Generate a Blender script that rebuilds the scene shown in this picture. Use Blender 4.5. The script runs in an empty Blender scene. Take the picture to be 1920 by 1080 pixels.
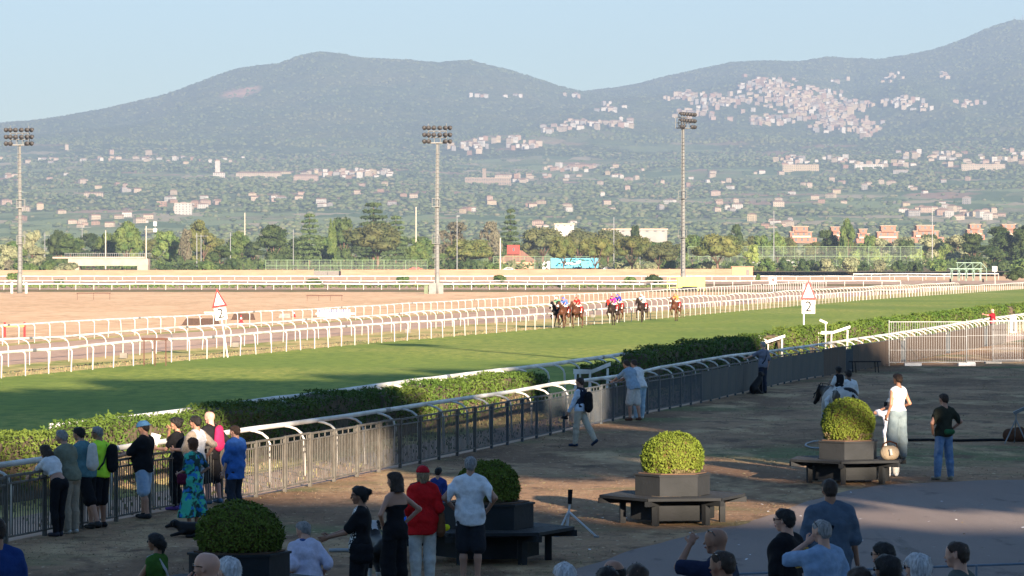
import bpy, math, random
import numpy as np
from mathutils import Vector, Matrix
R = math.radians
rng = np.random.default_rng(7); random.seed(7)
# ---- camera, sky, sun, exposure -------------------------------------------------
F, HY, CX, EYE = 6500.0, 490.0, 960.0, 4.6      # focal length in px of the 1920 wide photo, horizon row, centre column, eye height
sc = bpy.context.scene
col = bpy.data.collections.new("racecourse"); sc.collection.children.link(col)
cam = bpy.data.objects.new("camera", bpy.data.cameras.new("camera"))
col.objects.link(cam); sc.camera = cam
cam.location = (0, 0, EYE); cam.rotation_euler = (R(90), 0, 0)
cam.data.sensor_width = 36; cam.data.lens = 36 * F / 1920; cam.data.shift_y = -(540 - HY) / 1920
cam.data.clip_start = 1.0; cam.data.clip_end = 60000
SUN_EL, SUN_AZ = 12.5, 18.0          # elevation; shadows fall this many degrees left of the view direction
AIR, OZ, SKY, EXPO, HAZE = 1.15, 4.3, 0.063, 2.1, 1.05e-4
sun = bpy.data.objects.new("sun", bpy.data.lights.new("sun", 'SUN')); col.objects.link(sun)
sun.data.energy = 5.0; sun.data.angle = R(0.55); sun.data.color = (1.0, 0.81, 0.62)
_d = Vector((-math.sin(R(SUN_AZ)) * math.cos(R(SUN_EL)), math.cos(R(SUN_AZ)) * math.cos(R(SUN_EL)), -math.sin(R(SUN_EL))))
sun.rotation_euler = _d.to_track_quat('-Z', 'Y').to_euler()
w = bpy.data.worlds.new("World"); sc.world = w; w.use_nodes = True
nt = w.node_tree; bg = nt.nodes['Background']
sk = nt.nodes.new('ShaderNodeTexSky'); sk.sky_type = 'NISHITA'; sk.sun_disc = False
sk.sun_elevation = R(SUN_EL); sk.sun_rotation = R(180 - SUN_AZ); sk.altitude = 60; sk.air_density = AIR; sk.dust_density = 0.0; sk.ozone_density = OZ
nt.links.new(sk.outputs[0], bg.inputs[0]); bg.inputs[1].default_value = SKY
sc.view_settings.view_transform = 'Standard'; sc.view_settings.look = 'None'
sc.view_settings.exposure = EXPO; sc.view_settings.gamma = 1
sc.cycles.max_bounces = 4; sc.cycles.diffuse_bounces = 2; sc.cycles.glossy_bounces = 2; sc.cycles.transmission_bounces = 2
sc.cycles.volume_bounces = 0; sc.cycles.transparent_max_bounces = 8; sc.cycles.use_denoising = True
sc.cycles.use_adaptive_sampling = True

def G(x, y):
    """ground point seen at pixel x, y of the photograph"""
    D = F * EYE / (y - HY); return ((x - CX) * D / F, D)
def XZ(x, y, D): return ((x - CX) * D / F, EYE - (y - HY) * D / F)

# ---- materials ------------------------------------------------------------------
MATS = {}
def mat(name, c, c2=None, scale=3.0, rough=0.8, bump=0.0, bscale=None, metal=0.0, spec=0.3, stretch=None, rnd=0.0, detail=4, lo=.35, hi=.65, sheen=0, obj=True):
    if name in MATS: return MATS[name]
    m = bpy.data.materials.new(name); m.use_nodes = True; t = m.node_tree; N = t.nodes; L = t.links
    b = N['Principled BSDF']; b.inputs['Roughness'].default_value = rough; b.inputs['Metallic'].default_value = metal
    b.inputs['Specular IOR Level'].default_value = spec
    tc = N.new('ShaderNodeTexCoord'); src = tc.outputs['Object'] if obj else tc.outputs['Generated']
    if stretch:
        mp = N.new('ShaderNodeMapping'); mp.inputs['Scale'].default_value = stretch; L.new(src, mp.inputs[0]); src = mp.outputs[0]
    c2 = c2 if c2 is not None else tuple(v * .78 for v in c)
    nz = N.new('ShaderNodeTexNoise'); nz.inputs['Scale'].default_value = scale; nz.inputs['Detail'].default_value = detail; L.new(src, nz.inputs['Vector'])
    mr = N.new('ShaderNodeMapRange'); mr.inputs[1].default_value = lo; mr.inputs[2].default_value = hi; L.new(nz.outputs[0], mr.inputs[0])
    mx = N.new('ShaderNodeMix'); mx.data_type = 'RGBA'; L.new(mr.outputs[0], mx.inputs[0])
    mx.inputs[6].default_value = (*c, 1); mx.inputs[7].default_value = (*c2, 1); out = mx.outputs[2]
    if rnd:
        oi = N.new('ShaderNodeObjectInfo'); hs = N.new('ShaderNodeHueSaturation')
        r2 = N.new('ShaderNodeMapRange'); r2.inputs[3].default_value = 1 - rnd; r2.inputs[4].default_value = 1 + rnd
        L.new(oi.outputs['Random'], r2.inputs[0]); L.new(r2.outputs[0], hs.inputs['Value']); L.new(out, hs.inputs['Color']); out = hs.outputs[0]
    L.new(out, b.inputs['Base Color'])
    if bump:
        n2 = N.new('ShaderNodeTexNoise'); n2.inputs['Scale'].default_value = bscale or scale * 4; n2.inputs['Detail'].default_value = 5; L.new(src, n2.inputs['Vector'])
        bp = N.new('ShaderNodeBump'); bp.inputs['Strength'].default_value = min(1, bump); bp.inputs['Distance'].default_value = .05
        L.new(n2.outputs[0], bp.inputs['Height']); L.new(bp.outputs[0], b.inputs['Normal'])
    MATS[name] = m; return m

def ground_mat(name, layers, base, rough=.95, bump=.5, bscale=30):
    """base colour with noise-masked layers (colour, scale, lo, hi, stretch)"""
    m = bpy.data.materials.new(name); m.use_nodes = True; t = m.node_tree; N = t.nodes; L = t.links
    b = N['Principled BSDF']; b.inputs['Roughness'].default_value = rough; b.inputs['Specular IOR Level'].default_value = .15
    tc = N.new('ShaderNodeTexCoord'); cur = None
    for i, (c, s, lo, hi, st) in enumerate(layers):
        mp = N.new('ShaderNodeMapping'); mp.inputs['Scale'].default_value = st; mp.inputs['Location'].default_value = (i * 37.1, i * 11.7, 0); L.new(tc.outputs['Object'], mp.inputs[0])
        nz = N.new('ShaderNodeTexNoise'); nz.inputs['Scale'].default_value = s; nz.inputs['Detail'].default_value = 6; nz.inputs['Roughness'].default_value = .6; L.new(mp.outputs[0], nz.inputs['Vector'])
        mr = N.new('ShaderNodeMapRange'); mr.inputs[1].default_value = lo; mr.inputs[2].default_value = hi; L.new(nz.outputs[0], mr.inputs[0])
        mx = N.new('ShaderNodeMix'); mx.data_type = 'RGBA'; L.new(mr.outputs[0], mx.inputs[0])
        if cur is None: mx.inputs[6].default_value = (*base, 1)
        else: L.new(cur, mx.inputs[6])
        mx.inputs[7].default_value = (*c, 1); cur = mx.outputs[2]
    L.new(cur, b.inputs['Base Color'])
    n2 = N.new('ShaderNodeTexNoise'); n2.inputs['Scale'].default_value = bscale; n2.inputs['Detail'].default_value = 6; L.new(tc.outputs['Object'], n2.inputs['Vector'])
    bp = N.new('ShaderNodeBump'); bp.inputs['Strength'].default_value = bump; bp.inputs['Distance'].default_value = .04
    L.new(n2.outputs[0], bp.inputs['Height']); L.new(bp.outputs[0], b.inputs['Normal'])
    MATS[name] = m; return m

# ---- mesh building ---------------------------------------------------------------
def link(o, parent=None):
    col.objects.link(o)
    if parent is not None: o.parent = parent
    return o
def mesh_data(name, V, Fc, mats, mi=None, smooth=False):
    me = bpy.data.meshes.new(name); V = np.asarray(V, np.float32)
    if isinstance(Fc, np.ndarray):
        n, k = Fc.shape; me.vertices.add(len(V)); me.vertices.foreach_set('co', V.ravel())
        me.loops.add(n * k); me.loops.foreach_set('vertex_index', Fc.astype(np.int32).ravel())
        me.polygons.add(n); me.polygons.foreach_set('loop_start', np.arange(n, dtype=np.int32) * k); me.polygons.foreach_set('loop_total', np.full(n, k, np.int32))
        me.update(calc_edges=True)
    else:
        me.from_pydata([tuple(map(float, v)) for v in V], [], Fc); me.update()
    for m in (mats if isinstance(mats, (list, tuple)) else [mats]): me.materials.append(m)
    if mi is not None: me.polygons.foreach_set('material_index', np.asarray(mi, np.int32))
    if smooth: me.polygons.foreach_set('use_smooth', np.ones(len(me.polygons), bool))
    me.validate(); return me
def mobj(name, V, Fc, mats, parent=None, mi=None, smooth=False):
    return link(bpy.data.objects.new(name, mesh_data(name, V, Fc, mats, mi, smooth)), parent)
def tag(o, label=None, cat=None, group=None, kind=None):
    if label: o['label'] = label
    if cat: o['category'] = cat
    if group: o['group'] = group
    if kind: o['kind'] = kind
    return o
def thing(name, label, cat, loc=(0, 0, 0), rz=0.0, group=None, s=1.0):
    o = bpy.data.objects.new(name, None); col.objects.link(o); o.empty_display_size = .2
    o.location = loc; o.rotation_euler = (0, 0, rz); o.scale = (s, s, s)
    return tag(o, label, cat, group)
class MB:
    """collects boxes, tubes and prisms; build() links them as one mesh object"""
    def __init__(s): s.V = []; s.F = []; s.mi = []; s.cur = 0
    def add(s, V, Fc):
        b = len(s.V); s.V.extend([tuple(v) for v in V])
        for f in Fc: s.F.append(tuple(b + i for i in f)); s.mi.append(s.cur)
        return s
    def box(s, c, d, rz=0.0, M=None):
        x, y, z = (v / 2 for v in d); P = [Vector((sx * x, sy * y, sz * z)) for sx in (-1, 1) for sy in (-1, 1) for sz in (-1, 1)]
        if rz: q = Matrix.Rotation(rz, 3, 'Z'); P = [q @ p for p in P]
        if M is not None: P = [M @ p for p in P]
        P = [p + Vector(c) for p in P]
        return s.add(P, [(0, 1, 3, 2), (4, 6, 7, 5), (0, 4, 5, 1), (2, 3, 7, 6), (0, 2, 6, 4), (1, 5, 7, 3)])
    def tube(s, pts, r, n=8, caps=True, flat=None):
        pts = [Vector(p) for p in pts]; rs = r if isinstance(r, (list, tuple)) else [r] * len(pts); V = []; Fc = []
        for i, p in enumerate(pts):
            t = (pts[min(i + 1, len(pts) - 1)] - pts[max(i - 1, 0)]).normalized()
            a = Vector((0, 0, 1)) if abs(t.z) < .9 else Vector((0, 1, 0)); u = t.cross(a).normalized(); v = u.cross(t)
            for k in range(n):
                an = 2 * math.pi * k / n + (math.pi / n); ku, kv = (flat or (1, 1))
                V.append(p + (u * math.cos(an) * ku + v * math.sin(an) * kv) * rs[i])
        for i in range(len(pts) - 1):
            for k in range(n): Fc.append((i * n + k, i * n + (k + 1) % n, (i + 1) * n + (k + 1) % n, (i + 1) * n + k))
        if caps: Fc += [tuple(range(n))[::-1], tuple((len(pts) - 1) * n + k for k in range(n))]
        return s.add(V, Fc)
    def prism(s, poly, z0, z1, M=None):
        """polygon (x, y) extruded z0..z1, optional matrix"""
        n = len(poly); V = [Vector((p[0], p[1], z)) for z in (z0, z1) for p in poly]
        if M is not None: V = [M @ v for v in V]
        return s.add(V, [tuple(range(n))[::-1], tuple(range(n, 2 * n))] + [(i, (i + 1) % n, n + (i + 1) % n, n + i) for i in range(n)])
    def data(s, name, mats, smooth=False): return mesh_data(name, s.V, s.F, mats, s.mi, smooth)
    def build(s, name, mats, parent=None, smooth=False): return link(bpy.data.objects.new(name, s.data(name, mats, smooth)), parent)
def copy_tree(o, parent=None, loc=None, rz=None):
    c = o.copy(); col.objects.link(c); c.parent = parent
    if loc is not None: c.location = loc
    if rz is not None: c.rotation_euler = (0, 0, rz)
    for ch in list(o.children): copy_tree(ch, c)
    return c
def leaf_quads(P, Nn, size, jitter=.6, aspect=1.6):
    """N quads at points P facing roughly Nn"""
    n = len(P); d = Nn + rng.normal(0, jitter, (n, 3)); d /= np.linalg.norm(d, axis=1)[:, None] + 1e-9
    a = rng.normal(0, 1, (n, 3)); u = np.cross(d, a); u /= np.linalg.norm(u, axis=1)[:, None] + 1e-9; v = np.cross(d, u)
    s = (size * rng.uniform(.6, 1.3, n))[:, None]; u *= s * .5; v *= s * .5 * aspect
    V = np.stack([P - u * .6 - v, P + u * .6 - v * .4, P + u * .2 + v, P - u * .6 + v * .5], 1).reshape(-1, 3)
    return V, np.arange(4 * n).reshape(n, 4)
def ico(sub=1):
    t = (1 + 5 ** .5) / 2
    V = [(-1, t, 0), (1, t, 0), (-1, -t, 0), (1, -t, 0), (0, -1, t), (0, 1, t), (0, -1, -t), (0, 1, -t), (t, 0, -1), (t, 0, 1), (-t, 0, -1), (-t, 0, 1)]
    Fc = [(0, 11, 5), (0, 5, 1), (0, 1, 7), (0, 7, 10), (0, 10, 11), (1, 5, 9), (5, 11, 4), (11, 10, 2), (10, 7, 6), (7, 1, 8), (3, 9, 4), (3, 4, 2), (3, 2, 6), (3, 6, 8), (3, 8, 9), (4, 9, 5), (2, 4, 11), (6, 2, 10), (8, 6, 7), (9, 8, 1)]
    V = [Vector(v).normalized() for v in V]
    for _ in range(sub):
        c = {}; F2 = []
        def mid(a, b):
            k = (min(a, b), max(a, b))
            if k not in c: V.append(((V[a] + V[b]) / 2).normalized()); c[k] = len(V) - 1
            return c[k]
        for a, b, d in Fc:
            x, y, z = mid(a, b), mid(b, d), mid(d, a); F2 += [(a, x, z), (b, y, x), (d, z, y), (x, y, z)]
        Fc = F2
    return np.array([tuple(v) for v in V]), np.array(Fc)
def text_mesh(name, txt, size, m, parent, loc, rot, depth=.004):
    cu = bpy.data.curves.new(name, 'FONT'); cu.body = txt; cu.size = size; cu.align_x = 'CENTER'; cu.align_y = 'CENTER'; cu.extrude = depth
    cu.resolution_u = 3; cu.offset = size * .006
    o = bpy.data.objects.new(name, cu); col.objects.link(o); dg = bpy.context.evaluated_depsgraph_get()
    me = bpy.data.meshes.new_from_object(o.evaluated_get(dg)); bpy.data.objects.remove(o)
    me.materials.clear(); me.materials.append(m)
    q = link(bpy.data.objects.new(name, me), parent); q.location = loc; q.rotation_euler = rot; return q
def vnoise(x, y, seed=0):
    """smooth lattice noise, numpy, 0..1"""
    xi = np.floor(x).astype(np.int64); yi = np.floor(y).astype(np.int64); fx = x - xi; fy = y - yi
    def h(a, b):
        n = (a * 374761393 + b * 668265263 + seed * 974711) & 0x7fffffff; n = ((n ^ (n >> 13)) * 1274126177) & 0x7fffffff
        return ((n ^ (n >> 16)) & 0xffff) / 65535.0
    u = fx * fx * (3 - 2 * fx); v = fy * fy * (3 - 2 * fy)
    return (h(xi, yi) * (1 - u) + h(xi + 1, yi) * u) * (1 - v) + (h(xi, yi + 1) * (1 - u) + h(xi + 1, yi + 1) * u) * v
def fbm(x, y, o=4, seed=0):
    r = 0; a = .5; t = 0
    for i in range(o): r = r + a * vnoise(x, y, seed + i); t += a; a *= .5; x = x * 2.03 + 5.1; y = y * 2.03 + 3.7
    return r / t
# ---- the measured lines of the course: X as a function of distance D --------------
def line(pts):
    a = np.array(pts, float)
    def f(D):
        D = np.asarray(D, float); r = np.interp(D, a[:, 0], a[:, 1])
        r = np.where(D < a[0, 0], a[0, 1] + (D - a[0, 0]) * (a[1, 1] - a[0, 1]) / (a[1, 0] - a[0, 0]), r)
        return np.where(D > a[-1, 0], a[-1, 1] + (D - a[-1, 0]) * (a[-1, 1] - a[-2, 1]) / (a[-1, 0] - a[-2, 0]), r)
    return f
fenceX = line([(50, -9.7), (56.4, -8.25), (63.3, -6.45), (68.1, -4.78), (77.5, -2.38), (85.9, -.3), (101.7, 3.4), (114.6, 6.7), (131.7, 10.6), (145.9, 14.6), (193, 27.2), (260, 45)])
railN = line([(50, -11.1), (60, -8.5), (73.5, -4.9), (91.4, -.4), (110, 4.1), (131.7, 9.1), (160, 16.7), (213.5, 29.6), (260, 41.6)])
hedgeF = line([(50, -13.9), (78.3, -6.0), (86.4, -3.85), (95.9, -1.95), (113, 2.5), (131.5, 6.75), (156, 12.7), (252, 36.4), (300, 48)])
hedgeR = line([(50, -14.9), (78.3, -7.0), (86.4, -4.85), (95.9, -2.95), (113, 1.5), (131.5, 5.75), (156, 11.7), (252, 35.4), (300, 47)])
rail1 = line([(100, -27.8), (136.5, -20.07), (188.5, -9.05), (228.6, .457), (266, 9.3), (306, 17.96), (406.8, 40.6), (575, 84.6), (700, 118)])
rail2 = line([(120, -28.8), (152.9, -21.97), (212, -10.5), (248.3, -3.55), (320, 13.4), (420, 36.5), (560, 72)])
rail3 = line([(150, -34.5), (194, -27.2), (219.9, -22.7), (248.3, -16.75), (303.9, -6.56), (419, 16.7), (560, 45), (700, 76)])
EPS = .004
def strip(name, fa, fb, D0, D1, z, m, n=80):
    Ds = D0 + (D1 - D0) * (np.linspace(0, 1, n) ** 1.5)
    a = np.stack([fa(Ds), Ds, np.full(n, z)], 1); b = np.stack([fb(Ds), Ds, np.full(n, z)], 1)
    V = np.concatenate([a, b]); Fc = np.array([(i, n + i, n + i + 1, i + 1) for i in range(n - 1)])
    return tag(mobj(name, V, Fc, m), kind='structure')
dry = ground_mat('dry_grass', [((.60, .38, .21), .05, .4, .6, (1, .35, 1)), ((.40, .25, .135), .35, .50, .74, (1, .3, 1)), ((.84, .60, .37), .9, .5, .75, (1, .4, 1)), ((.36, .25, .11), .03, .66, .74, (.6, .4, 1))], (.70, .455, .265), bscale=8)
apron_m = ground_mat('trodden_earth', [((.150, .085, .046), .14, .44, .58, (1, .55, 1)), ((.105, .125, .045), .16, .53, .63, (.4, .8, 1)), ((.42, .29, .155), .45, .52, .66, (1, .35, 1)), ((.11, .064, .037), .9, .54, .66, (1, .5, 1)), ((.09, .062, .04), 2.2, .55, .75, (1, 1, 1)), ((.55, .43, .27), 6, .60, .72, (1, .6, 1)), ((.13, .13, .055), 1.1, .64, .74, (1, .5, 1))], (.285, .172, .095), bump=1.0, bscale=14)
turf_m = ground_mat('racing_turf', [((.145, .215, .035), .05, .44, .56, (1, .5, 1)), ((.38, .35, .085), .10, .50, .66, (.5, .35, 1)), ((.44, .40, .13), .055, .575, .68, (.45, .14, 1)), ((.17, .23, .04), 4, .40, .62, (1, .5, 1)), ((.33, .33, .08), 7, .60, .75, (1, .6, 1)), ((.115, .175, .03), 1.6, .45, .65, (1, .5, 1)), ((.08, .07, .03), 9, .70, .76, (1, 1, 1))], (.265, .305, .052), bump=.9, bscale=22)
verge_m = ground_mat('dry_verge', [((.21, .23, .06), .25, .45, .6, (1, .4, 1)), ((.60, .46, .20), .9, .5, .7, (1, .5, 1)), ((.30, .19, .10), 2, .6, .75, (1, .6, 1))], (.48, .36, .155), bscale=12)
sand_m = ground_mat('sand_track', [((.42, .28, .20), .08, .4, .62, (1, .3, 1)), ((.27, .18, .13), .5, .52, .75, (1, .2, 1))], (.50, .34, .245), bscale=9)
asph = ground_mat('asphalt', [((.18, .146, .13), .25, .4, .6, (1, .35, 1)), ((.30, .255, .225), .12, .55, .7, (1, .12, 1)), ((.50, .46, .42), 11, .70, .72, (1, 1, 1)), ((.12, .10, .09), .5, .60, .63, (1, .12, 1)), ((.085, .07, .066), 1.3, .6, .7, (1, .4, 1)), ((.19, .152, .133), 40, .45, .6, (1, 1, 1))], (.225, .180, .160), bump=.45, bscale=50)
dark_m = ground_mat('dark_verge', [((.12, .13, .04), .2, .45, .6, (1, .3, 1))], (.22, .15, .075))

g = mobj('ground', [(-900, -120, 0), (900, -120, 0), (900, 1560, 0), (-900, 1560, 0)], np.array([[0, 1, 2, 3]]), dry); tag(g, kind='structure')
# spectator ground: right of the iron fence
Ds = np.linspace(20, 300, 60); V = [(float(fenceX(d)) - .15, d, EPS) for d in Ds] + [(120, d, EPS) for d in Ds]
g = mobj('spectator_ground', V, np.array([(i, 60 + i, 61 + i, i + 1) for i in range(59)]), apron_m); tag(g, kind='structure')
edge = [(960, 1110), (1025, 1087), (1086, 1067), (1165, 1039), (1237, 1017), (1316, 1000), (1382, 985), (1440, 969), (1475, 955), (1519, 941), (1575, 922), (1660, 911), (1755, 904), (1850, 901.5), (1990, 899), (2500, 896)]
E = [G(x + 3 * math.sin(i * 2.1), y + 1.2 * math.sin(i * 3.3)) for i, (x, y) in enumerate(edge)]
E2 = []
for (a, b) in zip(E[:-1], E[1:]):
    for k in range(4): E2.append((a[0] + (b[0] - a[0]) * k / 4 + random.uniform(-.03, .03), a[1] + (b[1] - a[1]) * k / 4 + random.uniform(-.12, .12)))
mb = MB(); mb.add([(x, y, 2 * EPS) for x, y in E2] + [(E2[-1][0], 36.5, 2 * EPS), (E2[0][0] - 5, 36.5, 2 * EPS)], [tuple(range(len(E2) + 2))[::-1]])
tag(mb.build('asphalt_path', asph), kind='structure')
strip('fence_verge', lambda D: railN(D) - 1.0, lambda D: fenceX(D) - .16, 40, 300, EPS, sand_m)
strip('hedge_verge', lambda D: hedgeR(D) - .15, lambda D: railN(D) - 1.01, 40, 300, EPS * 1.5, verge_m)
strip('turf', lambda D: rail1(D) - .25, lambda D: hedgeR(D) - .16, 60, 700, EPS * 2, turf_m, 120)
strip('inner_verge', lambda D: rail2(D) - .5, lambda D: rail1(D) - .26, 100, 560, EPS * 1.5, verge_m)
strip('training_track', lambda D: rail3(D) + .8, lambda D: rail2(D) - .51, 120, 600, EPS, sand_m)
strip('infield_verge', lambda D: rail3(D) - .9, lambda D: rail3(D) + .79, 140, 600, EPS * 1.5, verge_m)
for nm, D0, D1, m_ in (('far_verge', 520, 566, dark_m), ('far_track', 566, 640, sand_m), ('far_hedge_strip', 640, 700, dark_m), ('outer_track', 700, 830, sand_m)):
    tag(mobj(nm, [(-220, D0, 2 * EPS), (240 if D0 > 600 else 60, D0, 2 * EPS), (240 if D0 > 600 else 60, D1 - .1, 2 * EPS), (-220, D1 - .1, 2 * EPS)], np.array([[0, 1, 2, 3]]), m_), kind='structure')

# ---- the hills: one height field measured from the skyline and slopes ---------------
px = np.array([-400, 0, 100, 200, 300, 400, 450, 520, 560, 600, 640, 680, 760, 820, 880, 950, 1000, 1050, 1100, 1150, 1200, 1250, 1300, 1370, 1430, 1500, 1550, 1600, 1650, 1700, 1750, 1800, 1850, 1900, 1930, 2300], float)
def row(*p):
    a = np.array(p, float).reshape(-1, 2); return np.interp(px, a[:, 0], a[:, 1])
rows = [(1500, row(0, 511.5)), (1700, row(0, 509)), (2500, row(0, 484)), (3500, row(0, 452, 900, 452, 1400, 448, 1900, 452)), (5000, row(0, 408, 500, 400, 900, 404, 1300, 408, 1900, 400)),
        (6500, row(0, 358, 400, 352, 700, 350, 1000, 362, 1300, 362, 1600, 355, 1900, 348)), (8000, row(0, 318, 300, 316, 500, 320, 800, 315, 950, 325, 1200, 322, 1500, 315, 1900, 300)),
        (9500, row(0, 288, 300, 287, 600, 292, 800, 290, 1000, 272, 1200, 285, 1500, 282, 1900, 268)),
        (11000, row(0, 268, 200, 262, 400, 245, 600, 238, 800, 242, 960, 245, 1080, 236, 1150, 225, 1250, 240, 1400, 245, 1550, 255, 1650, 252, 1750, 235, 1920, 222)),
        (12500, row(0, 250, 200, 232, 400, 192, 500, 176, 600, 164, 800, 170, 960, 195, 1060, 222, 1110, 215, 1180, 196, 1250, 190, 1330, 180, 1400, 156, 1450, 152, 1510, 164, 1560, 192, 1620, 190, 1700, 172, 1800, 178, 1920, 150)),
        (13600, np.interp(px, [-400, 0, 60, 100, 200, 300, 400, 450, 520, 560, 600, 640, 680, 760, 820, 880, 950, 1000, 1050, 1100, 1150, 1250, 1330, 1400, 1450, 1520, 1600, 1700, 1800, 1930], [262, 240, 237, 232, 212, 187, 152, 136, 128, 113, 106, 110, 118, 120, 126, 122, 138, 154, 170, 181, 190, 184, 168, 150, 148, 160, 172, 150, 132, 92])),
        (15200, np.interp(px, [-400, 0, 400, 600, 900, 1050, 1100, 1150, 1200, 1250, 1300, 1370, 1430, 1500, 1550, 1600, 1650, 1700, 1750, 1800, 1850, 1900, 1930, 2300], [280, 270, 230, 210, 210, 200, 181, 174, 164, 152, 140, 126, 124, 124, 114, 118, 119, 112, 102, 84, 62, 46, 47, 90])),
        (17000, row(0, 300, 900, 260, 1100, 230, 1500, 190, 1900, 140))]
Drow = np.array([r[0] for r in rows], float); Yrow = np.array([r[1] for r in rows])
Hrow = EYE + (HY - Yrow) * Drow[:, None] / F
def smooth_h(u, D):
    """terrain height at u = pixel column, D = distance (arrays)"""
    i = np.clip((u - px[0]) / 1.0, 0, None); j = np.clip(np.searchsorted(px, u) - 1, 0, len(px) - 2)
    t = np.clip((u - px[j]) / (px[j + 1] - px[j]), 0, 1)
    k = np.clip(np.searchsorted(Drow, D) - 1, 0, len(Drow) - 2); s = np.clip((D - Drow[k]) / (Drow[k + 1] - Drow[k]), 0, 1)
    def col_(kk):
        kk = np.clip(kk, 0, len(Drow) - 1); return Hrow[kk, j] * (1 - t) + Hrow[kk, j + 1] * t
    p0, p1, p2, p3 = col_(k - 1), col_(k), col_(k + 1), col_(k + 2)
    w1 = Drow[k + 1] - Drow[k]; w0 = np.maximum(Drow[k] - Drow[np.maximum(k - 1, 0)], 1.); w2 = np.maximum(Drow[np.minimum(k + 2, len(Drow) - 1)] - Drow[k + 1], 1.)
    s0, s1, s2 = (p1 - p0) / w0, (p2 - p1) / w1, (p3 - p2) / w2
    m1 = np.where(s0 * s1 > 0, np.sign(s1) * np.minimum(abs(s0), abs(s1)) * .9 + s1 * .1, 0) * w1; m2 = np.where(s2 * s1 > 0, np.sign(s1) * np.minimum(abs(s2), abs(s1)) * .9 + s1 * .1, 0) * w1
    s2_, s3_ = s * s, s * s * s
    return p1 * (2 * s3_ - 3 * s2_ + 1) + m1 * (s3_ - 2 * s2_ + s) + p2 * (-2 * s3_ + 3 * s2_) + m2 * (s3_ - s2_)
def terr(u, D):
    h = smooth_h(u, D); X = (u - CX) * D / F
    a = np.clip((D - 2200) / 6000, 0, 1); rise = np.clip((D - 9500) / 2500, 0, 1)
    top = np.clip((13600 - D) / 1200, .15, 1)
    h = h + a * 26 * (fbm(X / 620, D / 900, 4, 3) - .5) * top
    rid = 1 - abs(2 * fbm(X / 420 + 9, D / 1500, 3, 11) - 1)
    h = h + rise * top * 75 * (rid - .62)
    return h
uu = np.linspace(-140, 2060, 1000)
DD = np.concatenate([np.linspace(1500, 5000, 150, endpoint=False), np.linspace(5000, 9500, 190, endpoint=False), np.linspace(9500, 13700, 330, endpoint=False), np.linspace(13700, 15300, 110, endpoint=False), np.linspace(15300, 16800, 8)])
U, Dg = np.meshgrid(uu, DD); Xg = (U - CX) * Dg / F; Hg = terr(U, Dg)
bumpy = np.clip((Dg - 9000) / 1500, 0, 1)
cn = vnoise(Xg / 13, Dg / 17, 21); cn2 = vnoise(Xg / 34, Dg / 44, 23)
Hc = Hg + bumpy * (8 * cn + 9 * cn2 + rng.uniform(0, 2, Hg.shape)) + (1 - bumpy) * (3 * cn) * np.clip((Dg - 2500) / 2000, 0, 1)
Hc[0] = -1.5; Hc[1] = np.minimum(Hc[1], -.8)
nr, nc = U.shape; idx = np.arange(nr * nc).reshape(nr, nc)
Ft = np.stack([idx[:-1, :-1], idx[:-1, 1:], idx[1:, 1:], idx[1:, :-1]], -1).reshape(-1, 4)
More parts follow.
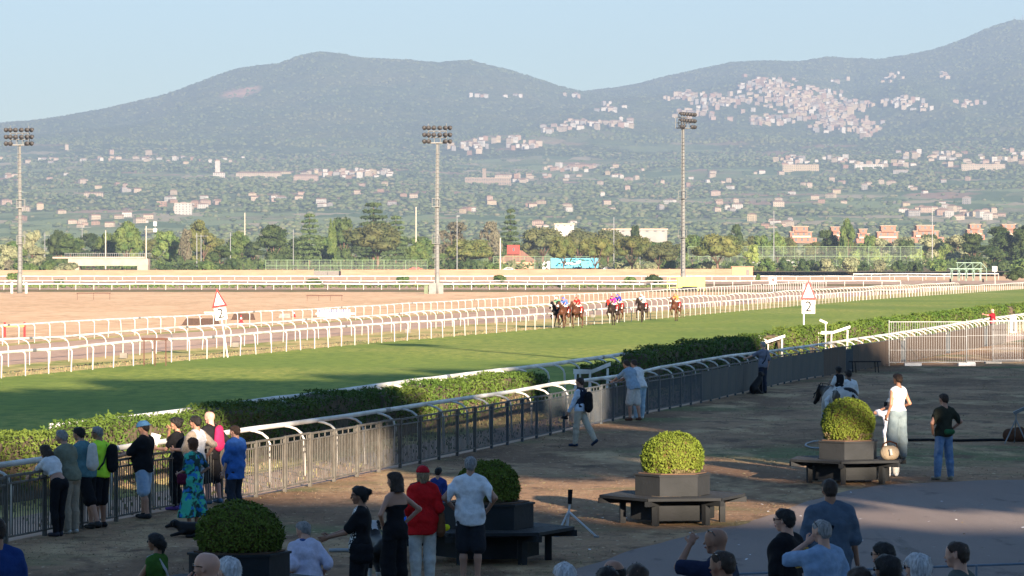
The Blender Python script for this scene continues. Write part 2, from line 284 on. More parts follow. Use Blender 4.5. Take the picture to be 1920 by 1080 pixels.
# land cover kept as a real attribute: 0 woodland .. 1 open field; second channel bare earth
field = np.clip((fbm(Xg / 260, Dg / 420, 4, 31) - .50) * 9, 0, 1) * (1 - bumpy)
field = np.maximum(field, np.clip((fbm(Xg / 700 + 3, Dg / 500, 2, 37) - .53) * 14, 0, 1) * np.clip((7800 - Dg) / 800, 0, 1))
Yp = HY - (Hg - EYE) * F / Dg
bare = np.clip(1.3 - ((U - 452) / 38) ** 2 * 1.0 - (((Yp - 178) + (U - 452) * .16) / 10) ** 2, 0, 1) * (Dg > 9500) * (Dg < 13600)
bare = np.maximum(bare, np.clip((fbm(Xg / 150 + 7, Dg / 260, 3, 41) - .66) * 12, 0, .8) * (1 - bumpy))
cut = fbm(Xg / 500, Dg / 200, 3, 51)
def land_material():
    m = bpy.data.materials.new('wooded_hills'); m.use_nodes = True; t = m.node_tree; N = t.nodes; L = t.links; b = N['Principled BSDF']
    b.inputs['Roughness'].default_value = 1; b.inputs['Specular IOR Level'].default_value = .05
    at = N.new('ShaderNodeAttribute'); at.attribute_name = 'cover'; sp = N.new('ShaderNodeSeparateColor'); L.new(at.outputs['Color'], sp.inputs[0])
    tc = N.new('ShaderNodeTexCoord')
    def mix(fac, a, c):
        x = N.new('ShaderNodeMix'); x.data_type = 'RGBA'; L.new(fac, x.inputs[0])
        for i, v in ((6, a), (7, c)):
            if isinstance(v, tuple): x.inputs[i].default_value = (*v, 1)
            else: L.new(v, x.inputs[i])
        return x.outputs[2]
    def noise(s, lo, hi):
        n = N.new('ShaderNodeTexNoise'); n.inputs['Scale'].default_value = s; n.inputs['Detail'].default_value = 5; L.new(tc.outputs['Object'], n.inputs['Vector'])
        r = N.new('ShaderNodeMapRange'); r.inputs[1].default_value = lo; r.inputs[2].default_value = hi; L.new(n.outputs[0], r.inputs[0]); return r.outputs[0]
    wood = mix(noise(.02, .35, .65), (.065, .095, .036), (.125, .15, .058)); wood = mix(noise(.0025, .45, .65), wood, (.13, .14, .055))
    wood = mix(noise(.09, .45, .7), wood, (.032, .052, .022))
    fld = mix(noise(.004, .45, .6), (.20, .24, .095), (.30, .27, .15)); fld = mix(noise(.03, .45, .7), fld, (.15, .18, .07))
    vo = N.new('ShaderNodeTexVoronoi'); vo.inputs['Scale'].default_value = .0085; vo.inputs['Randomness'].default_value = .9; mp = N.new('ShaderNodeMapping'); mp.inputs['Scale'].default_value = (1.3, .6, 1); mp.inputs['Rotation'].default_value = (0, 0, .4); L.new(tc.outputs['Object'], mp.inputs[0]); L.new(mp.outputs[0], vo.inputs['Vector'])
    vs = N.new('ShaderNodeSeparateColor'); L.new(vo.outputs['Color'], vs.inputs[0]); r1 = N.new('ShaderNodeMapRange'); r1.inputs[1].default_value = .45; r1.inputs[2].default_value = .55; L.new(vs.outputs[0], r1.inputs[0])
    r2 = N.new('ShaderNodeMapRange'); r2.inputs[1].default_value = .68; r2.inputs[2].default_value = .72; L.new(vs.outputs[1], r2.inputs[0]); r3 = N.new('ShaderNodeMapRange'); r3.inputs[1].default_value = .70; r3.inputs[2].default_value = .74; L.new(vs.outputs[2], r3.inputs[0])
    fld = mix(r1.outputs[0], fld, (.24, .29, .12)); fld = mix(r2.outputs[0], fld, (.42, .35, .21)); fld = mix(r3.outputs[0], fld, (.12, .17, .065))
    c = mix(sp.outputs[0], wood, fld); c = mix(sp.outputs[1], c, (.42, .25, .17)); L.new(c, b.inputs['Base Color']); return m
tm = mesh_data('hills', np.stack([Xg, Dg, Hc], -1).reshape(-1, 3), Ft, land_material(), smooth=True)
ca = tm.color_attributes.new('cover', 'FLOAT_COLOR', 'POINT')
ca.data.foreach_set('color', np.stack([field, bare, cut, np.ones_like(cut)], -1).astype(np.float32).ravel())
hills = link(bpy.data.objects.new('hills', tm)); tag(hills, kind='structure')
def on_hill(x, y, D0=1700, D1=15000):
    """first point of the hills seen at pixel x, y"""
    d = np.linspace(D0, D1, 1400); h = terr(np.full_like(d, x), d); yy = HY - (h - EYE) * F / d
    k = np.argmax(yy <= y)
    if yy[k] > y: return None
    return ((x - CX) * d[k] / F, d[k], h[k])

# ---- haze ------------------------------------------------------------------------
hm = bpy.data.materials.new('haze'); hm.use_nodes = True; t = hm.node_tree; t.nodes.remove(t.nodes['Principled BSDF'])
pv = t.nodes.new('ShaderNodeVolumePrincipled'); pv.inputs['Color'].default_value = (.325, .44, .63, 1); pv.inputs['Density'].default_value = HAZE; pv.inputs['Anisotropy'].default_value = 0.0
t.links.new(pv.outputs[0], t.nodes['Material Output'].inputs['Volume'])
hb = MB().box((0, 8300, 648), (9000, 17400, 1304)).build('haze', hm); tag(hb, kind='stuff')
# ---- smooth solids: tapered capsules blended in a distance field, meshed by surface nets ----
def surfnet(Fd, org, h):
    ins = Fd < 0; nx, ny, nz = Fd.shape
    acc = np.zeros((nx - 1, ny - 1, nz - 1, 3), np.float32); cnt = np.zeros((nx - 1, ny - 1, nz - 1), np.float32)
    base = np.stack(np.meshgrid(np.arange(nx - 1), np.arange(ny - 1), np.arange(nz - 1), indexing='ij'), -1).astype(np.float32)
    sl = lambda o: tuple(slice(a, n - 1 + a) for a, n in zip(o, Fd.shape))
    for ax in range(3):
        for o1 in (0, 1):
            for o2 in (0, 1):
                a = [o1, o2]; a.insert(ax, 0); b = [o1, o2]; b.insert(ax, 1)
                fa, fb = Fd[sl(a)], Fd[sl(b)]; c = (fa < 0) != (fb < 0)
                t = np.where(c, fa / np.where(c, fa - fb, 1), 0); cf = c.astype(np.float32)
                for k in range(3): acc[..., k] += cf * (a[k] + (t if k == ax else 0))
                cnt += cf
    act = cnt > 0; vid = np.full(act.shape, -1, np.int64); vid[act] = np.arange(act.sum())
    V = (base[act] + acc[act] / cnt[act][:, None]) * h + org
    Q = []
    for ax in range(3):
        a = ins[sl([0, 0, 0])]; o = [0, 0, 0]; o[ax] = 1; b = ins[sl(o)]
        c = a != b; I = np.argwhere(c); u, v = [(1, 2), (2, 0), (0, 1)][ax]
        I = I[(I[:, u] > 0) & (I[:, v] > 0)]
        if not len(I): continue
        def g_(du, dv):
            J = I.copy(); J[:, u] -= du; J[:, v] -= dv; return vid[J[:, 0], J[:, 1], J[:, 2]]
        q = np.stack([g_(1, 1), g_(0, 1), g_(0, 0), g_(1, 0)], 1); fl = ~a[I[:, 0], I[:, 1], I[:, 2]]
        q[fl] = q[fl][:, ::-1]; Q.append(q)
    return V, np.concatenate(Q)
def C(a, b, ra, rb=None, n=None, k=1.0, e=.02): return (np.array(a, float), np.array(b, float), ra, ra if rb is None else rb, n, k, e)
class Field:
    """prims: C(a, b, ra, rb, flat axis n, flat factor k, blend e)"""
    def __init__(s, prims, h, pad=.05, cuts=None, wob=0.0, blend=None):
        lo = np.min([np.minimum(p[0], p[1]) - max(p[2], p[3]) for p in prims], 0) - pad; hi = np.max([np.maximum(p[0], p[1]) + max(p[2], p[3]) for p in prims], 0) + pad
        n = np.ceil((hi - lo) / h).astype(int) + 1; s.o = lo; s.h = h; s.n = n; s.F = np.full(n, .5, np.float32)
        s.add(prims)
    def grid(s, i0=None, i1=None):
        i0 = np.zeros(3, int) if i0 is None else i0; i1 = s.n if i1 is None else i1
        return np.meshgrid(*[s.o[k] + s.h * np.arange(i0[k], i1[k], dtype=np.float32) for k in range(3)], indexing='ij')
    def add(s, prims):
        for a, b, ra, rb, n, k, e in prims:
            m = max(ra, rb) + max(e, .01) + 2 * s.h
            i0 = np.clip(np.floor((np.minimum(a, b) - m - s.o) / s.h).astype(int), 0, s.n - 1); i1 = np.clip(np.ceil((np.maximum(a, b) + m - s.o) / s.h).astype(int) + 1, 1, s.n)
            if np.any(i1 <= i0): continue
            X, Y, Z = s.grid(i0, i1); P = np.stack([X - a[0], Y - a[1], Z - a[2]], -1); ba = b - a
            if n is not None and k != 1:
                n = np.array(n, float); n = n / np.linalg.norm(n); P = P + (k - 1) * (P @ n)[..., None] * n; ba = ba + (k - 1) * (ba @ n) * n
            L = ba @ ba; t = np.clip((P @ ba) / L, 0, 1) if L > 1e-10 else np.zeros(P.shape[:-1])
            d = np.linalg.norm(P - t[..., None] * ba, axis=-1) - (ra + (rb - ra) * t)
            if k > 1: d = d / (1 + (k - 1) * .5)
            S = s.F[i0[0]:i1[0], i0[1]:i1[1], i0[2]:i1[2]]; hh = np.clip(.5 + .5 * (S - d) / e, 0, 1)
            S[...] = S * (1 - hh) + d * hh - e * hh * (1 - hh)
        return s
    def cut(s, fn):
        s.F = np.maximum(s.F, fn(*s.grid()).astype(np.float32)); return s
    def wobble(s, amp, f=22):
        X, Y, Z = s.grid(); s.F += (amp * (np.sin(f * X + 9 * Z) * np.sin(f * .8 * Y + 1 + 6 * Z) + .6 * np.sin(f * 1.7 * Z + 11 * X) * np.sin(f * Y))).astype(np.float32); return s
    def mesh(s):
        s.F[0] = s.F[-1] = .1; s.F[:, 0] = s.F[:, -1] = .1; s.F[:, :, 0] = s.F[:, :, -1] = .1
        return surfnet(s.F, s.o, s.h)
def solid(name, fld, mats, parent, matfn=None):
    V, Q = fld.mesh(); mi = None
    if matfn is not None: mi = matfn(V[Q].mean(1)).astype(np.int32)
    return mobj(name, V, Q, mats, parent, mi, True)

# ---- people -------------------------------------------------------------------------
def rotx(p, a, c):
    """lean forward (+Y) by a about the X axis through c"""
    y, z = p[1] - c[1], p[2] - c[2]; return np.array([p[0], c[1] + y * math.cos(a) + z * math.sin(a), c[2] + z * math.cos(a) - y * math.sin(a)])
def ik(a, t, l1, l2, pole):
    a = np.array(a, float); t = np.array(t, float); d = t - a; L = np.linalg.norm(d)
    if L > (l1 + l2) * .999: t = a + d / L * (l1 + l2) * .999; d = t - a; L = np.linalg.norm(d)
    u = d / L; x = (l1 * l1 - l2 * l2 + L * L) / (2 * L); hgt = math.sqrt(max(l1 * l1 - x * x, 0)); p = np.array(pole, float); p = p - (p @ u) * u; p /= np.linalg.norm(p) + 1e-9
    return a + u * x + p * hgt, t
SKIN = {k: mat('skin_' + k, c, tuple(v * .85 for v in c), 6, .55, spec=.35) for k, c in dict(fair=(.50, .27, .19), mid=(.40, .21, .14), tan=(.29, .145, .09), pink=(.55, .27, .21), dark=(.10, .055, .038)).items()}
HAIR = {k: mat('hair_' + k, c, tuple(v * .5 for v in c), 60, .6, bump=.4, stretch=(1, 1, .2)) for k, c in dict(black=(.012, .010, .010), brown=(.045, .026, .017), auburn=(.16, .055, .022), grey=(.30, .29, .285), white=(.62, .62, .64), blond=(.33, .24, .14)).items()}
dark_glass = mat('dark_glass', (.01, .01, .012), rough=.15, spec=.6)
eye_dark = mat('eye', (.02, .015, .012), rough=.2); lip = mat('lips', (.30, .10, .09))
_cm = {}
def cloth(c, c2=None, scale=14, rough=.9, **k):
    key = (tuple(c), c2, scale)
    if key not in _cm: _cm[key] = mat('cloth_%d' % len(_cm), c, c2 if c2 else tuple(v * .8 for v in c), scale, rough, bump=.35, bscale=18, spec=.1, **k)
    return _cm[key]
ARM = ((.29, .26), (.43, .42))
def person(label, loc, yaw, ht=1.75, skin='mid', hair=('short', 'brown'), shirt=None, pants=None, dress=None, shoes=(.02, .02, .02), female=False, lean=0, head=(0, 0), hands=None, poles=None,
           feet=((-.1, 0, 0), (.1, 0, 0)), hip=None, knees=(0, 1, 0), bulk=1.0, group=None, glasses=None, cap=None, h=.014, belly=0, legs=True, kneeout=.15, vest=None, scarf=None, socks=None, strap=None, fingers=True, sagging=0, hair_y=0):
    s = ht / 1.75; root = thing('person', label, 'person', loc, R(yaw), group, s); sk = SKIN[skin]
    if hip is None: hip = (0, 0, .93)
    dy, dz = hip[1], hip[2] - .93; c = (0, 0, .95); la = R(lean)
    T = lambda p: rotx(np.array(p, float), la, c) + np.array([0, dy, dz])
    def Tn(prims): return [(T(a), T(b), ra, rb, (rotx(np.array(n, float), la, (0, 0, 0)) if n is not None else None), k, e) for a, b, ra, rb, n, k, e in prims]
    sw = (.150 if female else .172) * (1 + (bulk - 1) * .5); w_ = bulk
    def torso(g):
        hipw = .10 if female else .088
        t = [C((-hipw * .6, -.005, .95), (hipw * .6, -.005, .95), .118 * w_ + g, n=(0, 1, 0), k=1.12, e=.05), C((0, 0, 1.0), (0, belly * .3, 1.12), (.142 if not female else .128) * w_ + g, (.140 if not female else .115) * w_ + g, (0, 1, 0), 1.28, .05),
             C((0, belly * .3, 1.12), (0, 0, 1.30), (.138 if not female else .115) * w_ + g, (.155 if not female else .138) * w_ + g, (0, 1, 0), 1.36, .05), C((-sw * .55, -.01, 1.31), (sw * .55, -.01, 1.31), .105 * w_ + g, n=(0, 1, 0), k=1.15, e=.05), C((-sw * .8, -.015, 1.40), (sw * .8, -.015, 1.40), .055 + g, e=.05), C((-.06, -.02, 1.43), (.06, -.02, 1.43), .055 + g, e=.05)]
        if belly: t.append(C((0, .05 + belly, 1.06), (0, .05 + belly, 1.10), .11 * w_ + g, e=.06))
        if female: t += [C((-.07, .075, 1.27), (-.07, .08, 1.27), .062 + g, e=.04), C((.07, .075, 1.27), (.07, .08, 1.27), .062 + g, e=.04)]
        return Tn(t)
    shl = [T((q * sw, -.015, 1.395)) for q in (-1, 1)]
    hands = hands or ((-.27, .03, .84), (.27, .03, .84)); poles = poles or ((-.3, -1, -.2), (.3, -1, -.2)); arms = []
    for i in (0, 1): arms.append((shl[i],) + ik(shl[i], hands[i], .285, .255, poles[i]))
    def arm(g, frac=2.0, i=None, loose=0):
        r = []
        for j, (a, e_, wr) in enumerate(arms):
            if i is not None and i != j: continue
            f1 = min(frac, 1); r.append(C(a, a + (e_ - a) * f1, (.050 if not female else .043) * (1 + (w_ - 1) * .6) + g, (.040 if not female else .034) + g + loose, e=.03))
            if frac > 1: r.append(C(e_, e_ + (wr - e_) * (frac - 1), (.038 if not female else .033) + g + loose, .026 + g + loose * .5, e=.02))
        return r
    hj = [np.array([q * (.092 if female else .088) * w_, dy, .90 + dz]) for q in (-1, 1)]; lg = []
    for i in (0, 1):
        q = (-1, 1)[i]; an = np.array(feet[i][:3], float) + np.array([0, 0, .085]); kn, an = ik(hj[i], an, .42, .40, (knees[0] + q * kneeout, knees[1], knees[2])); lg.append((hj[i], kn, an))
    def leg(g, frac=2.0, loose=0):
        r = []
        for a, k_, an in lg:
            f1 = min(frac, 1); r.append(C(a, a + (k_ - a) * f1, .086 * w_ + g, .086 * w_ + (.057 - .086 * w_) * f1 + g + loose, e=.03))
            if frac > 1:
                f2 = frac - 1; m = k_ + (an - k_) * min(.35, f2) - np.array([0, .012, 0]); r.append(C(k_, m, .053 + g + loose, .054 + g + loose, e=.02))
                if f2 > .35: r.append(C(m, k_ + (an - k_) * f2, .054 + g + loose, .054 - .018 * (f2 - .35) / .65 + g + loose, e=.02))
        return r
    ft = []
    for i in (0, 1):
        an = lg[i][2]; q = (-1, 1)[i]; f = feet[i]; pitch = f[3] if len(f) > 3 else 0; fo = (f[4] if len(f) > 4 else 12) * q
        d = np.array([math.sin(R(fo)) * math.cos(R(pitch)), math.cos(R(fo)) * math.cos(R(pitch)), math.sin(R(pitch))]); up = np.array([0, -math.sin(R(pitch)), math.cos(R(pitch))])
        ft.append((an - up * .045 - d * .04, an - up * .055 + d * .14, an))
    def foot(g): return [x for h_, t_, an in ft for x in (C(h_, t_, .036 + g, .030 + g, (0, 0, 1), 1.1, .02), C(an, h_ + (t_ - h_) * .2, .037 + g, .036 + g, e=.02))]
    # head frame
    hc = T((0, .012, 1.635)); hyaw, hp = R(head[0]), R(head[1]) + la * .25 - la * .0
    Mh = Matrix.Rotation(hyaw, 3, 'Z') @ Matrix.Rotation(-hp, 3, 'X')
    Hd = lambda p: hc + np.array(Mh @ Vector(p))
    hx = np.array(Mh @ Vector((1, 0, 0)))
    def skull(g): return [C(Hd((0, -.022, .028)), Hd((0, .022, .034)), .083 + g, .080 + g, hx, 1.10, .02)]
    prims = skull(0) + [C(Hd((0, .030, -.01)), Hd((0, .052, -.068)), .058, .034, hx, 1.05, .03), C(Hd((0, .058, -.085)), Hd((0, .062, -.088)), .024, e=.02), C(Hd((-.03, .070, .022)), Hd((.03, .070, .022)), .018, e=.015),
                        C(Hd((0, .094, .008)), Hd((0, .112, -.028)), .009, .015, e=.010), C(Hd((-.014, .092, -.056)), Hd((.014, .092, -.056)), .011, e=.01)]
    for q in (-1, 1): prims += [C(Hd((q * .074, -.008, .015)), Hd((q * .080, -.016, -.02)), .020, .014, hx, 2.0, .008), C(Hd((q * .030, .066, -.012)), Hd((q * .045, .05, -.03)), .024, .022, e=.02)]
    nb = T((0, -.025, 1.44)); prims += [C(Hd((0, -.028, -.045)), nb, .052 * (1 + (w_ - 1) * .5) - (.008 if female else 0), .060 - (.010 if female else 0), e=.03)]
    body = prims + torso(0) + arm(0) + (leg(0) if legs else []) + (foot(0) if legs else [])
    fld = Field(body, h); V, Q = fld.mesh(); Vs = [V]; Qs = [Q]; mis = [np.zeros(len(Q), int)]; nv = len(V)
    def addm(f_, m_):
        nonlocal nv
        v, q = f_.mesh(); Vs.append(v); Qs.append(q + nv); mis.append(np.full(len(q), m_)); nv += len(v)
    # hands with five fingers
    for i in (0, 1):
        a, e_, wr = arms[i]; q = (-1, 1)[i]; d = (wr - e_) / np.linalg.norm(wr - e_); inn = np.array([-q, .25, 0.]); inn = inn - (inn @ d) * d
        if np.linalg.norm(inn) < .2: inn = np.array([0, 0, -1.]) - d * (-d[2])
        inn /= np.linalg.norm(inn); sd = np.cross(d, inn)
        if sd[1] * 1 + sd[2] * .5 < 0: sd = -sd
        pr = [C(wr - d * .02, wr + d * .03, .024, .026, inn, 1.25, .012), C(wr + d * .03 - sd * .012, wr + d * .085 - sd * .012, .022, .020, inn, 1.5, .012), C(wr + d * .03 + sd * .014, wr + d * .085 + sd * .014, .022, .020, inn, 1.5, .012)]
        if fingers:
            for k, (off, ln, cu) in enumerate(((.033, .072, .25), (.012, .080, .35), (-.010, .074, .42), (-.031, .058, .5))):
                b0 = wr + d * .088 + sd * off; d1 = d * math.cos(cu) + inn * math.sin(cu); m1 = b0 + d1 * ln * .52; d2 = d * math.cos(cu * 2.6) + inn * math.sin(cu * 2.6)
                pr += [C(b0, m1, .0092, .0085, e=.003), C(m1, m1 + d2 * ln * .48, .0085, .0075, e=.003)]
            t0 = wr + d * .03 + sd * .03; t1 = t0 + (d * .55 + sd * .7 + inn * .35) * .045; pr += [C(t0, t1, .013, .011, e=.006), C(t1, t1 + (d * .9 + sd * .15 + inn * .4) * .034, .011, .009, e=.004)]
        addm(Field(pr, .0065, .02), 0)
    for q in (-1, 1): addm(Field([C(Hd((q * .031, .083, .010)), Hd((q * .031, .084, .010)), .0115)], .005, .015), 1)
    addm(Field([C(Hd((-.018, .097, -.056)), Hd((.018, .097, -.056)), .0075)], .005, .015), 2)
    mobj('body', np.concatenate(Vs), np.concatenate(Qs), [sk, eye_dark, lip], root, np.concatenate(mis), True)
    inv = lambda X, Y, Z: (.95 + (Z - dz - .95) * math.cos(la) + (Y - dy) * math.sin(la))
    # clothes
    if pants:
        pc, pl, loose = pants[:3]; f_ = Field(torso(.010)[:1] + leg(.012 + loose * .3, pl, loose), h)
        f_.cut(lambda X, Y, Z: inv(X, Y, Z) - 1.03); f_.wobble(.0035)
        for a, k_, an in lg:
            if pl < 1.9 and pl > 1:
                pass
        solid('trousers' if pl > 1.4 else 'shorts', f_, pc, root)
    if dress:
        dc, hem, flare = dress[:3]; hemc = (lg[0][2] + lg[1][2]) / 2; wz = T((0, 0, 1.02)); zl = hem; ce = np.array([hemc[0], hemc[1] * .6 + dy * .4, zl])
        pr = torso(.012) + [C((-.05, dy, .95 + dz), (-.09 - flare, ce[1], zl), .125, .085 + flare, e=.05), C((.05, dy, .95 + dz), (.09 + flare, ce[1], zl), .125, .085 + flare, e=.05)]
        f_ = Field(pr, h); f_.cut(lambda X, Y, Z: zl - Z); f_.cut(lambda X, Y, Z: inv(X, Y, Z) - dress[4] if len(dress) > 4 else Z * 0 - 1); f_.add(arm(.012, dress[3], None, .012) if dress[3] > 0 else []); f_.wobble(.007, 26)
        solid('dress', f_, dc, root)
    if shirt:
        sc_, sl, hem, loose = shirt[:4]; g = .012 + loose * .5; f_ = Field(torso(g) + ([(T((-.045, 0, hem - .03)), T((-.035, belly * .3, 1.0)), .118 * w_ + g, .118 * w_ + g, (0, 1, 0), 1.15, .05), (T((.045, 0, hem - .03)), T((.035, belly * .3, 1.0)), .118 * w_ + g, .118 * w_ + g, (0, 1, 0), 1.15, .05)] if hem < .95 else []), h, .08)
        f_.cut(lambda X, Y, Z: hem - inv(X, Y, Z))
        if sl > 0: f_.add(arm(.011 + loose * .3, sl, None, .014 if sl < 1.2 else .006))
        f_.wobble(.006 + loose * .14)
        mm = sc_ if isinstance(sc_, list) else [sc_]; fn = None
        if len(mm) > 1: fn = shirt[4]
        if scarf: f_.add([])
        solid('shirt', f_, mm, root, fn)
    if vest:
        f_ = Field(torso(.026), h); f_.cut(lambda X, Y, Z: 1.0 - inv(X, Y, Z)); f_.cut(lambda X, Y, Z: abs(X) - sw * 1.02); solid('vest', f_, vest, root)
    if scarf: solid('scarf', Field([C(T((-.05, -.03, 1.46)), T((.05, -.03, 1.46)), .062, e=.02), C(T((-.05, .03, 1.45)), T((.05, .03, 1.45)), .05, e=.02)], h), scarf, root)
    if legs and shoes is not None:
        sm_ = cloth(shoes, rough=.6)
        for i in (0, 1):
            h_, t_, an = ft[i]; f_ = Field([C(h_, t_, .046, .039, (0, 0, 1), 1.1, .02), C(an - np.array([0, 0, .01]), h_ + (t_ - h_) * .2, .044, .044, e=.02)], h); f_.cut(lambda X, Y, Z: -(Z - (min(h_[2], t_[2]) - .035))); solid('shoe', f_, sm_, root)
        if socks is not None: solid('socks', Field([C(an, an + (k_ - an) * .3, .042, .05) for a, k_, an in lg], h), cloth(socks), root)
    # hair and headwear
    kind, hcol = hair; hm_ = HAIR.get(hcol)
    if kind != 'bald':
        g = .012 if kind in ('short', 'crop') else .018
        if kind == 'crop': g = .006
        f_ = Field(skull(g) + [C(Hd((0, -.05, -.02)), Hd((0, -.045, -.05)), .058 + g * .5, .045 + g * .5, e=.02)], h * .8)
        lim = {'short': .0, 'crop': .0, 'fringe': -.05}.get(kind, .012)
        def keep(X, Y, Z):
            P = np.stack([X - hc[0], Y - hc[1], Z - hc[2]], -1).astype(float); A = np.array(Mh); q = P @ A
            r = (q[..., 1] - q[..., 2] * 1.0 - lim) / 1.4
            if kind == 'fringe': r = np.maximum(r, q[..., 2] - .045)
            return r
        f_.cut(keep)
        if kind in ('long', 'bob', 'pony', 'bun'):
            if kind == 'long': f_.add([C(Hd((0, -.055, .0)), T((0, -.105, 1.42)), .075, .07, hx, .85, .03), C(T((0, -.105, 1.42)), T((0, -.115, 1.22)), .075, .04, (0, 1, 0), 1.5, .03), C(Hd((-.06, .0, 0)), T((-.075, -.02, 1.45)), .032, .025), C(Hd((.06, 0, 0)), T((.075, -.02, 1.45)), .032, .025)])
            if kind == 'bob': f_.add([C(Hd((-.055, -.02, .0)), Hd((-.06, -.01, -.075)), .042, .032), C(Hd((.055, -.02, .0)), Hd((.06, -.01, -.075)), .042, .032), C(Hd((0, -.05, 0)), Hd((0, -.055, -.08)), .07, .055)])
            if kind == 'bun': f_.add([C(Hd((0, -.10, .05)), Hd((0, -.125, .055)), .042, .04, e=.01)])
            if kind == 'pony': f_.add([C(Hd((0, -.105, .03)), Hd((0, -.13, -.02)), .028, .036), C(Hd((0, -.13, -.02)), Hd((0, -.115, -.12)), .036, .018)])
        f_.wobble(.0045, 55); Vh, Qh = f_.mesh(); ce = Vh[Qh].mean(1); nn = np.cross(Vh[Qh[:, 1]] - Vh[Qh[:, 0]], Vh[Qh[:, 3]] - Vh[Qh[:, 0]]); nn /= np.linalg.norm(nn, axis=1)[:, None] + 1e-9
        rs = np.random.default_rng(int(ht * 1000) + len(label)); kk = rs.integers(0, len(ce), 420 if kind != 'crop' else 120); dn = np.array([0, -.5, -1.]) + rs.normal(0, .45, (len(kk), 3)); dn -= (dn * nn[kk]).sum(1)[:, None] * nn[kk]; dn /= np.linalg.norm(dn, axis=1)[:, None] + 1e-9; sd_ = np.cross(dn, nn[kk]); ll = rs.uniform(.012, .032, len(kk))[:, None] * (1.4 if kind in ('long', 'bob', 'pony', 'bun') else .8); p0 = ce[kk] - nn[kk] * .002; p1_ = p0 + dn * ll + nn[kk] * rs.uniform(.001, .011, len(kk))[:, None]
        q_ = np.stack([p0 - sd_ * .004, p0 + sd_ * .004, p1_ + sd_ * .0015, p1_ - sd_ * .0015], 1).reshape(-1, 3)
        mobj('hair', np.concatenate([Vh, q_]), np.concatenate([Qh, np.arange(len(q_)).reshape(-1, 4) + len(Vh)]), hm_, root, None, True)
    if isinstance(cap, tuple):
        back = len(cap) > 3; f_ = Field(skull(.030), h * .8)
        cm_ = cloth(cap[:3])
        def kc(X, Y, Z):
            q = np.stack([X - hc[0], Y - hc[1], Z - hc[2]], -1).astype(float) @ np.array(Mh); return .035 - q[..., 2]
        f_.cut(kc); bd = -1 if back else 1
        if not (back and cap[3] == 2): f_.add([C(Hd((-.035, bd * .085, .042)), Hd((.035, bd * .085, .042)), .038, n=np.array(Mh @ Vector((0, 0, 1))), k=3.5, e=.01), C(Hd((-.02, bd * .12, .036)), Hd((.02, bd * .12, .036)), .034, n=np.array(Mh @ Vector((0, 0, 1))), k=3.5, e=.01)])
        solid('cap', f_, cm_, root)
    if glasses:
        mb = MB(); up = .012 if glasses == 'eyes' else (.085 if glasses == 'top' else .012); yy = .100 if glasses == 'eyes' else .055
        for q in (-1, 1):
            mb.tube([Hd((q * .012, yy, up)), Hd((q * .052, yy - .004, up))], .018, 8, flat=(.35, 1)); mb.tube([Hd((q * .052, yy - .004, up + .006)), Hd((q * .084, .04 if glasses == 'eyes' else .0, up + .004)), Hd((q * .083, -.015 if glasses == 'eyes' else -.03, .012 if glasses == 'eyes' else .05))], .0045, 5)
        mb.build('glasses', dark_glass, root)
    if strap is not None:
        mb = MB(); q = strap[1]
        mb.tube([T((q * .12, .06, 1.44)), T((q * .11, -.02, 1.475)), T((q * .08, -.10, 1.42)), T((0, -.155, 1.28)), T((-q * .10, -.155, 1.12)), T((-q * .17, -.08, 1.0))], .02, 6, flat=(.4, 1)); mb.build('strap', cloth(strap[0]), root)
    root['_w'] = 0; del root['_w']
    return root, T
def wpt(root, p):
    """world point of a point in a person's frame"""
    M = Matrix.LocRotScale(root.location, root.rotation_euler, root.scale); return M @ Vector(p)
def bag(name, label, cat, root, p, prims, m, h=.014, extra=None, group=None):
    """a bag or thing carried at point p of a person's frame; its own top-level thing"""
    o = thing(name, label, cat, wpt(root, p), root.rotation_euler[2], group, root.scale[0]); solid('bag_body' if extra is None else extra, Field(prims, h, .03).wobble(.003), m, o); return o
white = cloth((.62, .62, .63)); offw = cloth((.56, .54, .50)); blk = cloth((.012, .012, .014)); navy = cloth((.016, .022, .05)); denim = cloth((.10, .17, .30), (.17, .26, .40), 9); ldenim = cloth((.25, .36, .47), (.36, .46, .55), 9)
khaki = cloth((.30, .25, .19)); beige = cloth((.45, .40, .32))
FENCE = 'spectators leaning on the iron fence'
def at_foot(x, y): X, D = G(x, y); return (X, D, 3 * EPS)
def gaze(base): return base
# row along the fence, from the left edge of the picture. yaw: 0 looks away from the camera, 90 looks to the left
LEAN = dict(hands=((-.12, .52, 1.08), (.14, .52, 1.08)), poles=((-1, -.2, -.3), (1, -.2, -.3)))
p1, T1 = person('woman in white crop top and black leggings leaning over the fence rail', at_foot(103, 1006), 48, 1.62, 'mid', ('long', 'brown'), (white, .75, 1.12, .01), (blk, 2, .004), None, (.03, .03, .04), True, lean=34, hands=((-.12, .62, 1.02), (.16, .60, 1.02)), poles=((-1, 0, -.4), (1, 0, -.4)), feet=((-.08, -.12, 0), (.08, -.05, 0)), hip=(0, -.12, .93))
p2, T2 = person('grey-haired man in olive grey t-shirt and khaki trousers at the fence', at_foot(133, 1001), 58, 1.76, 'mid', ('short', 'grey'), (cloth((.17, .18, .13)), .9, .86, .02), (khaki, 2, .02), None, (.5, .48, .44), lean=16, bulk=1.05, **LEAN)
p3, T3 = person('dark-haired man in teal t-shirt and black shorts between two men', at_foot(163, 993), 58, 1.76, 'mid', ('short', 'black'), (cloth((.10, .20, .22)), .9, .86, .02), (blk, 1.05, .03), None, (.05, .05, .05), lean=14, feet=((-.12, -.35, .0), (.12, 0, 0)), **LEAN)
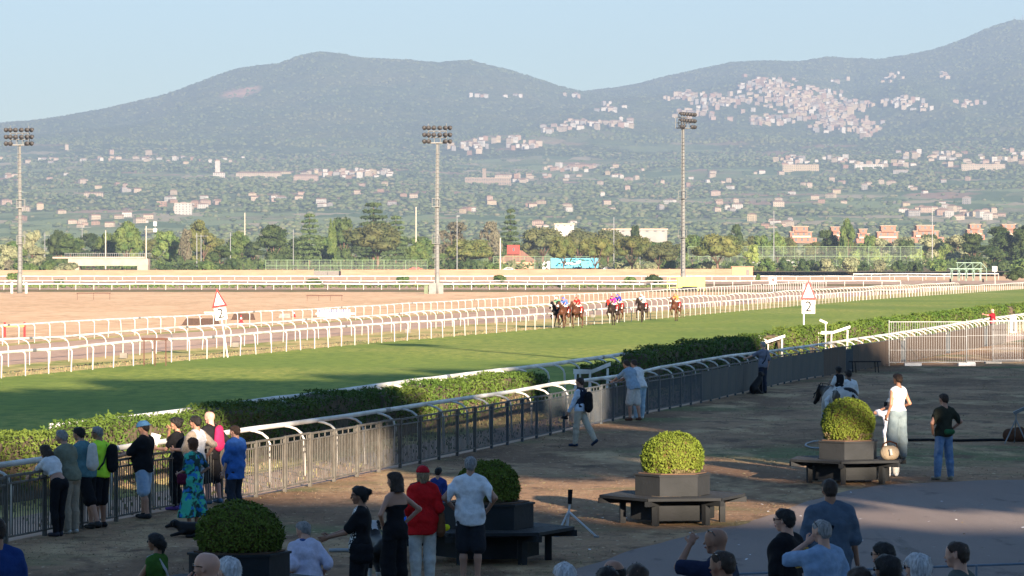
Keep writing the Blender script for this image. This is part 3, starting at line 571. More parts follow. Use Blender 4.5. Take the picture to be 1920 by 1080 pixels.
p4, T4 = person('man in neon yellow t-shirt and black shorts with crossbody pouch', at_foot(188, 990), 62, 1.74, 'tan', ('crop', 'grey'), (cloth((.50, .85, .05), (.46, .80, .05)), .95, .86, .03), (blk, 1.05, .03), None, (.02, .02, .02), lean=4, bulk=1.08, glasses='eyes', hands=((-.2, .30, 1.10), (.2, .38, 1.12)), strap=((.02, .02, .03), 1))
p5, T5 = person('bearded man in blue cap, black t-shirt and denim shorts reading a paper', at_foot(270, 973), 68, 1.72, 'mid', ('short', 'black'), (blk, .95, .84, .04), (cloth((.26, .36, .50), (.34, .44, .56)), .95, .035), None, (.03, .03, .03), bulk=1.12, belly=.03, cap=(.06, .16, .30, 1), hands=((-.22, .42, 1.12), (.10, .42, 1.16)), head=(0, 12), feet=((-.10, -.12, 0), (.12, .08, 0)))
p6, T6 = person('woman in black dress with dark bun and sunglasses on her hair, hand at mouth', at_foot(331, 957), 70, 1.70, 'mid', ('bun', 'black'), None, (blk, 2, .0), (blk, .52, .01, .7), (.12, .06, .25), True, hands=((-.10, .36, 1.16), (.02, .16, 1.50)), poles=((-.6, -.2, -1), (.9, .2, -1)), glasses='top')
p7, T7 = person('bearded man in white raglan t-shirt with beige sleeves', at_foot(367, 962), 62, 1.76, 'mid', ('short', 'black'), ([white, cloth((.38, .31, .24))], .95, .84, .03, lambda c: (abs(c[:, 0]) > .15) & (c[:, 2] > 1.1)), (ldenim, 1, .03), None, (.5, .5, .5), bulk=1.12, belly=.03, glasses='eyes', hands=((-.16, .36, 1.14), (.3, -.06, 1.02)))
p8, T8 = person('bald man in black t-shirt and shorts carrying a pink drawstring bag', at_foot(394, 945), 58, 1.74, 'pink', ('bald', None), (blk, .95, .84, .03), (blk, 1.0, .04), None, (.10, .16, .24), bulk=1.15, hands=((-.2, .36, 1.12), (.24, -.02, 1.02)), feet=((-.12, -.05, 0), (.14, -.12, 0)))
dressm = mat('tropical_print', (.012, .05, .045), (.05, .42, .28), 6.5, .8, lo=.47, hi=.53, detail=2)
t_ = dressm.node_tree; n2_ = t_.nodes.new('ShaderNodeTexNoise'); n2_.inputs['Scale'].default_value = 9; tc_ = t_.nodes.new('ShaderNodeTexCoord'); t_.links.new(tc_.outputs['Object'], n2_.inputs[0]); r_ = t_.nodes.new('ShaderNodeMapRange'); r_.inputs[1].default_value = .54; r_.inputs[2].default_value = .58; t_.links.new(n2_.outputs[0], r_.inputs[0])
mx_ = t_.nodes.new('ShaderNodeMix'); mx_.data_type = 'RGBA'; old = t_.nodes['Principled BSDF'].inputs['Base Color'].links[0].from_socket; t_.links.new(r_.outputs[0], mx_.inputs[0]); t_.links.new(old, mx_.inputs[6]); mx_.inputs[7].default_value = (.02, .16, .45, 1); t_.links.new(mx_.outputs[2], t_.nodes['Principled BSDF'].inputs['Base Color'])
p9, T9 = person('auburn-haired woman in long green and blue patterned dress, hand on hip', at_foot(362, 992), 50, 1.55, 'mid', ('bob', 'auburn'), None, None, (dressm, .22, .09, .8), (.02, .02, .02), True, bulk=1.18, hands=((-.1, .3, 1.05), (.17, .04, 1.0)), poles=((-.4, -1, -.3), (1, -.6, -.1)))
p10, T10 = person('heavy man in bright blue untucked shirt and dark trousers', at_foot(441, 968), 62, 1.62, 'fair', ('short', 'brown'), (cloth((.045, .14, .42)), 1.0, .72, .05), (cloth((.03, .035, .05)), 2, .02), None, (.03, .03, .03), bulk=1.22, belly=.06, hands=((-.26, .10, .86), (.27, .04, .82)), head=(0, 0))
bag('drawstring_bag', 'white drawstring bag on the back of the man in teal', 'bag', p3, T3((0, -.19, 1.22)), [C((0, 0, .12), (0, 0, -.14), .10, .14, (0, 1, 0), 1.7)], offw)
bag('drawstring_bag', 'pink drawstring bag on the back of the bald man in black', 'bag', p8, T8((.02, -.20, 1.27)), [C((0, 0, .12), (0, 0, -.14), .11, .14, (0, 1, 0), 1.7)], cloth((.36, .02, .08)))
bag('backpack', 'black backpack slung behind the man in neon yellow', 'backpack', p4, T4((.10, -.20, 1.20)), [C((0, 0, .12), (0, 0, -.14), .12, .13, (0, 1, 0), 1.4)], blk)
bag('shoulder_pouch', 'dark navy crossbody pouch at the hip of the neon shirt man', 'bag', p4, T4((-.20, .10, .93)), [C((0, -.06, .02), (0, .06, .02), .085, .085, (1, 0, 0), 1.8), C((0, -.06, -.06), (0, .06, -.06), .08, .08, (1, 0, 0), 1.8)], navy)
bag('shoulder_pouch', 'burgundy crossbody pouch at the hip of the woman in patterned dress', 'bag', p9, T9((-.20, .10, .98)), [C((0, -.06, .02), (0, .06, .02), .075, .075, (1, 0, 0), 1.8), C((0, -.06, -.06), (0, .06, -.06), .07, .07, (1, 0, 0), 1.8)], cloth((.10, .012, .035)))
paper = cloth((.75, .77, .80))
def sheet(root, p, sz, rot, label):
    o = tag(MB().box((0, 0, 0), sz).build('paper_sheet', paper), label, 'paper'); o.location = wpt(root, p); o.rotation_euler = rot; return o
sheet(p5, (-.20, .54, 1.17), (.16, .004, .11), (R(60), 0, R(60)), 'small folded race paper held by the man in the blue cap')
sheet(p6, (-.10, .43, 1.30), (.21, .004, .29), (R(15), R(14), R(40)), 'white printed sheets held up by the woman with the bun')
# further along the fence
p11, T11 = person('man walking in navy gilet and beige trousers with a black backpack', at_foot(1088, 838), 62, 1.70, 'mid', ('short', 'brown'), (cloth((.50, .58, .70)), 2, .9, .01), (beige, 2, .012), None, (.02, .03, .06), vest=cloth((.012, .018, .035)), feet=((-.06, .12, 0), (.06, -.38, .09, -35)), hands=((-.24, .22, .86), (.22, .12, .88)), head=(0, 4))
bag('backpack', 'black backpack of the man walking along the fence', 'backpack', p11, T11((.04, -.22, 1.16)), [C((0, 0, .12), (0, 0, -.16), .13, .14, (0, 1, 0), 1.35)], blk)
cm = bag('camera', 'black camera hanging in the hand of the walking man', 'camera', p11, (-.25, .28, .74), [C((-.04, 0, 0), (.04, 0, 0), .045, .045, (0, 1, 0), 1.5), C((0, 0, 0), (0, .09, 0), .035, .035)], blk, extra='camera_body')
tag(cm, 'black camera hanging from the hand of the man walking in navy gilet', 'camera')
p12, T12 = person('dark-haired man in light denim shirt and white shorts leaning on the fence', at_foot(1184, 789), 42, 1.80, 'mid', ('short', 'brown'), (cloth((.24, .33, .42)), 1.6, .84, .03), (cloth((.50, .48, .45)), .95, .035), None, (.12, .05, .03), lean=24, hands=((-.18, .56, 1.10), (.05, .56, 1.10)), poles=((-1, 0, -.5), (1, 0, -.5)), glasses='top', hip=(0, -.08, .93), feet=((-.1, -.05, 0), (.1, -.22, 0)))
p13, T13 = person('person in white t-shirt and light jeans behind the man in denim', at_foot(1198, 786), 40, 1.78, 'mid', ('short', 'brown'), (white, .9, .86, .02), (ldenim, 2, .02), None, (.7, .7, .7), lean=24, hands=((-.15, .56, 1.10), (.12, .56, 1.10)), hip=(0, -.08, .93))
p14, T14 = person('bald man in grey t-shirt and dark trousers resting one arm on the rail', at_foot(1431, 738), 48, 1.80, 'fair', ('crop', 'grey'), (cloth((.15, .16, .21)), .9, .88, .02), (cloth((.025, .03, .05)), 2, .01), None, (.02, .02, .02), hands=((-.30, .50, 1.18), (.24, .0, .88)), strap=((.01, .01, .01), 1))
p15, T15 = person('man in dark red t-shirt pointing beside the far end of the hedge', (float(railN(205)) + 1.15, 207.0, 0.02), 66, 1.74, 'pink', ('bald', None), (cloth((.22, .012, .02)), .95, .88, .03), (blk, 2, .01), None, (.02, .02, .02), bulk=1.15, hands=((-.26, .48, 1.42), (.24, .2, 1.05)), h=.02)
def by_top(x, y, ppm, ht): D = F / ppm; return ((x - CX) / ppm, D, EYE - (y - HY) / ppm - ht)
# group in front of the dark planter
p16, T16 = person('woman in black and white patterned top with a dark ponytail bun', by_top(676, 913, 147, 1.72), 82, 1.72, 'tan', ('bun', 'black'), ([blk, mat('animal_print', (.70, .70, .70), (.01, .01, .01), 30, .8, lo=.48, hi=.52, detail=2)], .8, .90, .02, lambda c: (c[:, 1] > .03) & (abs(c[:, 0]) < .17)), (blk, 2, .02), None, (.02, .02, .02), True, bulk=1.12, glasses='eyes', hands=((-.14, .40, 1.10), (.12, .42, 1.10)))
p17, T17 = person('woman in sleeveless black jumpsuit with long dark hair, hands on hips', by_top(741, 886, 137, 1.70), 40, 1.70, 'mid', ('long', 'brown'), None, (blk, 2, .035), (blk, .80, .02, 0, 1.30), (.02, .02, .02), True, hands=((-.17, .06, 1.0), (.20, .0, 1.05)), poles=((-1, -.6, .0), (1, -.5, .1)), head=(25, 4), bulk=.95)
p18, T18 = person('woman in red blouse and red cap with white trousers', by_top(793, 876, 131, 1.66), 12, 1.66, 'fair', ('bob', 'blond'), (cloth((.50, .012, .014)), 1.5, .74, .06), (cloth((.55, .54, .51)), 2, .02), None, (.4, .4, .4), True, bulk=1.15, cap=(.42, .012, .02), hands=((-.22, .06, .98), (.22, .10, .98)))
p19, T19 = person('man in maroon t-shirt mostly hidden behind the red cap', (-1.42, 55.2, .04), 20, 1.74, 'mid', ('short', 'black'), (cloth((.08, .015, .035)), .9, .88, .01), (navy, 2, .01), None, (.02, .02, .02), glasses='top', hip=(0, 0, .50), feet=((-.12, .42, 0), (.12, .42, 0)), hands=((-.15, .38, .62), (.15, .38, .62)))
p20, T20 = person('dark-haired boy in blue t-shirt and jeans', by_top(822, 877, 112, 1.15), -25, 1.15, 'mid', ('short', 'black'), (cloth((.025, .045, .19)), .95, .86, .02), (denim, 2, .01), None, (.3, .3, .3), bulk=.95)
p21, T21 = person('grey-haired man in white t-shirt and black shorts, both hands on hips', by_top(882, 857, 131, 1.80), -8, 1.80, 'mid', ('short', 'grey'), (cloth((.68, .70, .74)), 1.0, .80, .05), (cloth((.025, .027, .034)), .95, .035), None, (.03, .03, .03), bulk=1.02, hands=((-.23, .06, 1.02), (.24, .06, 1.02)), poles=((-1, -.8, .05), (1, -.8, .05)), head=(10, 0))
hb_ = bag('handbag', 'brown leather shoulder bag at the side of the woman in red', 'handbag', p18, (.27, -.04, .92), [C((0, -.03, .10), (0, .03, -.12), .07, .11, (1, 0, 0), 1.4), C((0, 0, .12), (0, 0, .50), .012, .012)], cloth((.16, .075, .035)))
bag('handbag', 'black handbag under the arm of the woman in patterned top', 'handbag', p16, (-.20, -.05, .92), [C((0, -.08, .03), (0, .08, .03), .08, .08, (1, 0, 0), 1.6), C((0, -.08, -.07), (0, .08, -.07), .08, .08, (1, 0, 0), 1.6), C((0, 0, .1), (.05, -.02, .5), .010, .010)], blk)
# seated at the front and people on the terrace
def seated(x, y, ppm, ht, yaw, label, **k):
    D = F / ppm; top = EYE - (y - HY) / ppm; s = ht / 1.75; hz = .46 * 0 + .93 - .83 + .0
    k.setdefault('hip', (0, 0, .50)); hipz = k['hip'][2]; loc = ((x - CX) / ppm, D, top - (ht - (.93 - hipz) * s))
    k.setdefault('feet', ((-.12, .42, 0), (.12, .42, 0))); k.setdefault('hands', ((-.15, .38, .62), (.15, .38, .62)))
    return person(label, loc, yaw, ht, **k), loc
(p22, T22), l22 = seated(293, 1001, 150, 1.66, 62, 'seated woman in green sleeveless top with dark ponytail and glasses', skin='tan', hair=('pony', 'black'), shirt=(cloth((.045, .11, .02)), 0, .95, .01), pants=(blk, 2, .01), female=True, glasses='eyes', strap=((.4, .4, .42), -1))
(p23, T23), l23 = seated(578, 977, 138, 1.78, 25, 'seated grey-haired man in pale lilac shirt with a blue scarf', skin='fair', hair=('short', 'grey'), shirt=(cloth((.50, .49, .62)), 1.0, .9, .04), pants=(navy, 2, .02), lean=14, head=(28, 10), scarf=cloth((.035, .07, .20)), bulk=1.1, hands=((-.22, .1, .55), (.22, .1, .55)))
TER = []
def terr_p(x, y, ppm, yaw, label, ht=1.76, **k):
    l = by_top(x, y, ppm, ht); q = person(label, l, yaw, ht, h=.016, fingers=True, **k); TER.append(l); return q
FT = 1
terr_p(391, 1036, 250, 60, 'bald man with black-rimmed glasses resting his chin on his hand', skin='fair', hair=('bald', None), shirt=(navy, .9, .86, .01), pants=(navy, 2, .01), glasses='eyes', hands=((-.05, .14, 1.50), (.2, .2, 1.1)), poles=((-1, .3, -1), (.3, -1, -.2)))
terr_p(431, 1045, 235, 40, 'white-haired person just behind the bald man with glasses', skin='fair', hair=('short', 'white'), shirt=(cloth((.2, .2, .22)), .9, .86, .01), pants=(navy, 2, .01))
terr_p(-8, 970, 215, 30, 'person in royal blue polo shirt cut off by the frame edge', skin='tan', hair=('short', 'brown'), shirt=(cloth((.015, .04, .15)), .9, .86, .03), pants=(navy, 2, .01), bulk=1.1)
terr_p(1556, 898, 178, 8, 'broad man in slate blue shirt with a dark shoulder strap', ht=1.80, skin='tan', hair=('crop', 'brown'), shirt=(cloth((.085, .115, .16)), .95, .82, .05), pants=(cloth((.05, .048, .04)), 2, .02), bulk=1.15, strap=((.012, .014, .02), 1), hands=((-.29, .05, .84), (.31, .04, .82)))
pb, Tb = terr_p(1473, 955, 185, 58, 'dark-haired man in black t-shirt with gold lettering and goatee', skin='fair', hair=('short', 'black'), shirt=(blk, .95, .84, .04), pants=(navy, 2, .02), bulk=1.12, glasses='eyes')
terr_p(1542, 975, 190, 38, 'bald man in pale blue polo shirt, fingers raised to his cheek', skin='fair', hair=('crop', 'grey'), shirt=(cloth((.22, .32, .47)), .95, .84, .03), pants=(navy, 2, .02), glasses='top', hands=((-.07, .15, 1.52), (.22, .2, 1.1)), poles=((-1, .2, -1), (.3, -1, -.2)), bulk=1.05)
terr_p(1345, 990, 215, 62, 'tanned bald man in navy with sunglasses on his head, hand at nose', skin='tan', hair=('bald', None), shirt=(navy, .95, .84, .03), pants=(navy, 2, .02), glasses='top', hands=((-.05, .24, 1.60), (.22, .2, 1.1)), poles=((-1, .2, -1), (.3, -1, -.2)), bulk=1.08)
terr_p(1357, 1033, 235, 58, 'balding man with dark sunglasses pushed up, in front of the navy shirt', skin='tan', hair=('crop', 'brown'), shirt=(cloth((.45, .05, .04)), .95, .84, .03), pants=(navy, 2, .02), glasses='top')
terr_p(1060, 1056, 235, 20, 'white-haired person at the bottom edge, left of three dark heads', skin='fair', hair=('short', 'white'), shirt=(white, .95, .84, .03), pants=(navy, 2, .02))
terr_p(1152, 1050, 225, 30, 'sunburnt bald man behind two dark-haired heads', skin='tan', hair=('fringe', 'black'), shirt=(navy, .95, .84, .03), pants=(navy, 2, .02))
terr_p(1140, 1064, 250, 10, 'black-haired person low at the bottom edge beside a bald head', skin='tan', hair=('short', 'black'), shirt=(navy, .95, .84, .03), pants=(navy, 2, .02))
terr_p(1196, 1057, 250, 10, 'man with close-cropped brown hair at the bottom edge', skin='tan', hair=('crop', 'brown'), shirt=(cloth((.2, .2, .2)), .95, .84, .03), pants=(navy, 2, .02))
terr_p(1658, 1018, 205, 48, 'curly dark-haired man in glasses behind another dark head', skin='mid', hair=('short', 'black'), shirt=(cloth((.1, .1, .12)), .95, .84, .03), pants=(navy, 2, .02), glasses='eyes')
terr_p(1666, 1043, 235, 44, 'black-haired person in wraparound sunglasses at the front', skin='mid', hair=('bob', 'black'), shirt=(cloth((.06, .06, .07)), .95, .84, .03), pants=(navy, 2, .02), glasses='eyes')
terr_p(1723, 1040, 230, 46, 'silver-haired person in dark sunglasses beside the black hair', skin='fair', hair=('bob', 'white'), shirt=(cloth((.25, .25, .3)), .95, .84, .03), pants=(navy, 2, .02), glasses='eyes')
terr_p(1613, 1066, 235, 20, 'brown-haired head just showing above the bottom edge', skin='mid', hair=('bob', 'brown'), shirt=(blk, .95, .84, .03), pants=(navy, 2, .02))
terr_p(1797, 1016, 215, 62, 'balding man in grey-green jacket with a shoulder strap', skin='fair', hair=('crop', 'brown'), shirt=(cloth((.07, .085, .08)), 2, .84, .03), pants=(navy, 2, .02), strap=((.02, .02, .025), 1))
tg = mat('gold_print', (.42, .26, .05))
for i, s_ in enumerate(('FORUM', 'SEMPRE', 'GLORIA')):
    q_ = Tb((.075, -.158, 1.34 - i * .075)); text_mesh('lettering', ('I HOOR', 'PAT MA', 'CLOUT PA')[i], .07, tg, pb, q_, (R(90), 0, 0))
# near the far planter
p40, T40 = person('woman in white tank top and wide faded jeans standing on the bench', (0, 0, 0), 28, 1.76, 'tan', ('short', 'brown'), (white, 0, .98, .004), (cloth((.10, .135, .155), (.15, .19, .205), 7), 2, .042), None, (.5, .5, .5), True, hands=((-.22, .06, .90), (.20, .15, 1.05)), head=(10, 0), feet=((-.14, 0, 0), (.14, .05, 0)))
p40.location = (8.02, 72.05, .505)
p41, T41 = person('person in white shirt and pale trousers filming with a phone behind the bench', at_foot(1672, 894), 20, 1.66, 'mid', ('short', 'grey'), (cloth((.62, .63, .70)), 1.4, .86, .03), (offw, 2, .02), None, (.75, .75, .75), hands=((-.06, .26, 1.52), (.08, .26, 1.50)), poles=((-1, 0, -.4), (1, 0, -.4)), cap=(.5, .5, .48))
p42, T42 = person('man in dark green polo shirt and blue jeans, hand on hip', at_foot(1770, 900), 24, 1.80, 'mid', ('short', 'brown'), (cloth((.028, .030, .020)), .9, .88, .02), (denim, 2, .015), None, (.28, .26, .20), hands=((-.22, .08, .98), (.22, .06, 1.02)), poles=((-1, -.9, 0), (1, -.9, 0)), feet=((-.17, -.02, 0), (.17, .02, 0)), head=(15, 0))
bag('waist_bag', 'green waist bag on the back of the man in jeans', 'bag', p42, T42((.03, -.17, .98)), [C((-.07, 0, 0), (.07, 0, 0), .055, .055, (0, 1, 0), 1.5)], cloth((.03, .12, .05)))
sheet(p41, (0, .30, 1.58), (.08, .01, .15), (0, 0, R(20)), 'dark phone held up by the person in white').data.materials.clear(); bpy.data.objects['paper_sheet.002'].name = 'phone'; bpy.data.objects['phone'].data.materials.append(blk); bpy.data.objects['phone']['category'] = 'phone'
# ---- grandstand behind the camera, upper blocks added to shape the evening shade ----
TH = math.tan(R(SUN_AZ)); conc = mat('stand_concrete', (.34, .33, .31), rough=.9); brn = mat('bark', (.16, .10, .07), (.08, .05, .035), 2, .95, bump=.6, stretch=(1, 1, .2))
gs = thing('grandstand', 'concrete grandstand with stepped terraces behind the viewer, upper blocks added for shade', 'grandstand', (0, 0, 0))
mb = MB()
KS = math.tan(R(SUN_EL)) / math.cos(R(SUN_AZ))
for a, b, z in [(a, b, KS * (d + 21)) for a, b, d in ((-70, 23.3, 69.5), (23.3, 26, 66.5), (26, 28.3, 65), (28.3, 33, 61), (33, 110, 59.5))]: mb.box(((a + b) / 2, -25.5, z / 2), (b - a - .01, 9, z))
mb.build('shade_blocks', conc, gs)  # unseen blocks, each height set by where the stand's shade must end
mb = MB()
for k in range(16): mb.box((10, -20.5 + k * 1.6, (3.0 + (15 - k) * .36) / 2 - .1), (120, 1.59, 3.0 + (15 - k) * .36))
mb.build('seating_steps', conc, gs)
mb = MB()
for D0, D1, z in ((24, 28.5, .5), (28.5, 33, .38), (33, 38.2, .26)): mb.box(((6 if D0 < 33 else 6), (D0 + D1) / 2, z / 2), (40, D1 - D0 - .01, z))
mb.build('lower_steps', conc, gs)
bl = mat('blue_grey_paint', (.13, .17, .22), rough=.5)
hr = thing('handrail', 'thin blue-grey metal handrail in front of the terrace', 'handrail', (0, 0, 0))
MB().tube([(*XZ(1330, 1078, 38)[:1], 38, XZ(1330, 1078, 38)[1]), (XZ(1920, 1057, 38.3)[0], 38.3, XZ(1920, 1057, 38.3)[1]), (9, 38.8, 1.36)], .014, 8).build('top_rail', bl, hr)
for x in (1330, 1832): X, Z = XZ(x, 1060, 38.1); MB().tube([(X, 38.15, 0), (X, 38.15, 1.26)], .014, 8).build('post', bl, hr)

wht = mat('white_plastic', (.62, .62, .60), (.38, .37, .33), 1.1, .45, detail=6); galv = mat('galvanised_steel', (.20, .21, .22), rough=.45, metal=.4)
# ---- trees --------------------------------------------------------------------------
def fol(name, c, c2, r=.22): return mat(name, c, c2, .35, .75, rnd=r, spec=.15, detail=6)
FO = dict(pine=fol('pine_needles', (.055, .075, .020), (.105, .105, .032)), drypine=fol('dry_pine_needles', (.060, .075, .028), (.09, .092, .036)), green=fol('broad_leaves', (.045, .085, .022), (.10, .13, .035)), dark=fol('dark_leaves', (.022, .042, .014), (.05, .07, .022)),
          olive=fol('olive_leaves', (.12, .14, .075), (.20, .20, .11)), brown=fol('dry_twigs', (.085, .082, .055), (.12, .11, .07)), light=fol('light_leaves', (.12, .17, .035), (.17, .20, .06)), cedar=fol('cedar_needles', (.035, .060, .022), (.07, .10, .035)))
IV, IF = ico(1); IV2, IF2 = ico(2)
def lumps_mesh(lumps, nleaf, lsize, m, core=.78, jit=.7, name='crown', cover=None):
    Vs = []; Fs = []; n0 = 0; w_ = np.array([l[1][0] * l[1][2] for l in lumps]); w_ = w_ / w_.sum(); Lv = []; Ln = []
    for (c, r), w in zip(lumps, w_):
        r = np.array(r); c = np.array(c)
        if core: v = IV * (1 + rng.uniform(-.18, .1, len(IV)))[:, None] * r * core + c; Vs.append(v); Fs.append(np.concatenate([IF, IF[:, 2:3]], 1) + n0); n0 += len(v)
        k = max(4, int(nleaf * w)); d = rng.normal(0, 1, (k, 3)); d /= np.linalg.norm(d, axis=1)[:, None]; d[:, 2] = np.where(d[:, 2] < -.5, -d[:, 2], d[:, 2])
        Lv.append(c + d * r * (rng.uniform(.72, 1.12, k) ** .8)[:, None]); Ln.append(d)
    P = np.concatenate(Lv); N_ = np.concatenate(Ln); q, f = leaf_quads(P, N_, lsize, jit); 
    V = np.concatenate(Vs + [q]) if Vs else q; Fq = [tuple(int(i) for i in t[:3]) for a in Fs for t in a]
    me = bpy.data.meshes.new(name); L3 = len(Fq); tot = L3 * 3 + len(f) * 4
    me.vertices.add(len(V)); me.vertices.foreach_set('co', V.astype(np.float32).ravel()); me.loops.add(tot)
    li = np.concatenate([np.array(Fq, np.int32).ravel() if L3 else np.zeros(0, np.int32), (f + n0).astype(np.int32).ravel()]); me.loops.foreach_set('vertex_index', li)
    me.polygons.add(L3 + len(f)); ls = np.concatenate([np.arange(L3) * 3, L3 * 3 + np.arange(len(f)) * 4]).astype(np.int32); me.polygons.foreach_set('loop_start', ls)
    me.polygons.foreach_set('loop_total', np.concatenate([np.full(L3, 3), np.full(len(f), 4)]).astype(np.int32)); me.update(calc_edges=True); me.materials.append(m); me.validate(); return me
def tree_proto(kind, fk, H=14.0, W=12.0, nl=2600, ls=.5, seed=0):
    global rng
    rng = np.random.default_rng(100 + seed); L = []; tr = MB(); u = rng.uniform
    if kind == 'pine':
        for i in range(24):
            a = u(0, 6.28); rr = W * .38 * math.sqrt(u(.05, 1)); L.append(((rr * math.cos(a), rr * math.sin(a), H * (u(.52, .76) + .14 * (1 - (rr / (W * .4)) ** 2)) + u(-.5, .5)), (W * u(.14, .2), W * u(.14, .2), H * u(.11, .16))))
        L.append(((0, 0, H * .80), (W * .30, W * .30, H * .19)))
        fork = H * u(.26, .38); tr.tube([(0, 0, -.5), (u(-.3, .3), 0, fork * .5), (0, 0, fork)], [H * .028, H * .022, H * .02], 8)
        for i in range(7): a = i * .9 + u(0, .5); rr = W * u(.18, .34); tr.tube([(0, 0, fork - .3), (rr * .4 * math.cos(a), rr * .4 * math.sin(a), fork + H * .15), (rr * math.cos(a), rr * math.sin(a), H * .72)], [H * .013, H * .009, H * .004], 6)
    elif kind == 'round':
        for i in range(18):
            z = u(.12, .92); rr = W * .42 * math.sqrt(max(0.05, 1 - ((z - .45) / .55) ** 2)) * u(.3, .85); a = u(0, 6.28); L.append(((rr * math.cos(a), rr * math.sin(a), H * z), (W * u(.13, .21), W * u(.13, .21), H * u(.09, .15))))
        tr.tube([(0, 0, -.5), (0, 0, H * .35), (u(-.4, .4), 0, H * .7)], [H * .025, H * .018, H * .006], 7)
        for i in range(5): a = i * 1.26; tr.tube([(0, 0, H * .3), (W * .2 * math.cos(a), W * .2 * math.sin(a), H * .55)], [H * .01, H * .004], 5)
    elif kind == 'cedar':
        tr.tube([(0, 0, -.5), (0, 0, H * .5), (0, 0, H * .97)], [H * .026, H * .016, H * .004], 7); n = 9
        for i in range(n):
            z = .28 + .68 * i / (n - 1); rad = W * .42 * min(1, 1.45 - z * 1.1) * u(.75, 1.1) + W * .04
            for j in range(5): a = j * 1.257 + i * .8 + u(-.3, .3); r2 = rad * u(.45, .8); L.append(((r2 * math.cos(a), r2 * math.sin(a), H * z + u(-.2, .2) - r2 * .05), (rad * .38, rad * .38, H * .022)))
            L.append(((0, 0, H * z), (rad * .3, rad * .3, H * .03)))
    elif kind == 'cypress':
        tr.tube([(0, 0, -.5), (0, 0, H * .9)], [H * .02, H * .005], 6)
        for i in range(16): z = i / 15; L.append(((u(-.1, .1) * W * .2, u(-.1, .1) * W * .2, H * (.06 + .88 * z)), (W * .5 * (math.sin(math.pi * min(.98, .18 + z * .8)) ** .7), W * .5 * (math.sin(math.pi * min(.98, .18 + z * .8)) ** .7), H * .06)))
    elif kind == 'bare':
        for i in range(16): z = u(.35, .95); rr = W * .4 * u(.2, 1) * (1.1 - z * .5); a = u(0, 6.28); L.append(((rr * math.cos(a), rr * math.sin(a), H * z), (W * .16, W * .16, H * .11)))
        tr.tube([(0, 0, -.5), (0, 0, H * .3)], [H * .022, H * .016], 7)
        for i in range(9): a = i * .75; rr = W * u(.2, .4); tr.tube([(0, 0, H * .26), (rr * .5 * math.cos(a), rr * .5 * math.sin(a), H * .55), (rr * math.cos(a), rr * math.sin(a), H * u(.7, .9))], [H * .012, H * .007, H * .002], 5)
    elif kind == 'bush':
        for i in range(11): a = u(0, 6.28); rr = W * u(0, .38); L.append(((rr * math.cos(a), rr * math.sin(a), H * u(.25, .7)), (W * u(.14, .22), W * u(.14, .22), H * u(.2, .34))))
        tr.tube([(0, 0, -.3), (0, 0, H * .4)], [.12, .08], 5)
    cm = lumps_mesh(L, nl, ls, FO[fk], 0 if kind == 'bare' else .8, .8)
    return tr.data('trunk', brn, True), cm, H, W
PR = {}
def tree(kind, fk, X, Y, h, w, label, name=None, var=0, cat='tree', group='trees beyond the course wall', z=0.0):
    k = (kind, fk, var)
    if k not in PR: PR[k] = tree_proto(kind, fk, *{'pine': (14, 13), 'round': (14, 11), 'cedar': (17, 12), 'cypress': (14, 2.6), 'bare': (12, 11), 'bush': (5, 6.5)}[kind], nl=2800 if kind != 'bush' else 1400, ls=.55 if kind != 'bush' else .42, seed=len(PR) * 7 + var)
    td, cmd, H, W = PR[k]; nm = name or {'pine': 'umbrella_pine', 'round': 'broadleaf_tree', 'cedar': 'cedar_tree', 'cypress': 'cypress_tree', 'bare': 'dry_tree', 'bush': 'bush'}[kind]
    o = thing(nm, label, cat, (X, Y, z), random.uniform(0, 6.28), group); o.scale = (w / W, w / W, h / H)
    link(bpy.data.objects.new('trunk', td), o); link(bpy.data.objects.new('crown', cmd), o); return o
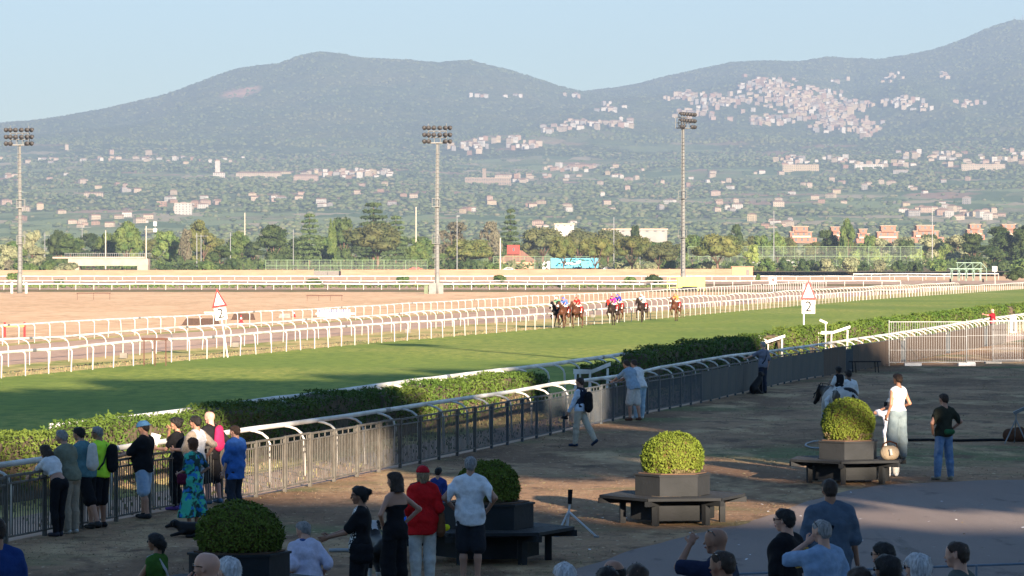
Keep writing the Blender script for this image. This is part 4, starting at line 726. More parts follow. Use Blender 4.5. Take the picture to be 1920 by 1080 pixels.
# added unseen pines, crowns filled in where the foreground shade has to fall
YT = 16.0; SHADE = [((10, 25.5, 84, 121),), ((25.5, 29.5, 80, 122), (29.5, 33.5, 73, 124)), ((33.5, 35.6, 65, 95), (35.6, 39.8, 64, 71), (35.6, 39.8, 82, 95), (39.8, 44, 62, 95), (33.5, 44, 113, 133), (42, 44, 95, 113)), ((44, 50, 60, 140), (50, 56, 60, 146)), ((56, 66, 60, 152),), ((66, 78, 60, 153),), ((78, 92, 60, 155),), ((92, 108, 60, 158),)]
for i, rects in enumerate(SHADE):
    L = []; u = rng.uniform
    for a, b, d0, d1 in rects:
        a, b = a - (YT + 22) * TH, b - (YT + 22) * TH; z0, z1 = KS * (d0 - YT), KS * (d1 - YT); r = min(1.35, (b - a) / 2.2, (z1 - z0) / 2.0); nx = max(1, round((b - a) / (r * 1.25))); nz = max(1, round((z1 - z0) / (r * 1.2)))
        for ix in range(nx):
            for iz in range(nz): L.append(((a + r * .8 + (b - a - 1.6 * r) * (ix / max(1, nx - 1) if nx > 1 else .5) + u(-.15, .15), u(-.5, .5), z0 + r * .8 + (z1 - z0 - 1.6 * r) * (iz / max(1, nz - 1) if nz > 1 else .5) + u(-.15, .15)), (r * 1.05, 1.2, r * 1.05)))
    xs = [l[0][0] for l in L]; cx_ = max(5.0, sum(xs) / len(xs)); L = [((c[0] - cx_, c[1], c[2]), r) for c, r in L]; zt = max(l[0][2] for l in L)
    o = thing('added_shade_pine', 'unseen pine added to shade the spectator ground', 'tree', (cx_, YT, 0), 0, 'unseen pines added for shade')
    link(bpy.data.objects.new('crown', lumps_mesh(L, 1400, .7, FO['pine'], .98)), o); sh = (YT + 22) * TH; MB().tube([(q - sh - cx_, 0, z_) for q, z_ in ([(16.5, 0), (16.8, 14), (18, zt * .85)], [(40, 0), (38.8, 13.6), (33.5, 17.2), (29, zt * .8)], [(42, 0), (42, zt * .8)])[i]] if i < 3 else [(0, 0, 0), (.3, 0, zt * .5), (0, 0, zt * .9)], [.45] + [.32] * (len((1, 1, 1, 1)) - 2 if i == 1 else (0 if i == 2 else 1)) + [.15], 8).build('trunk', brn, o)

# ---- rails --------------------------------------------------------------------------
def along(f, D0, D1, sp):
    d = np.linspace(D0, D1, 4000); x = f(d); s = np.concatenate([[0], np.cumsum(np.hypot(np.diff(x), np.diff(d)))]); t = np.arange(0, s[-1], sp); dd = np.interp(t, s, d); return f(dd), dd
def px_D(f, x, lo=40, hi=640):
    d = np.linspace(lo, hi, 6000); xs = CX + F * f(d) / d; return float(d[np.argmin(abs(xs - x))])
def rail(name, label, f, D0, D1, h, sp, off, r=.055, wob=.025, pr=.028, z0=0.0, seed=0, group='white running rails of the racecourse', gaps=()):
    t = thing(name, label, 'running rail', (float(f(D0)), D0, 0), 0, group)
    X, Y = along(f, D0, D1, sp); n = len(X); rg = np.random.default_rng(seed); dz = rg.normal(0, wob, n); dz = np.convolve(np.pad(dz, 2, 'edge'), [.2, .25, .3, .25, .2], 'same')[2:-2] * 1.6
    mb = MB(); mb.tube([(X[i] - X[0], Y[i] - Y[0], h + dz[i]) for i in range(n)], r, 8, flat=(.75, 1.15)); mb.build('top_rail', wht, t, True)
    pm = MB(); c = .30 if off > .3 else .14; pts = [(off, 0, 0), (off, 0, h - c)] + [(off * math.cos(a), 0, h - c + (c - .03) * math.sin(a)) for a in (R(25), R(50), R(72))] + [(0, 0, h - .03)]
    pm.tube(pts, pr, 8); pd = pm.data('post', wht, True); rest = MB()
    for i in range(n):
        a = math.atan2(Y[min(i + 1, n - 1)] - Y[max(i - 1, 0)], X[min(i + 1, n - 1)] - X[max(i - 1, 0)]) - math.pi / 2
        if i < 99:
            o = link(bpy.data.objects.new('post', pd), t); o.location = (X[i] - X[0], Y[i] - Y[0], z0); o.rotation_euler = (rg.normal(0, .03), rg.normal(0, .03), a); o.scale[2] = 1 + dz[i] / h
        else:
            q = Matrix.Rotation(a, 3, 'Z'); rest.tube([q @ Vector(p) + Vector((X[i] - X[0], Y[i] - Y[0], z0)) for p in pts[::1]], pr, 5)
    if rest.V: tag(rest.build('far_posts', wht, t), kind='stuff')
    for i in range(4, min(n - 1, 70), 9): MB().tube([(X[i] - X[0] + (X[i + 1] - X[i]) * q, Y[i] - Y[0] + (Y[i + 1] - Y[i]) * q, h + dz[i] * (1 - q) + dz[i + 1] * q) for q in (.4, .56)], r * 1.08, 8, flat=(.78, 1.18)).build('joint_sleeve', galv, t)
    return t
rail('running_rail', 'curved-arm white rail just behind the iron spectator fence', railN, 52, 262, 1.12, 2.25, .45, .047, seed=1, pr=.026)
rail('running_rail', 'white rail along the back of the clipped hedge on the near side of the turf', hedgeR, 70, 260, 1.27, 2.3, .40, .06, seed=2, pr=.033)
rail('running_rail', 'straight-post white rail on the far edge of the green turf', rail1, 128, 640, 1.05, 2.75, .12, .058, .035, seed=3, pr=.031)
rail('running_rail', 'arched-post white rail between the dry verge and the sand track', rail2, 143, 560, 1.18, 2.75, .42, .050, .04, seed=4, pr=.028)
rail('running_rail', 'white rail between the sand track and the brown infield', rail3, 178, 600, 1.08, 2.9, .12, .050, .035, seed=5, pr=.028)
def flatrail(label, D, x0, x1, h, sp, r, off, seed): 
    X0, X1 = (x0 - CX) * D / F, (x1 - CX) * D / F
    t = thing('running_rail', label, 'running rail', (X0, D, 0), 0, 'white running rails of the racecourse'); n = int((X1 - X0) / sp); mb = MB()
    mb.tube([(i * sp, .06 * math.sin(i * .7 + seed), h + .03 * math.sin(i * 1.3 + seed)) for i in range(n + 1)], r, 6, flat=(.8, 1.2)); mb.build('top_rail', wht, t); pd = MB().tube([(0, -off, 0), (0, -off, h - .2), (0, -off * .4, h - .06), (0, 0, h)], .045, 6).data('post', wht)
    rest = MB()
    for i in range(n + 1):
        if i < 99: o = link(bpy.data.objects.new('post', pd), t); o.location = (i * sp, 0, 0)
        else: rest.tube([(i * sp, -off, 0), (i * sp, -off, h - .2), (i * sp, 0, h)], .045, 5)
    if rest.V: tag(rest.build('far_posts', wht, t), kind='stuff')
flatrail('white rail crossing the far side of the infield beside the light masts', 559, -60, 1290, .95, 2.9, .075, .1, 1)
flatrail('thin white rail behind the low green strip on the far side', 632, -60, 1700, 1.05, 3.4, .06, .3, 2)
flatrail('outermost white rail in front of the tan boundary wall', 815, -60, 1800, 1.10, 3.3, .085, .15, 3)
flatrail('short white rail ending by the square distance board far right', 860, 1600, 1890, 1.5, 4.5, .10, .15, 4)

# ---- iron fence ---------------------------------------------------------------------
iron = mat('weathered_iron', (.10, .096, .085), (.065, .058, .048), 5, .65, detail=6); rust = mat('rusty_iron', (.24, .09, .05), rough=.8); screen = mat('grey_green_screen', (.040, .048, .052), (.065, .068, .064), .9, .8); slate = mat('slate_iron', (.05, .06, .07), (.07, .075, .078), 3, .6); plank = mat('brown_boards', (.085, .060, .043), (.05, .038, .03), 3, .85, stretch=(6, 6, .4))
fx, fy = along(fenceX, 50, 196, 1.65); fh = 1.09
ft_ = thing('iron_fence', 'long weathered iron railing fence between spectators and the track', 'fence', (fx[0], fy[0], 0))
pm = MB(); [pm.tube([(0, .055 + k * .1103, .10), (0, .055 + k * .1103, fh - .12)], .0105, 5) for k in range(15)]; [pm.box((0, .82, z), (.035, 1.60, t)) for z, t in ((.10, .03), (fh - .12, .03), (fh, .04))]; [pm.box((0, .41 * k + .2, fh - .06), (.02, .02, .10)) for k in range(4)]
pd = pm.data('railing_panel', iron); sd = MB().box((.02, .82, .55), (.012, 1.6, .95)).data('screen', screen); bd = MB().box((.02, .82, .56), (.03, 1.6, 1.05)).data('screen', plank)
spd = pm.data('railing_panel', slate); spo = MB().box((0, 0, fh / 2), (.065, .065, fh + .02)).data('fence_post', slate); pod = MB().box((0, 0, fh / 2), (.065, .065, fh + .02)).data('fence_post', iron); rod = MB().box((0, 0, fh / 2 + .03), (.075, .075, fh + .06)).data('fence_post', rust)
for i in range(len(fx) - 1):
    a = math.atan2(fy[i + 1] - fy[i], fx[i + 1] - fx[i]) - math.pi / 2; loc = (fx[i] - fx[0], fy[i] - fy[0], .01 * math.sin(i * 1.7))
    for dta in [spd if fy[i] > 84 else pd, rod if abs(CX + F * fx[i] / fy[i] - 508) < 20 else (spo if fy[i] > 84 else pod)] + ([sd] if 112 < fy[i] < 137 else []) + ([bd] if fy[i] >= 137 and i % 9 != 4 else []): o = link(bpy.data.objects.new(dta.name, dta), ft_); o.location = loc; o.rotation_euler = (0, 0, a)

# ---- hedges --------------------------------------------------------------------------
hedge_m = fol('privet_leaves', (.042, .085, .014), (.080, .115, .020), .05); twig = mat('hedge_twigs', (.10, .075, .05), (.05, .04, .028), 9, .95)
dryleaf = fol('dry_hedge_leaves', (.22, .17, .09), (.12, .10, .05), .05)
def hedge(x0, x1, hh, label, frac=1.0, seed=0):
    global rng
    rng = np.random.default_rng(seed); D0, D1 = px_D(hedgeF, x0), px_D(hedgeF, x1); X, Y = along(hedgeF, D0, D1, .35); n = len(X); L = n * .35
    t = thing('hedge', label, 'hedge', (X[0], Y[0], 0), 0, 'clipped hedge sections along the turf'); wdt = .95
    tx = np.gradient(X); ty = np.gradient(Y); q = np.hypot(tx, ty); tx /= q; ty /= q; nx, ny = ty, -tx      # right-hand normal
    hz = hh + .07 * np.sin(np.arange(n) * .31 + seed) + .05 * np.sin(np.arange(n) * .83)
    sec = [(-.02, 0), (-.06, .5), (-.03, .9), (-.18, .98), (-.75, .98), (-.9, .9), (-.88, 0)]; V = []; m = len(sec)
    for i in range(n):
        for (o, z) in sec: j = rng.normal(0, .035); V.append((X[i] + nx[i] * (o + j) - X[0], Y[i] + ny[i] * (o + j) - Y[0], hz[i] * z))
    Fc = [(i * m + k, (i + 1) * m + k, (i + 1) * m + k + 1, i * m + k + 1) for i in range(n - 1) for k in range(m - 1)] + [tuple(range(m)), tuple((n - 1) * m + k for k in range(m))[::-1]]
    mobj('branches', V, Fc, twig, t)
    md = (D0 + D1) / 2; ls = .022 + md * .00036; N_ = int(min(90000, L * 2.3 / (ls * ls) * .95)); 
    s = rng.uniform(0, n - 1.001, N_); k = s.astype(int); fr = s - k; bx = X[k] * (1 - fr) + X[k + 1] * fr; by = Y[k] * (1 - fr) + Y[k + 1] * fr; hq = hz[k]
    w_ = rng.uniform(0, 1, N_); front = w_ < .45; top = (w_ >= .45) & (w_ < .93); back = w_ >= .93
    ends = rng.uniform(0, 1, N_) < .03
    o = np.where(front, rng.uniform(-.03, .09, N_), np.where(top, rng.uniform(-.95, .05, N_), -.98)); z = np.where(front | back, rng.uniform(.03, 1, N_) ** .8, rng.uniform(.93, 1.06, N_)) * hq
    ne = int(1.0 * 1.25 / (ls * ls) * .9); eo = rng.uniform(-.95, .02, 2 * ne); ez = rng.uniform(.02, 1.0, 2 * ne); ei = np.repeat([0, n - 1], ne); sg = np.repeat([-1., 1.], ne); ej = rng.uniform(-.02, .08, 2 * ne) * sg
    PE = np.stack([X[ei] + nx[ei] * eo + tx[ei] * ej - X[0], Y[ei] + ny[ei] * eo + ty[ei] * ej - Y[0], ez * hz[ei]], 1); NE = np.stack([tx[ei] * sg, ty[ei] * sg, ei * 0 + .2], 1)
    drop = front & (z < hq * .55) & (fbm(s * .25, z * 2.5, 2, seed) < .50 + .0); lump = (fbm(s * .3, z * 1.5, 3, seed + 5) - .5)
    z = z + np.where(top, lump * .13 + np.abs(rng.normal(0, .022, N_)), 0); o = o + np.where(front, lump * .28, 0); o = np.where(drop, o - .10, o)
    P = np.stack([bx + nx[k] * o - X[0], by + ny[k] * o - Y[0], z], 1); Nn = np.where(top[:, None], np.array([[0, 0, 1.]]), np.stack([nx[k], ny[k], np.full(N_, .25)], 1))
    Q, Fq = leaf_quads(np.concatenate([P, PE]), np.concatenate([Nn, NE]), ls, .75, 1.9); mobj('foliage', Q, Fq, [hedge_m, dryleaf], t, np.concatenate([(drop & (rng.uniform(0, 1, N_) < .55)), np.zeros(len(PE), bool)]).astype(int))
    return t
hedge(-60, 712, 1.24, 'longest clipped hedge, beside the people at the fence', seed=1)
hedge(724, 1028, 1.14, 'clipped hedge section ending at the white barrier gap', seed=2)
hedge(1130, 1180, 1.05, 'short stub of hedge behind the white barrier', seed=3)
hedge(1212, 1432, 1.36, 'tall dark hedge section behind the man in grey t-shirt', seed=4)
hedge(1466, 1550, 1.42, 'bright hedge section between two white barrier pieces', seed=5)
hedge(1553, 1890, 1.36, 'long distant hedge section behind the mesh barrier', seed=6)
hedge(1900, 1990, 1.25, 'hedge stub behind the man in dark red', seed=7)
def low_hedge(D, x0, x1, hh, label):
    X0, X1 = (x0 - CX) * D / F, (x1 - CX) * D / F; n = int((X1 - X0) * 16); P = np.stack([rng.uniform(0, X1 - X0, n), rng.uniform(-.5, .5, n), rng.uniform(0, 1, n) * hh], 1); P[:, 2] *= .7 + .6 * fbm(P[:, 0] / 6, P[:, 0] * 0, 3, 9)
    Q, Fq = leaf_quads(P, np.tile([[0, -1., .4]], (n, 1)), .35, .6); o = mobj('low_hedge', Q, Fq, FO['green']); o.location = (X0, D, 0); tag(o, label, 'hedge')
low_hedge(600, -40, 500, .62, 'low dark green hedge strip under the far rail, left part'); low_hedge(602, 510, 1260, .55, 'low green hedge strip under the far rail behind the masts')

# ---- planters with topiary and wrap-round benches ------------------------------------
pgrey = mat('grey_painted_wood', (.0165, .0185, .021), (.011, .013, .0145), 2, .8, bump=.15, bscale=14); soil = mat('soil', (.10, .06, .04), rough=1)
box_m = fol('box_leaves', (.075, .115, .012), (.115, .14, .02), .04); box_in = mat('box_inner', (.05, .06, .012), (.09, .05, .02), 9, .95)
def hexa(r, a0): return [(r * math.cos(a0 + k * math.pi / 3), r * math.sin(a0 + k * math.pi / 3)) for k in range(6)]
def planter(X, Y, a0, bw, label, blabel, s=1.0, bz=1.08, br=.53, bh=.47, seed=0):
    global rng
    rng = np.random.default_rng(seed)
    t = thing('bench_planter', label, 'planter bench', (X, Y, 0), 0, 'planters with benches round them', s); r1 = bw / 2
    mb = MB(); o_ = hexa(r1, a0); i_ = hexa(r1 - .05, a0); mb.prism(o_, .50, .84)
    rim = hexa(r1 + .025, a0)
    for k in range(6):
        a, b = o_[k], o_[(k + 1) % 6]
    mb.build('planter_box', pgrey, t); MB().prism(rim, .842, .872).build('rim', pgrey, t); MB().prism(hexa(r1 - .06, a0), .874, .892).build('soil', soil, t)
    MB().prism(hexa(r1 * 1.12, a0), .08, .40).build('base_box', pgrey, t)
    mb = MB(); R2 = 1.32
    for k in range(6):
        a1, a2 = a0 + k * math.pi / 3, a0 + (k + 1) * math.pi / 3
        for j in range(5):
            ra, rb_ = r1 + .03 + (R2 - r1 - .03) * j / 5, r1 + .03 + (R2 - r1 - .03) * (j + 1) / 5 - .014
            q = [(ra * math.cos(a1 + .008), ra * math.sin(a1 + .008)), (rb_ * math.cos(a1 + .008), rb_ * math.sin(a1 + .008)), (rb_ * math.cos(a2 - .008), rb_ * math.sin(a2 - .008)), (ra * math.cos(a2 - .008), ra * math.sin(a2 - .008))]; mb.prism(q, .452, .50)
    mb.build('bench_deck', pgrey, t)
    for k in range(6):
        a = a0 + k * math.pi / 3; M = Matrix.Rotation(a, 4, 'Z'); m2 = MB(); m2.box((0, 0, 0), (.70, .09, .09)); o = m2.build('bearer', pgrey, t); o.location = ((r1 + .30) * math.cos(a), (r1 + .30) * math.sin(a), .404); o.rotation_euler = (0, 0, a)
        m2 = MB().box((0, 0, .18), (.10, .10, .36)).build('leg', pgrey, t); m2.location = ((r1 + .22) * math.cos(a), (r1 + .22) * math.sin(a), 0); m2.rotation_euler = (0, 0, a)
    b = thing('topiary_bush', blabel, 'topiary bush', (X, Y, .89 * s), 0, 'ball-shaped box bushes', s); c = np.array([0, 0, bz - .89])
    v = IV2 * np.array([br * .93, br * .93, bh * .94]) + c; v[:, 2] = np.maximum(v[:, 2], .0); mobj('branches', v, IF2, box_in, b, smooth=True)
    n = 11000; d = rng.normal(0, 1, (n, 3)); d /= np.linalg.norm(d, axis=1)[:, None]; sup = (np.abs(d[:, :2]).sum() * 0 + 1); lump = fbm(d[:, 0] * 4 + 5 * d[:, 2], d[:, 1] * 4 + 9, 3, seed) - .5
    P = c + d * np.array([br, br, bh]) * (1 + lump * .17 + rng.uniform(-.05, .05, n) + (rng.uniform(0, 1, n) < .03) * .05)[:, None]; ok = P[:, 2] > .0
    dry_ = (d[:, 2] < -.35) & (fbm(d[:, 0] * 5, d[:, 1] * 5, 2, seed + 3) > .55)
    Q, Fq = leaf_quads(P[ok], d[ok], .030, .8, 1.5); mobj('foliage', Q, Fq, [box_m, dryleaf], b, dry_[ok].astype(int))
def XD(x, ppm): return (x - CX) / ppm, F / ppm
planter(*XD(1261, 106.5), R(8), 1.34, 'grey planter bench standing alone in the sunlit strip', 'round box bush in sunlight on the lone planter', seed=1, bz=1.13, bh=.45, br=.53)
planter(*XD(1590, 90.0), R(18), 1.30, 'grey planter bench carrying the cream bag and the standing woman', 'round box bush half hiding the piebald horse', seed=2, bz=1.22, bh=.52, br=.54)
planter(*XD(914, 122), R(5), 1.38, 'dark planter bench behind the man in white t-shirt', 'dark box bush partly hidden by the man in white', seed=3, s=1.03, bz=1.08, bh=.40, br=.47)
planter(*XD(449, 146), R(10), 1.30, 'planter bench at the bottom edge under the big dark bush', 'large dark box bush above the bald heads', seed=4, bz=1.07, bh=.44, br=.54)

# ---- light masts ---------------------------------------------------------------------
lampm = mat('floodlight_housing', (.040, .038, .038), rough=.6); steel = mat('mast_steel', (.165, .17, .165), (.13, .13, .125), .8, .55)
def mast(x, D, top, label, rad, turn=0.0, ladder=-1):
    X = (x - CX) * D / F; rad *= .8; t = thing('floodlight_mast', label, 'light mast', (X, D, 0), turn, 'floodlight masts inside the track'); H = top
    MB().tube([(0, 0, 0), (0, 0, 2.6), (0, 0, 2.7), (0, 0, H - 2.4)], [rad * 1.2, rad * 1.15, rad * .95, rad * .52], 16).build('pole', steel, t, True)
    mb = MB(); lx = ladder * (rad + .30)
    for q in (-.2, .2): mb.tube([(lx + q, -.1, 2.8), (lx + q * 1 + .25 * (1 if ladder < 0 else -1), -.1, H - 2.3)], .035, 5)
    for k in range(int((H - 6) / .55)): z = 3 + k * .55; u_ = .25 * (z / H) * (1 if ladder < 0 else -1); mb.box((lx + u_, -.1, z), (.4, .04, .05)); mb.box((lx + u_, -.42, z), (.62, .04, .05)); [mb.box((lx + u_ + q, -.26, z), (.04, .32, .05)) for q in (-.31, .31)]
    mb.build('ladder', steel, t)
    for z in (H * .30, H * .52): m2 = MB().box((lx, -.3, z), (1.15, .9, .08)); [m2.tube([(lx + a * .55, -.3 + b * .42, z), (lx + a * .55, -.3 + b * .42, z + 1.2)], .04, 5) for a in (-1, 1) for b in (-1, 1)]; [m2.box((lx, -.3 + b * .42, z + 1.2), (1.1, .05, .05)) for b in (-1, 1)]; m2.build('rest_platform', steel, t)
    m2 = MB().box((0, 0, H - 2.3), (2.7, 1.3, .14)); w2 = 1.3
    for a in (-1, -.33, .33, 1):
        for b in (-.6, .6): m2.tube([(a * w2, b, H - 2.3), (a * w2, b, H - .55)], .045, 5)
    for z in (H - 1.5, H - .6): [m2.box((0, b, z), (2.7, .07, .07)) for b in (-.6, .6)]; [m2.box((a * w2, 0, z), (.07, 1.2, .07)) for a in (-1, 1)]
    for a in (-1, 1): m2.tube([(a * w2, 0, H - .6), (a * w2, 0, H + .5)], .04, 5)
    m2.build('gantry', steel, t)
    lm = MB(); lm.tube([(0, .25, 0), (0, .05, 0), (0, -.15, -.06), (0, -.34, -.14)], [.10, .20, .30, .34], 10, flat=(1.1, 1)); ld = lm.data('floodlight', lampm, True)
    for r_, z in enumerate((H - .05, H - 1.05, H - 2.0)):
        for k, xx in enumerate((-1.95, -1.3, -.5, .4, 1.25, 1.95)):
            if r_ == 2 and k in (2, 3): continue
            o = link(bpy.data.objects.new('floodlight', ld), t); o.location = (xx, -.75, z); o.rotation_euler = (0, 0, R(-12 * (k - 2.5)))
mast(820, 498, 23.9, 'slender floodlight mast standing at the centre of the infield', .40, ladder=-.3)
mast(37, 498, 23.6, 'floodlight mast at the left side of the infield between two white bollards', .40, ladder=.3)
for X_, Y_, h_ in ((22.1, 105, 19.5), (58.3, 300, 22.5)): t_m = thing('lamp_mast', 'lamp mast on the spectator side, its long shadow crossing the turf', 'light mast', (X_, Y_, 0), 0, 'lamp masts on the spectator side'); MB().tube([(0, 0, 0), (0, 0, h_)], [.32, .2], 10).build('pole', steel, t_m); MB().box((0, 0, h_ + .4), (2.6, .5, 1.2)).build('lamp_bank', lampm, t_m)
mast(1281, 544, 27.8, 'tallest floodlight mast, beside the yellow-green board', .46, turn=R(55), ladder=-1)
# ---- the tree belt beyond the wall ------------------------------------------------------
HB = {'pine': 'umbrella pine', 'round': 'leafy tree', 'cedar': 'cedar', 'cypress': 'cypress', 'bare': 'leafless brown tree', 'bush': 'shrub'}
def T_(kind, fk, x, ytop, wpx, D, label, var=0, z=0, group='trees beyond the course wall'):
    X, zt = XZ(x, ytop, D); w = wpx * D / F; return tree(kind, fk, X, D, zt - z, w, label, var=var, z=z, group=group, cat='bush' if kind == 'bush' else 'tree')
SPEC = [('round', 'green', 236, 418, 66, 1190, 'tall bright green tree above the concrete bridge'), ('round', 'green', 200, 436, 48, 1210, 'green tree left of the tallest tree by the bridge'), ('pine', 'dark', 111, 433, 48, 1260, 'rounded dark pine behind the thin utility poles at left'),
 ('round', 'olive', 61, 424, 44, 1270, 'olive green tree beside the left floodlight mast'), ('round', 'dark', 132, 449, 60, 1180, 'low dark tree left of the bridge'), ('round', 'olive', 14, 453, 55, 1120, 'silvery olive tree at the left edge'), ('round', 'olive', 66, 462, 50, 1110, 'silvery shrub tree just right of the left mast'),
 ('round', 'green', 312, 433, 60, 1200, 'broad green tree right of the bridge'), ('bare', 'brown', 347, 434, 34, 1180, 'brownish tree between two green ones'), ('round', 'pine', 382, 414, 68, 1250, 'tall dark crown above the brownish tree'), ('round', 'green', 445, 436, 60, 1230, 'green tree with a wide crown near the centre left'), ('round', 'dark', 412, 462, 62, 1120, 'low dark tree over the embankment'),
 ('round', 'dark', 513, 425, 74, 1210, 'big dark round tree left of the layered cedar'), ('cedar', 'cedar', 580, 400, 62, 1240, 'layered cedar left of the cypresses'), ('cypress', 'green', 620, 411, 11, 1190, 'narrow cypress standing before the dark pines'), ('cypress', 'green', 626, 413, 11, 1230, 'second narrow cypress just behind the first'),
 ('cedar', 'cedar', 700, 379, 100, 1290, 'tallest layered cedar above the big umbrella pine'), ('pine', 'drypine', 708, 417, 122, 1150, 'great umbrella pine with the widest crown and forked trunk'), ('round', 'dark', 645, 412, 60, 1290, 'dark tree behind the cypresses'), ('cedar', 'cedar', 742, 404, 60, 1310, 'cedar shoulder right of the tallest cedar'), ('round', 'green', 782, 455, 48, 1150, 'small yellow-green tree left of the central mast'),
 ('bare', 'brown', 850, 420, 78, 1260, 'reddish leafless tree right of the central mast'), ('pine', 'pine', 876, 450, 100, 1120, 'spreading pine with a yellow-green crown right of the central mast'), ('bare', 'brown', 918, 419, 56, 1270, 'reddish bare crown near the red house'), ('cedar', 'cedar', 957, 391, 50, 1280, 'dark pointed cedar behind the red house'), ('pine', 'drypine', 1018, 424, 92, 1290, 'dark pine mass right of the pointed cedar'), ('pine', 'drypine', 1085, 428, 80, 1300, 'brown-green pine in the back row'), ('pine', 'drypine', 1140, 428, 90, 1310, 'long brown-green pine crown in the back row'),
 ('pine', 'pine', 1057, 445, 58, 1040, 'slim dark-trunked pine in front of the blue trailer'), ('pine', 'pine', 1116, 445, 68, 1045, 'round pine at the right end of the blue trailer'), ('round', 'dark', 1190, 426, 26, 1330, 'small dark tree poking above the pine row'), ('pine', 'pine', 1185, 443, 74, 1060, 'wide pine right of the trailer'), ('pine', 'drypine', 1235, 458, 68, 1040, 'low brownish pine left of the tallest mast'), ('round', 'green', 1298, 440, 60, 1230, 'bright green tree behind the tallest mast'),
 ('pine', 'pine', 1345, 441, 96, 1060, 'large pine right of the tallest mast'), ('round', 'dark', 1378, 424, 44, 1300, 'dark tree rising behind the large pine'), ('round', 'light', 1408, 458, 34, 1140, 'light green young tree near the small brick hut'), ('round', 'green', 1428, 441, 46, 1250, 'green tree behind the light young tree'), ('round', 'green', 1458, 438, 48, 1300, 'rounded tree left of the first orange flats'), ('round', 'dark', 1550, 434, 56, 1290, 'dark tree right of the first orange flats'),
 ('round', 'green', 1590, 413, 36, 1280, 'tall ivy-covered tree between two orange flats'), ('round', 'green', 1628, 441, 40, 1290, 'green tree in front of the low pale houses'), ('round', 'olive', 1742, 444, 60, 1250, 'grey-green tree left of the thin lamp pole'), ('round', 'olive', 1795, 434, 78, 1240, 'large grey-green tree under the orange flats at right'), ('round', 'dark', 1826, 440, 66, 1180, 'ivy-hung dark tree at right'), ('round', 'dark', 1880, 428, 84, 1200, 'tall dark tree near the right edge'), ('round', 'dark', 1925, 424, 70, 1190, 'darkest tree cut by the right edge'), ('round', 'dark', 1860, 462, 90, 1130, 'dense dark thicket behind the square board'), ('round', 'dark', 1700, 452, 50, 1290, 'dark tree beneath the middle orange flats')]
for i, a in enumerate(SPEC): T_(*a[:7], var=i % 2)
# filler belt behind and shrubs in front of it
rnd = random.Random(5); COLS = ['dark', 'green', 'pine', 'olive', 'drypine']
for i in range(46):
    x = -30 + i * 43 + rnd.uniform(-14, 14); D = rnd.uniform(1330, 1460); near = min(SPEC, key=lambda a: abs(a[2] - x))[6]; fk = rnd.choice(COLS[:3] if x < 1300 else COLS[:4]); yt = rnd.uniform(438, 456)
    T_('round', fk, x, yt, rnd.uniform(52, 74), D, {'dark': 'dark', 'green': 'green', 'pine': 'mid-green', 'olive': 'grey-green'}[fk] + ' tree behind the ' + ' '.join(near.split()[:10]), var=i % 2, group='back row of the tree belt')
for i in range(54):
    x = -20 + i * 36.5 + rnd.uniform(-12, 12); D = rnd.uniform(1065, 1110)
    if 480 < x < 830 or 140 < x < 285 or 1000 < x < 1130: continue
    near = min(SPEC, key=lambda a: abs(a[2] - x))[6]; fk = rnd.choice(['brown', 'olive', 'green', 'dark'] if x < 480 else ['green', 'olive', 'dark']); yt = rnd.uniform(480, 492)
    T_('bush', fk, x, yt, rnd.uniform(36, 60), D, {'brown': 'dry brown', 'olive': 'grey-green', 'green': 'green', 'dark': 'dark green'}[fk] + ' shrub below the ' + ' '.join(near.split()[:10]), var=i % 2, group='shrubs behind the boundary wall')
for i in range(13):
    x = 1572 + i * 18.5; T_('bush', 'light', x, 468 + rnd.uniform(-3, 5), 34, 1345 + rnd.uniform(-10, 10), 'yellow-green bamboo clump above the wall, ' + ['left end of the row', 'second from the left end', 'third from the left end', 'fourth from the left end', 'fifth from the left end', 'sixth from the left end', 'middle of the row', 'sixth from the starting gate end', 'fifth from the starting gate end', 'fourth from the starting gate end', 'third from the starting gate end', 'second from the starting gate end', 'nearest the starting gate'][i], var=i % 2, group='bamboo clumps above the wall')
T_('bush', 'brown', 1545, 462, 44, 1345, 'dry straw-coloured reeds left of the bamboo'); T_('bush', 'green', 1600, 484, 36, 1275, 'ivy mass spilling over the right-hand wall'); T_('bush', 'green', 1536, 491, 20, 1275, 'small ivy patch on the right-hand wall')
for x, yt, w, D, l in ((755, 517, 28, 700, 'leafy bush left of the central mast base'), (940, 514, 32, 720, 'leafy bush between the far rails'), (1228, 513, 38, 700, 'dark bush left of the tallest mast'), (1905, 499, 46, 800, 'dense bush by the far rail at the right edge'), (25, 510, 26, 800, 'bush behind the left mast'), (110, 523, 22, 700, 'small bush near the left mast'), (1420, 512, 12, 730, 'sapling beside the numbered board'), (1180, 517, 24, 700, 'low bush by the far rails'), (590, 521, 30, 690, 'low bush in the far rails left of centre')):
    T_('bush', 'green' if w < 36 else 'dark', x, yt, w, D, l, group='bushes among the far rails')
# woody scrub mass on the embankment and under the belt
P = []; 
for i in range(9000):
    D = rnd.uniform(1085, 1330); x = rnd.uniform(-40, 1960)
    if 125 < x < 290 and D < 1140: continue
    P.append(((x - CX) * D / F, D, rnd.uniform(0, 1) ** 1.3 * (3.5 + 3 * vnoise(np.array(x / 40.), np.array(D / 60.), 3))))
P = np.array(P, float); Q, Fq = leaf_quads(P, np.tile([[0, -1., .5]], (len(P), 1)), 1.1, .7); tag(mobj('scrub', Q, Fq, FO['dark']), 'dark scrub filling the foot of the tree belt', 'scrub', kind='stuff')

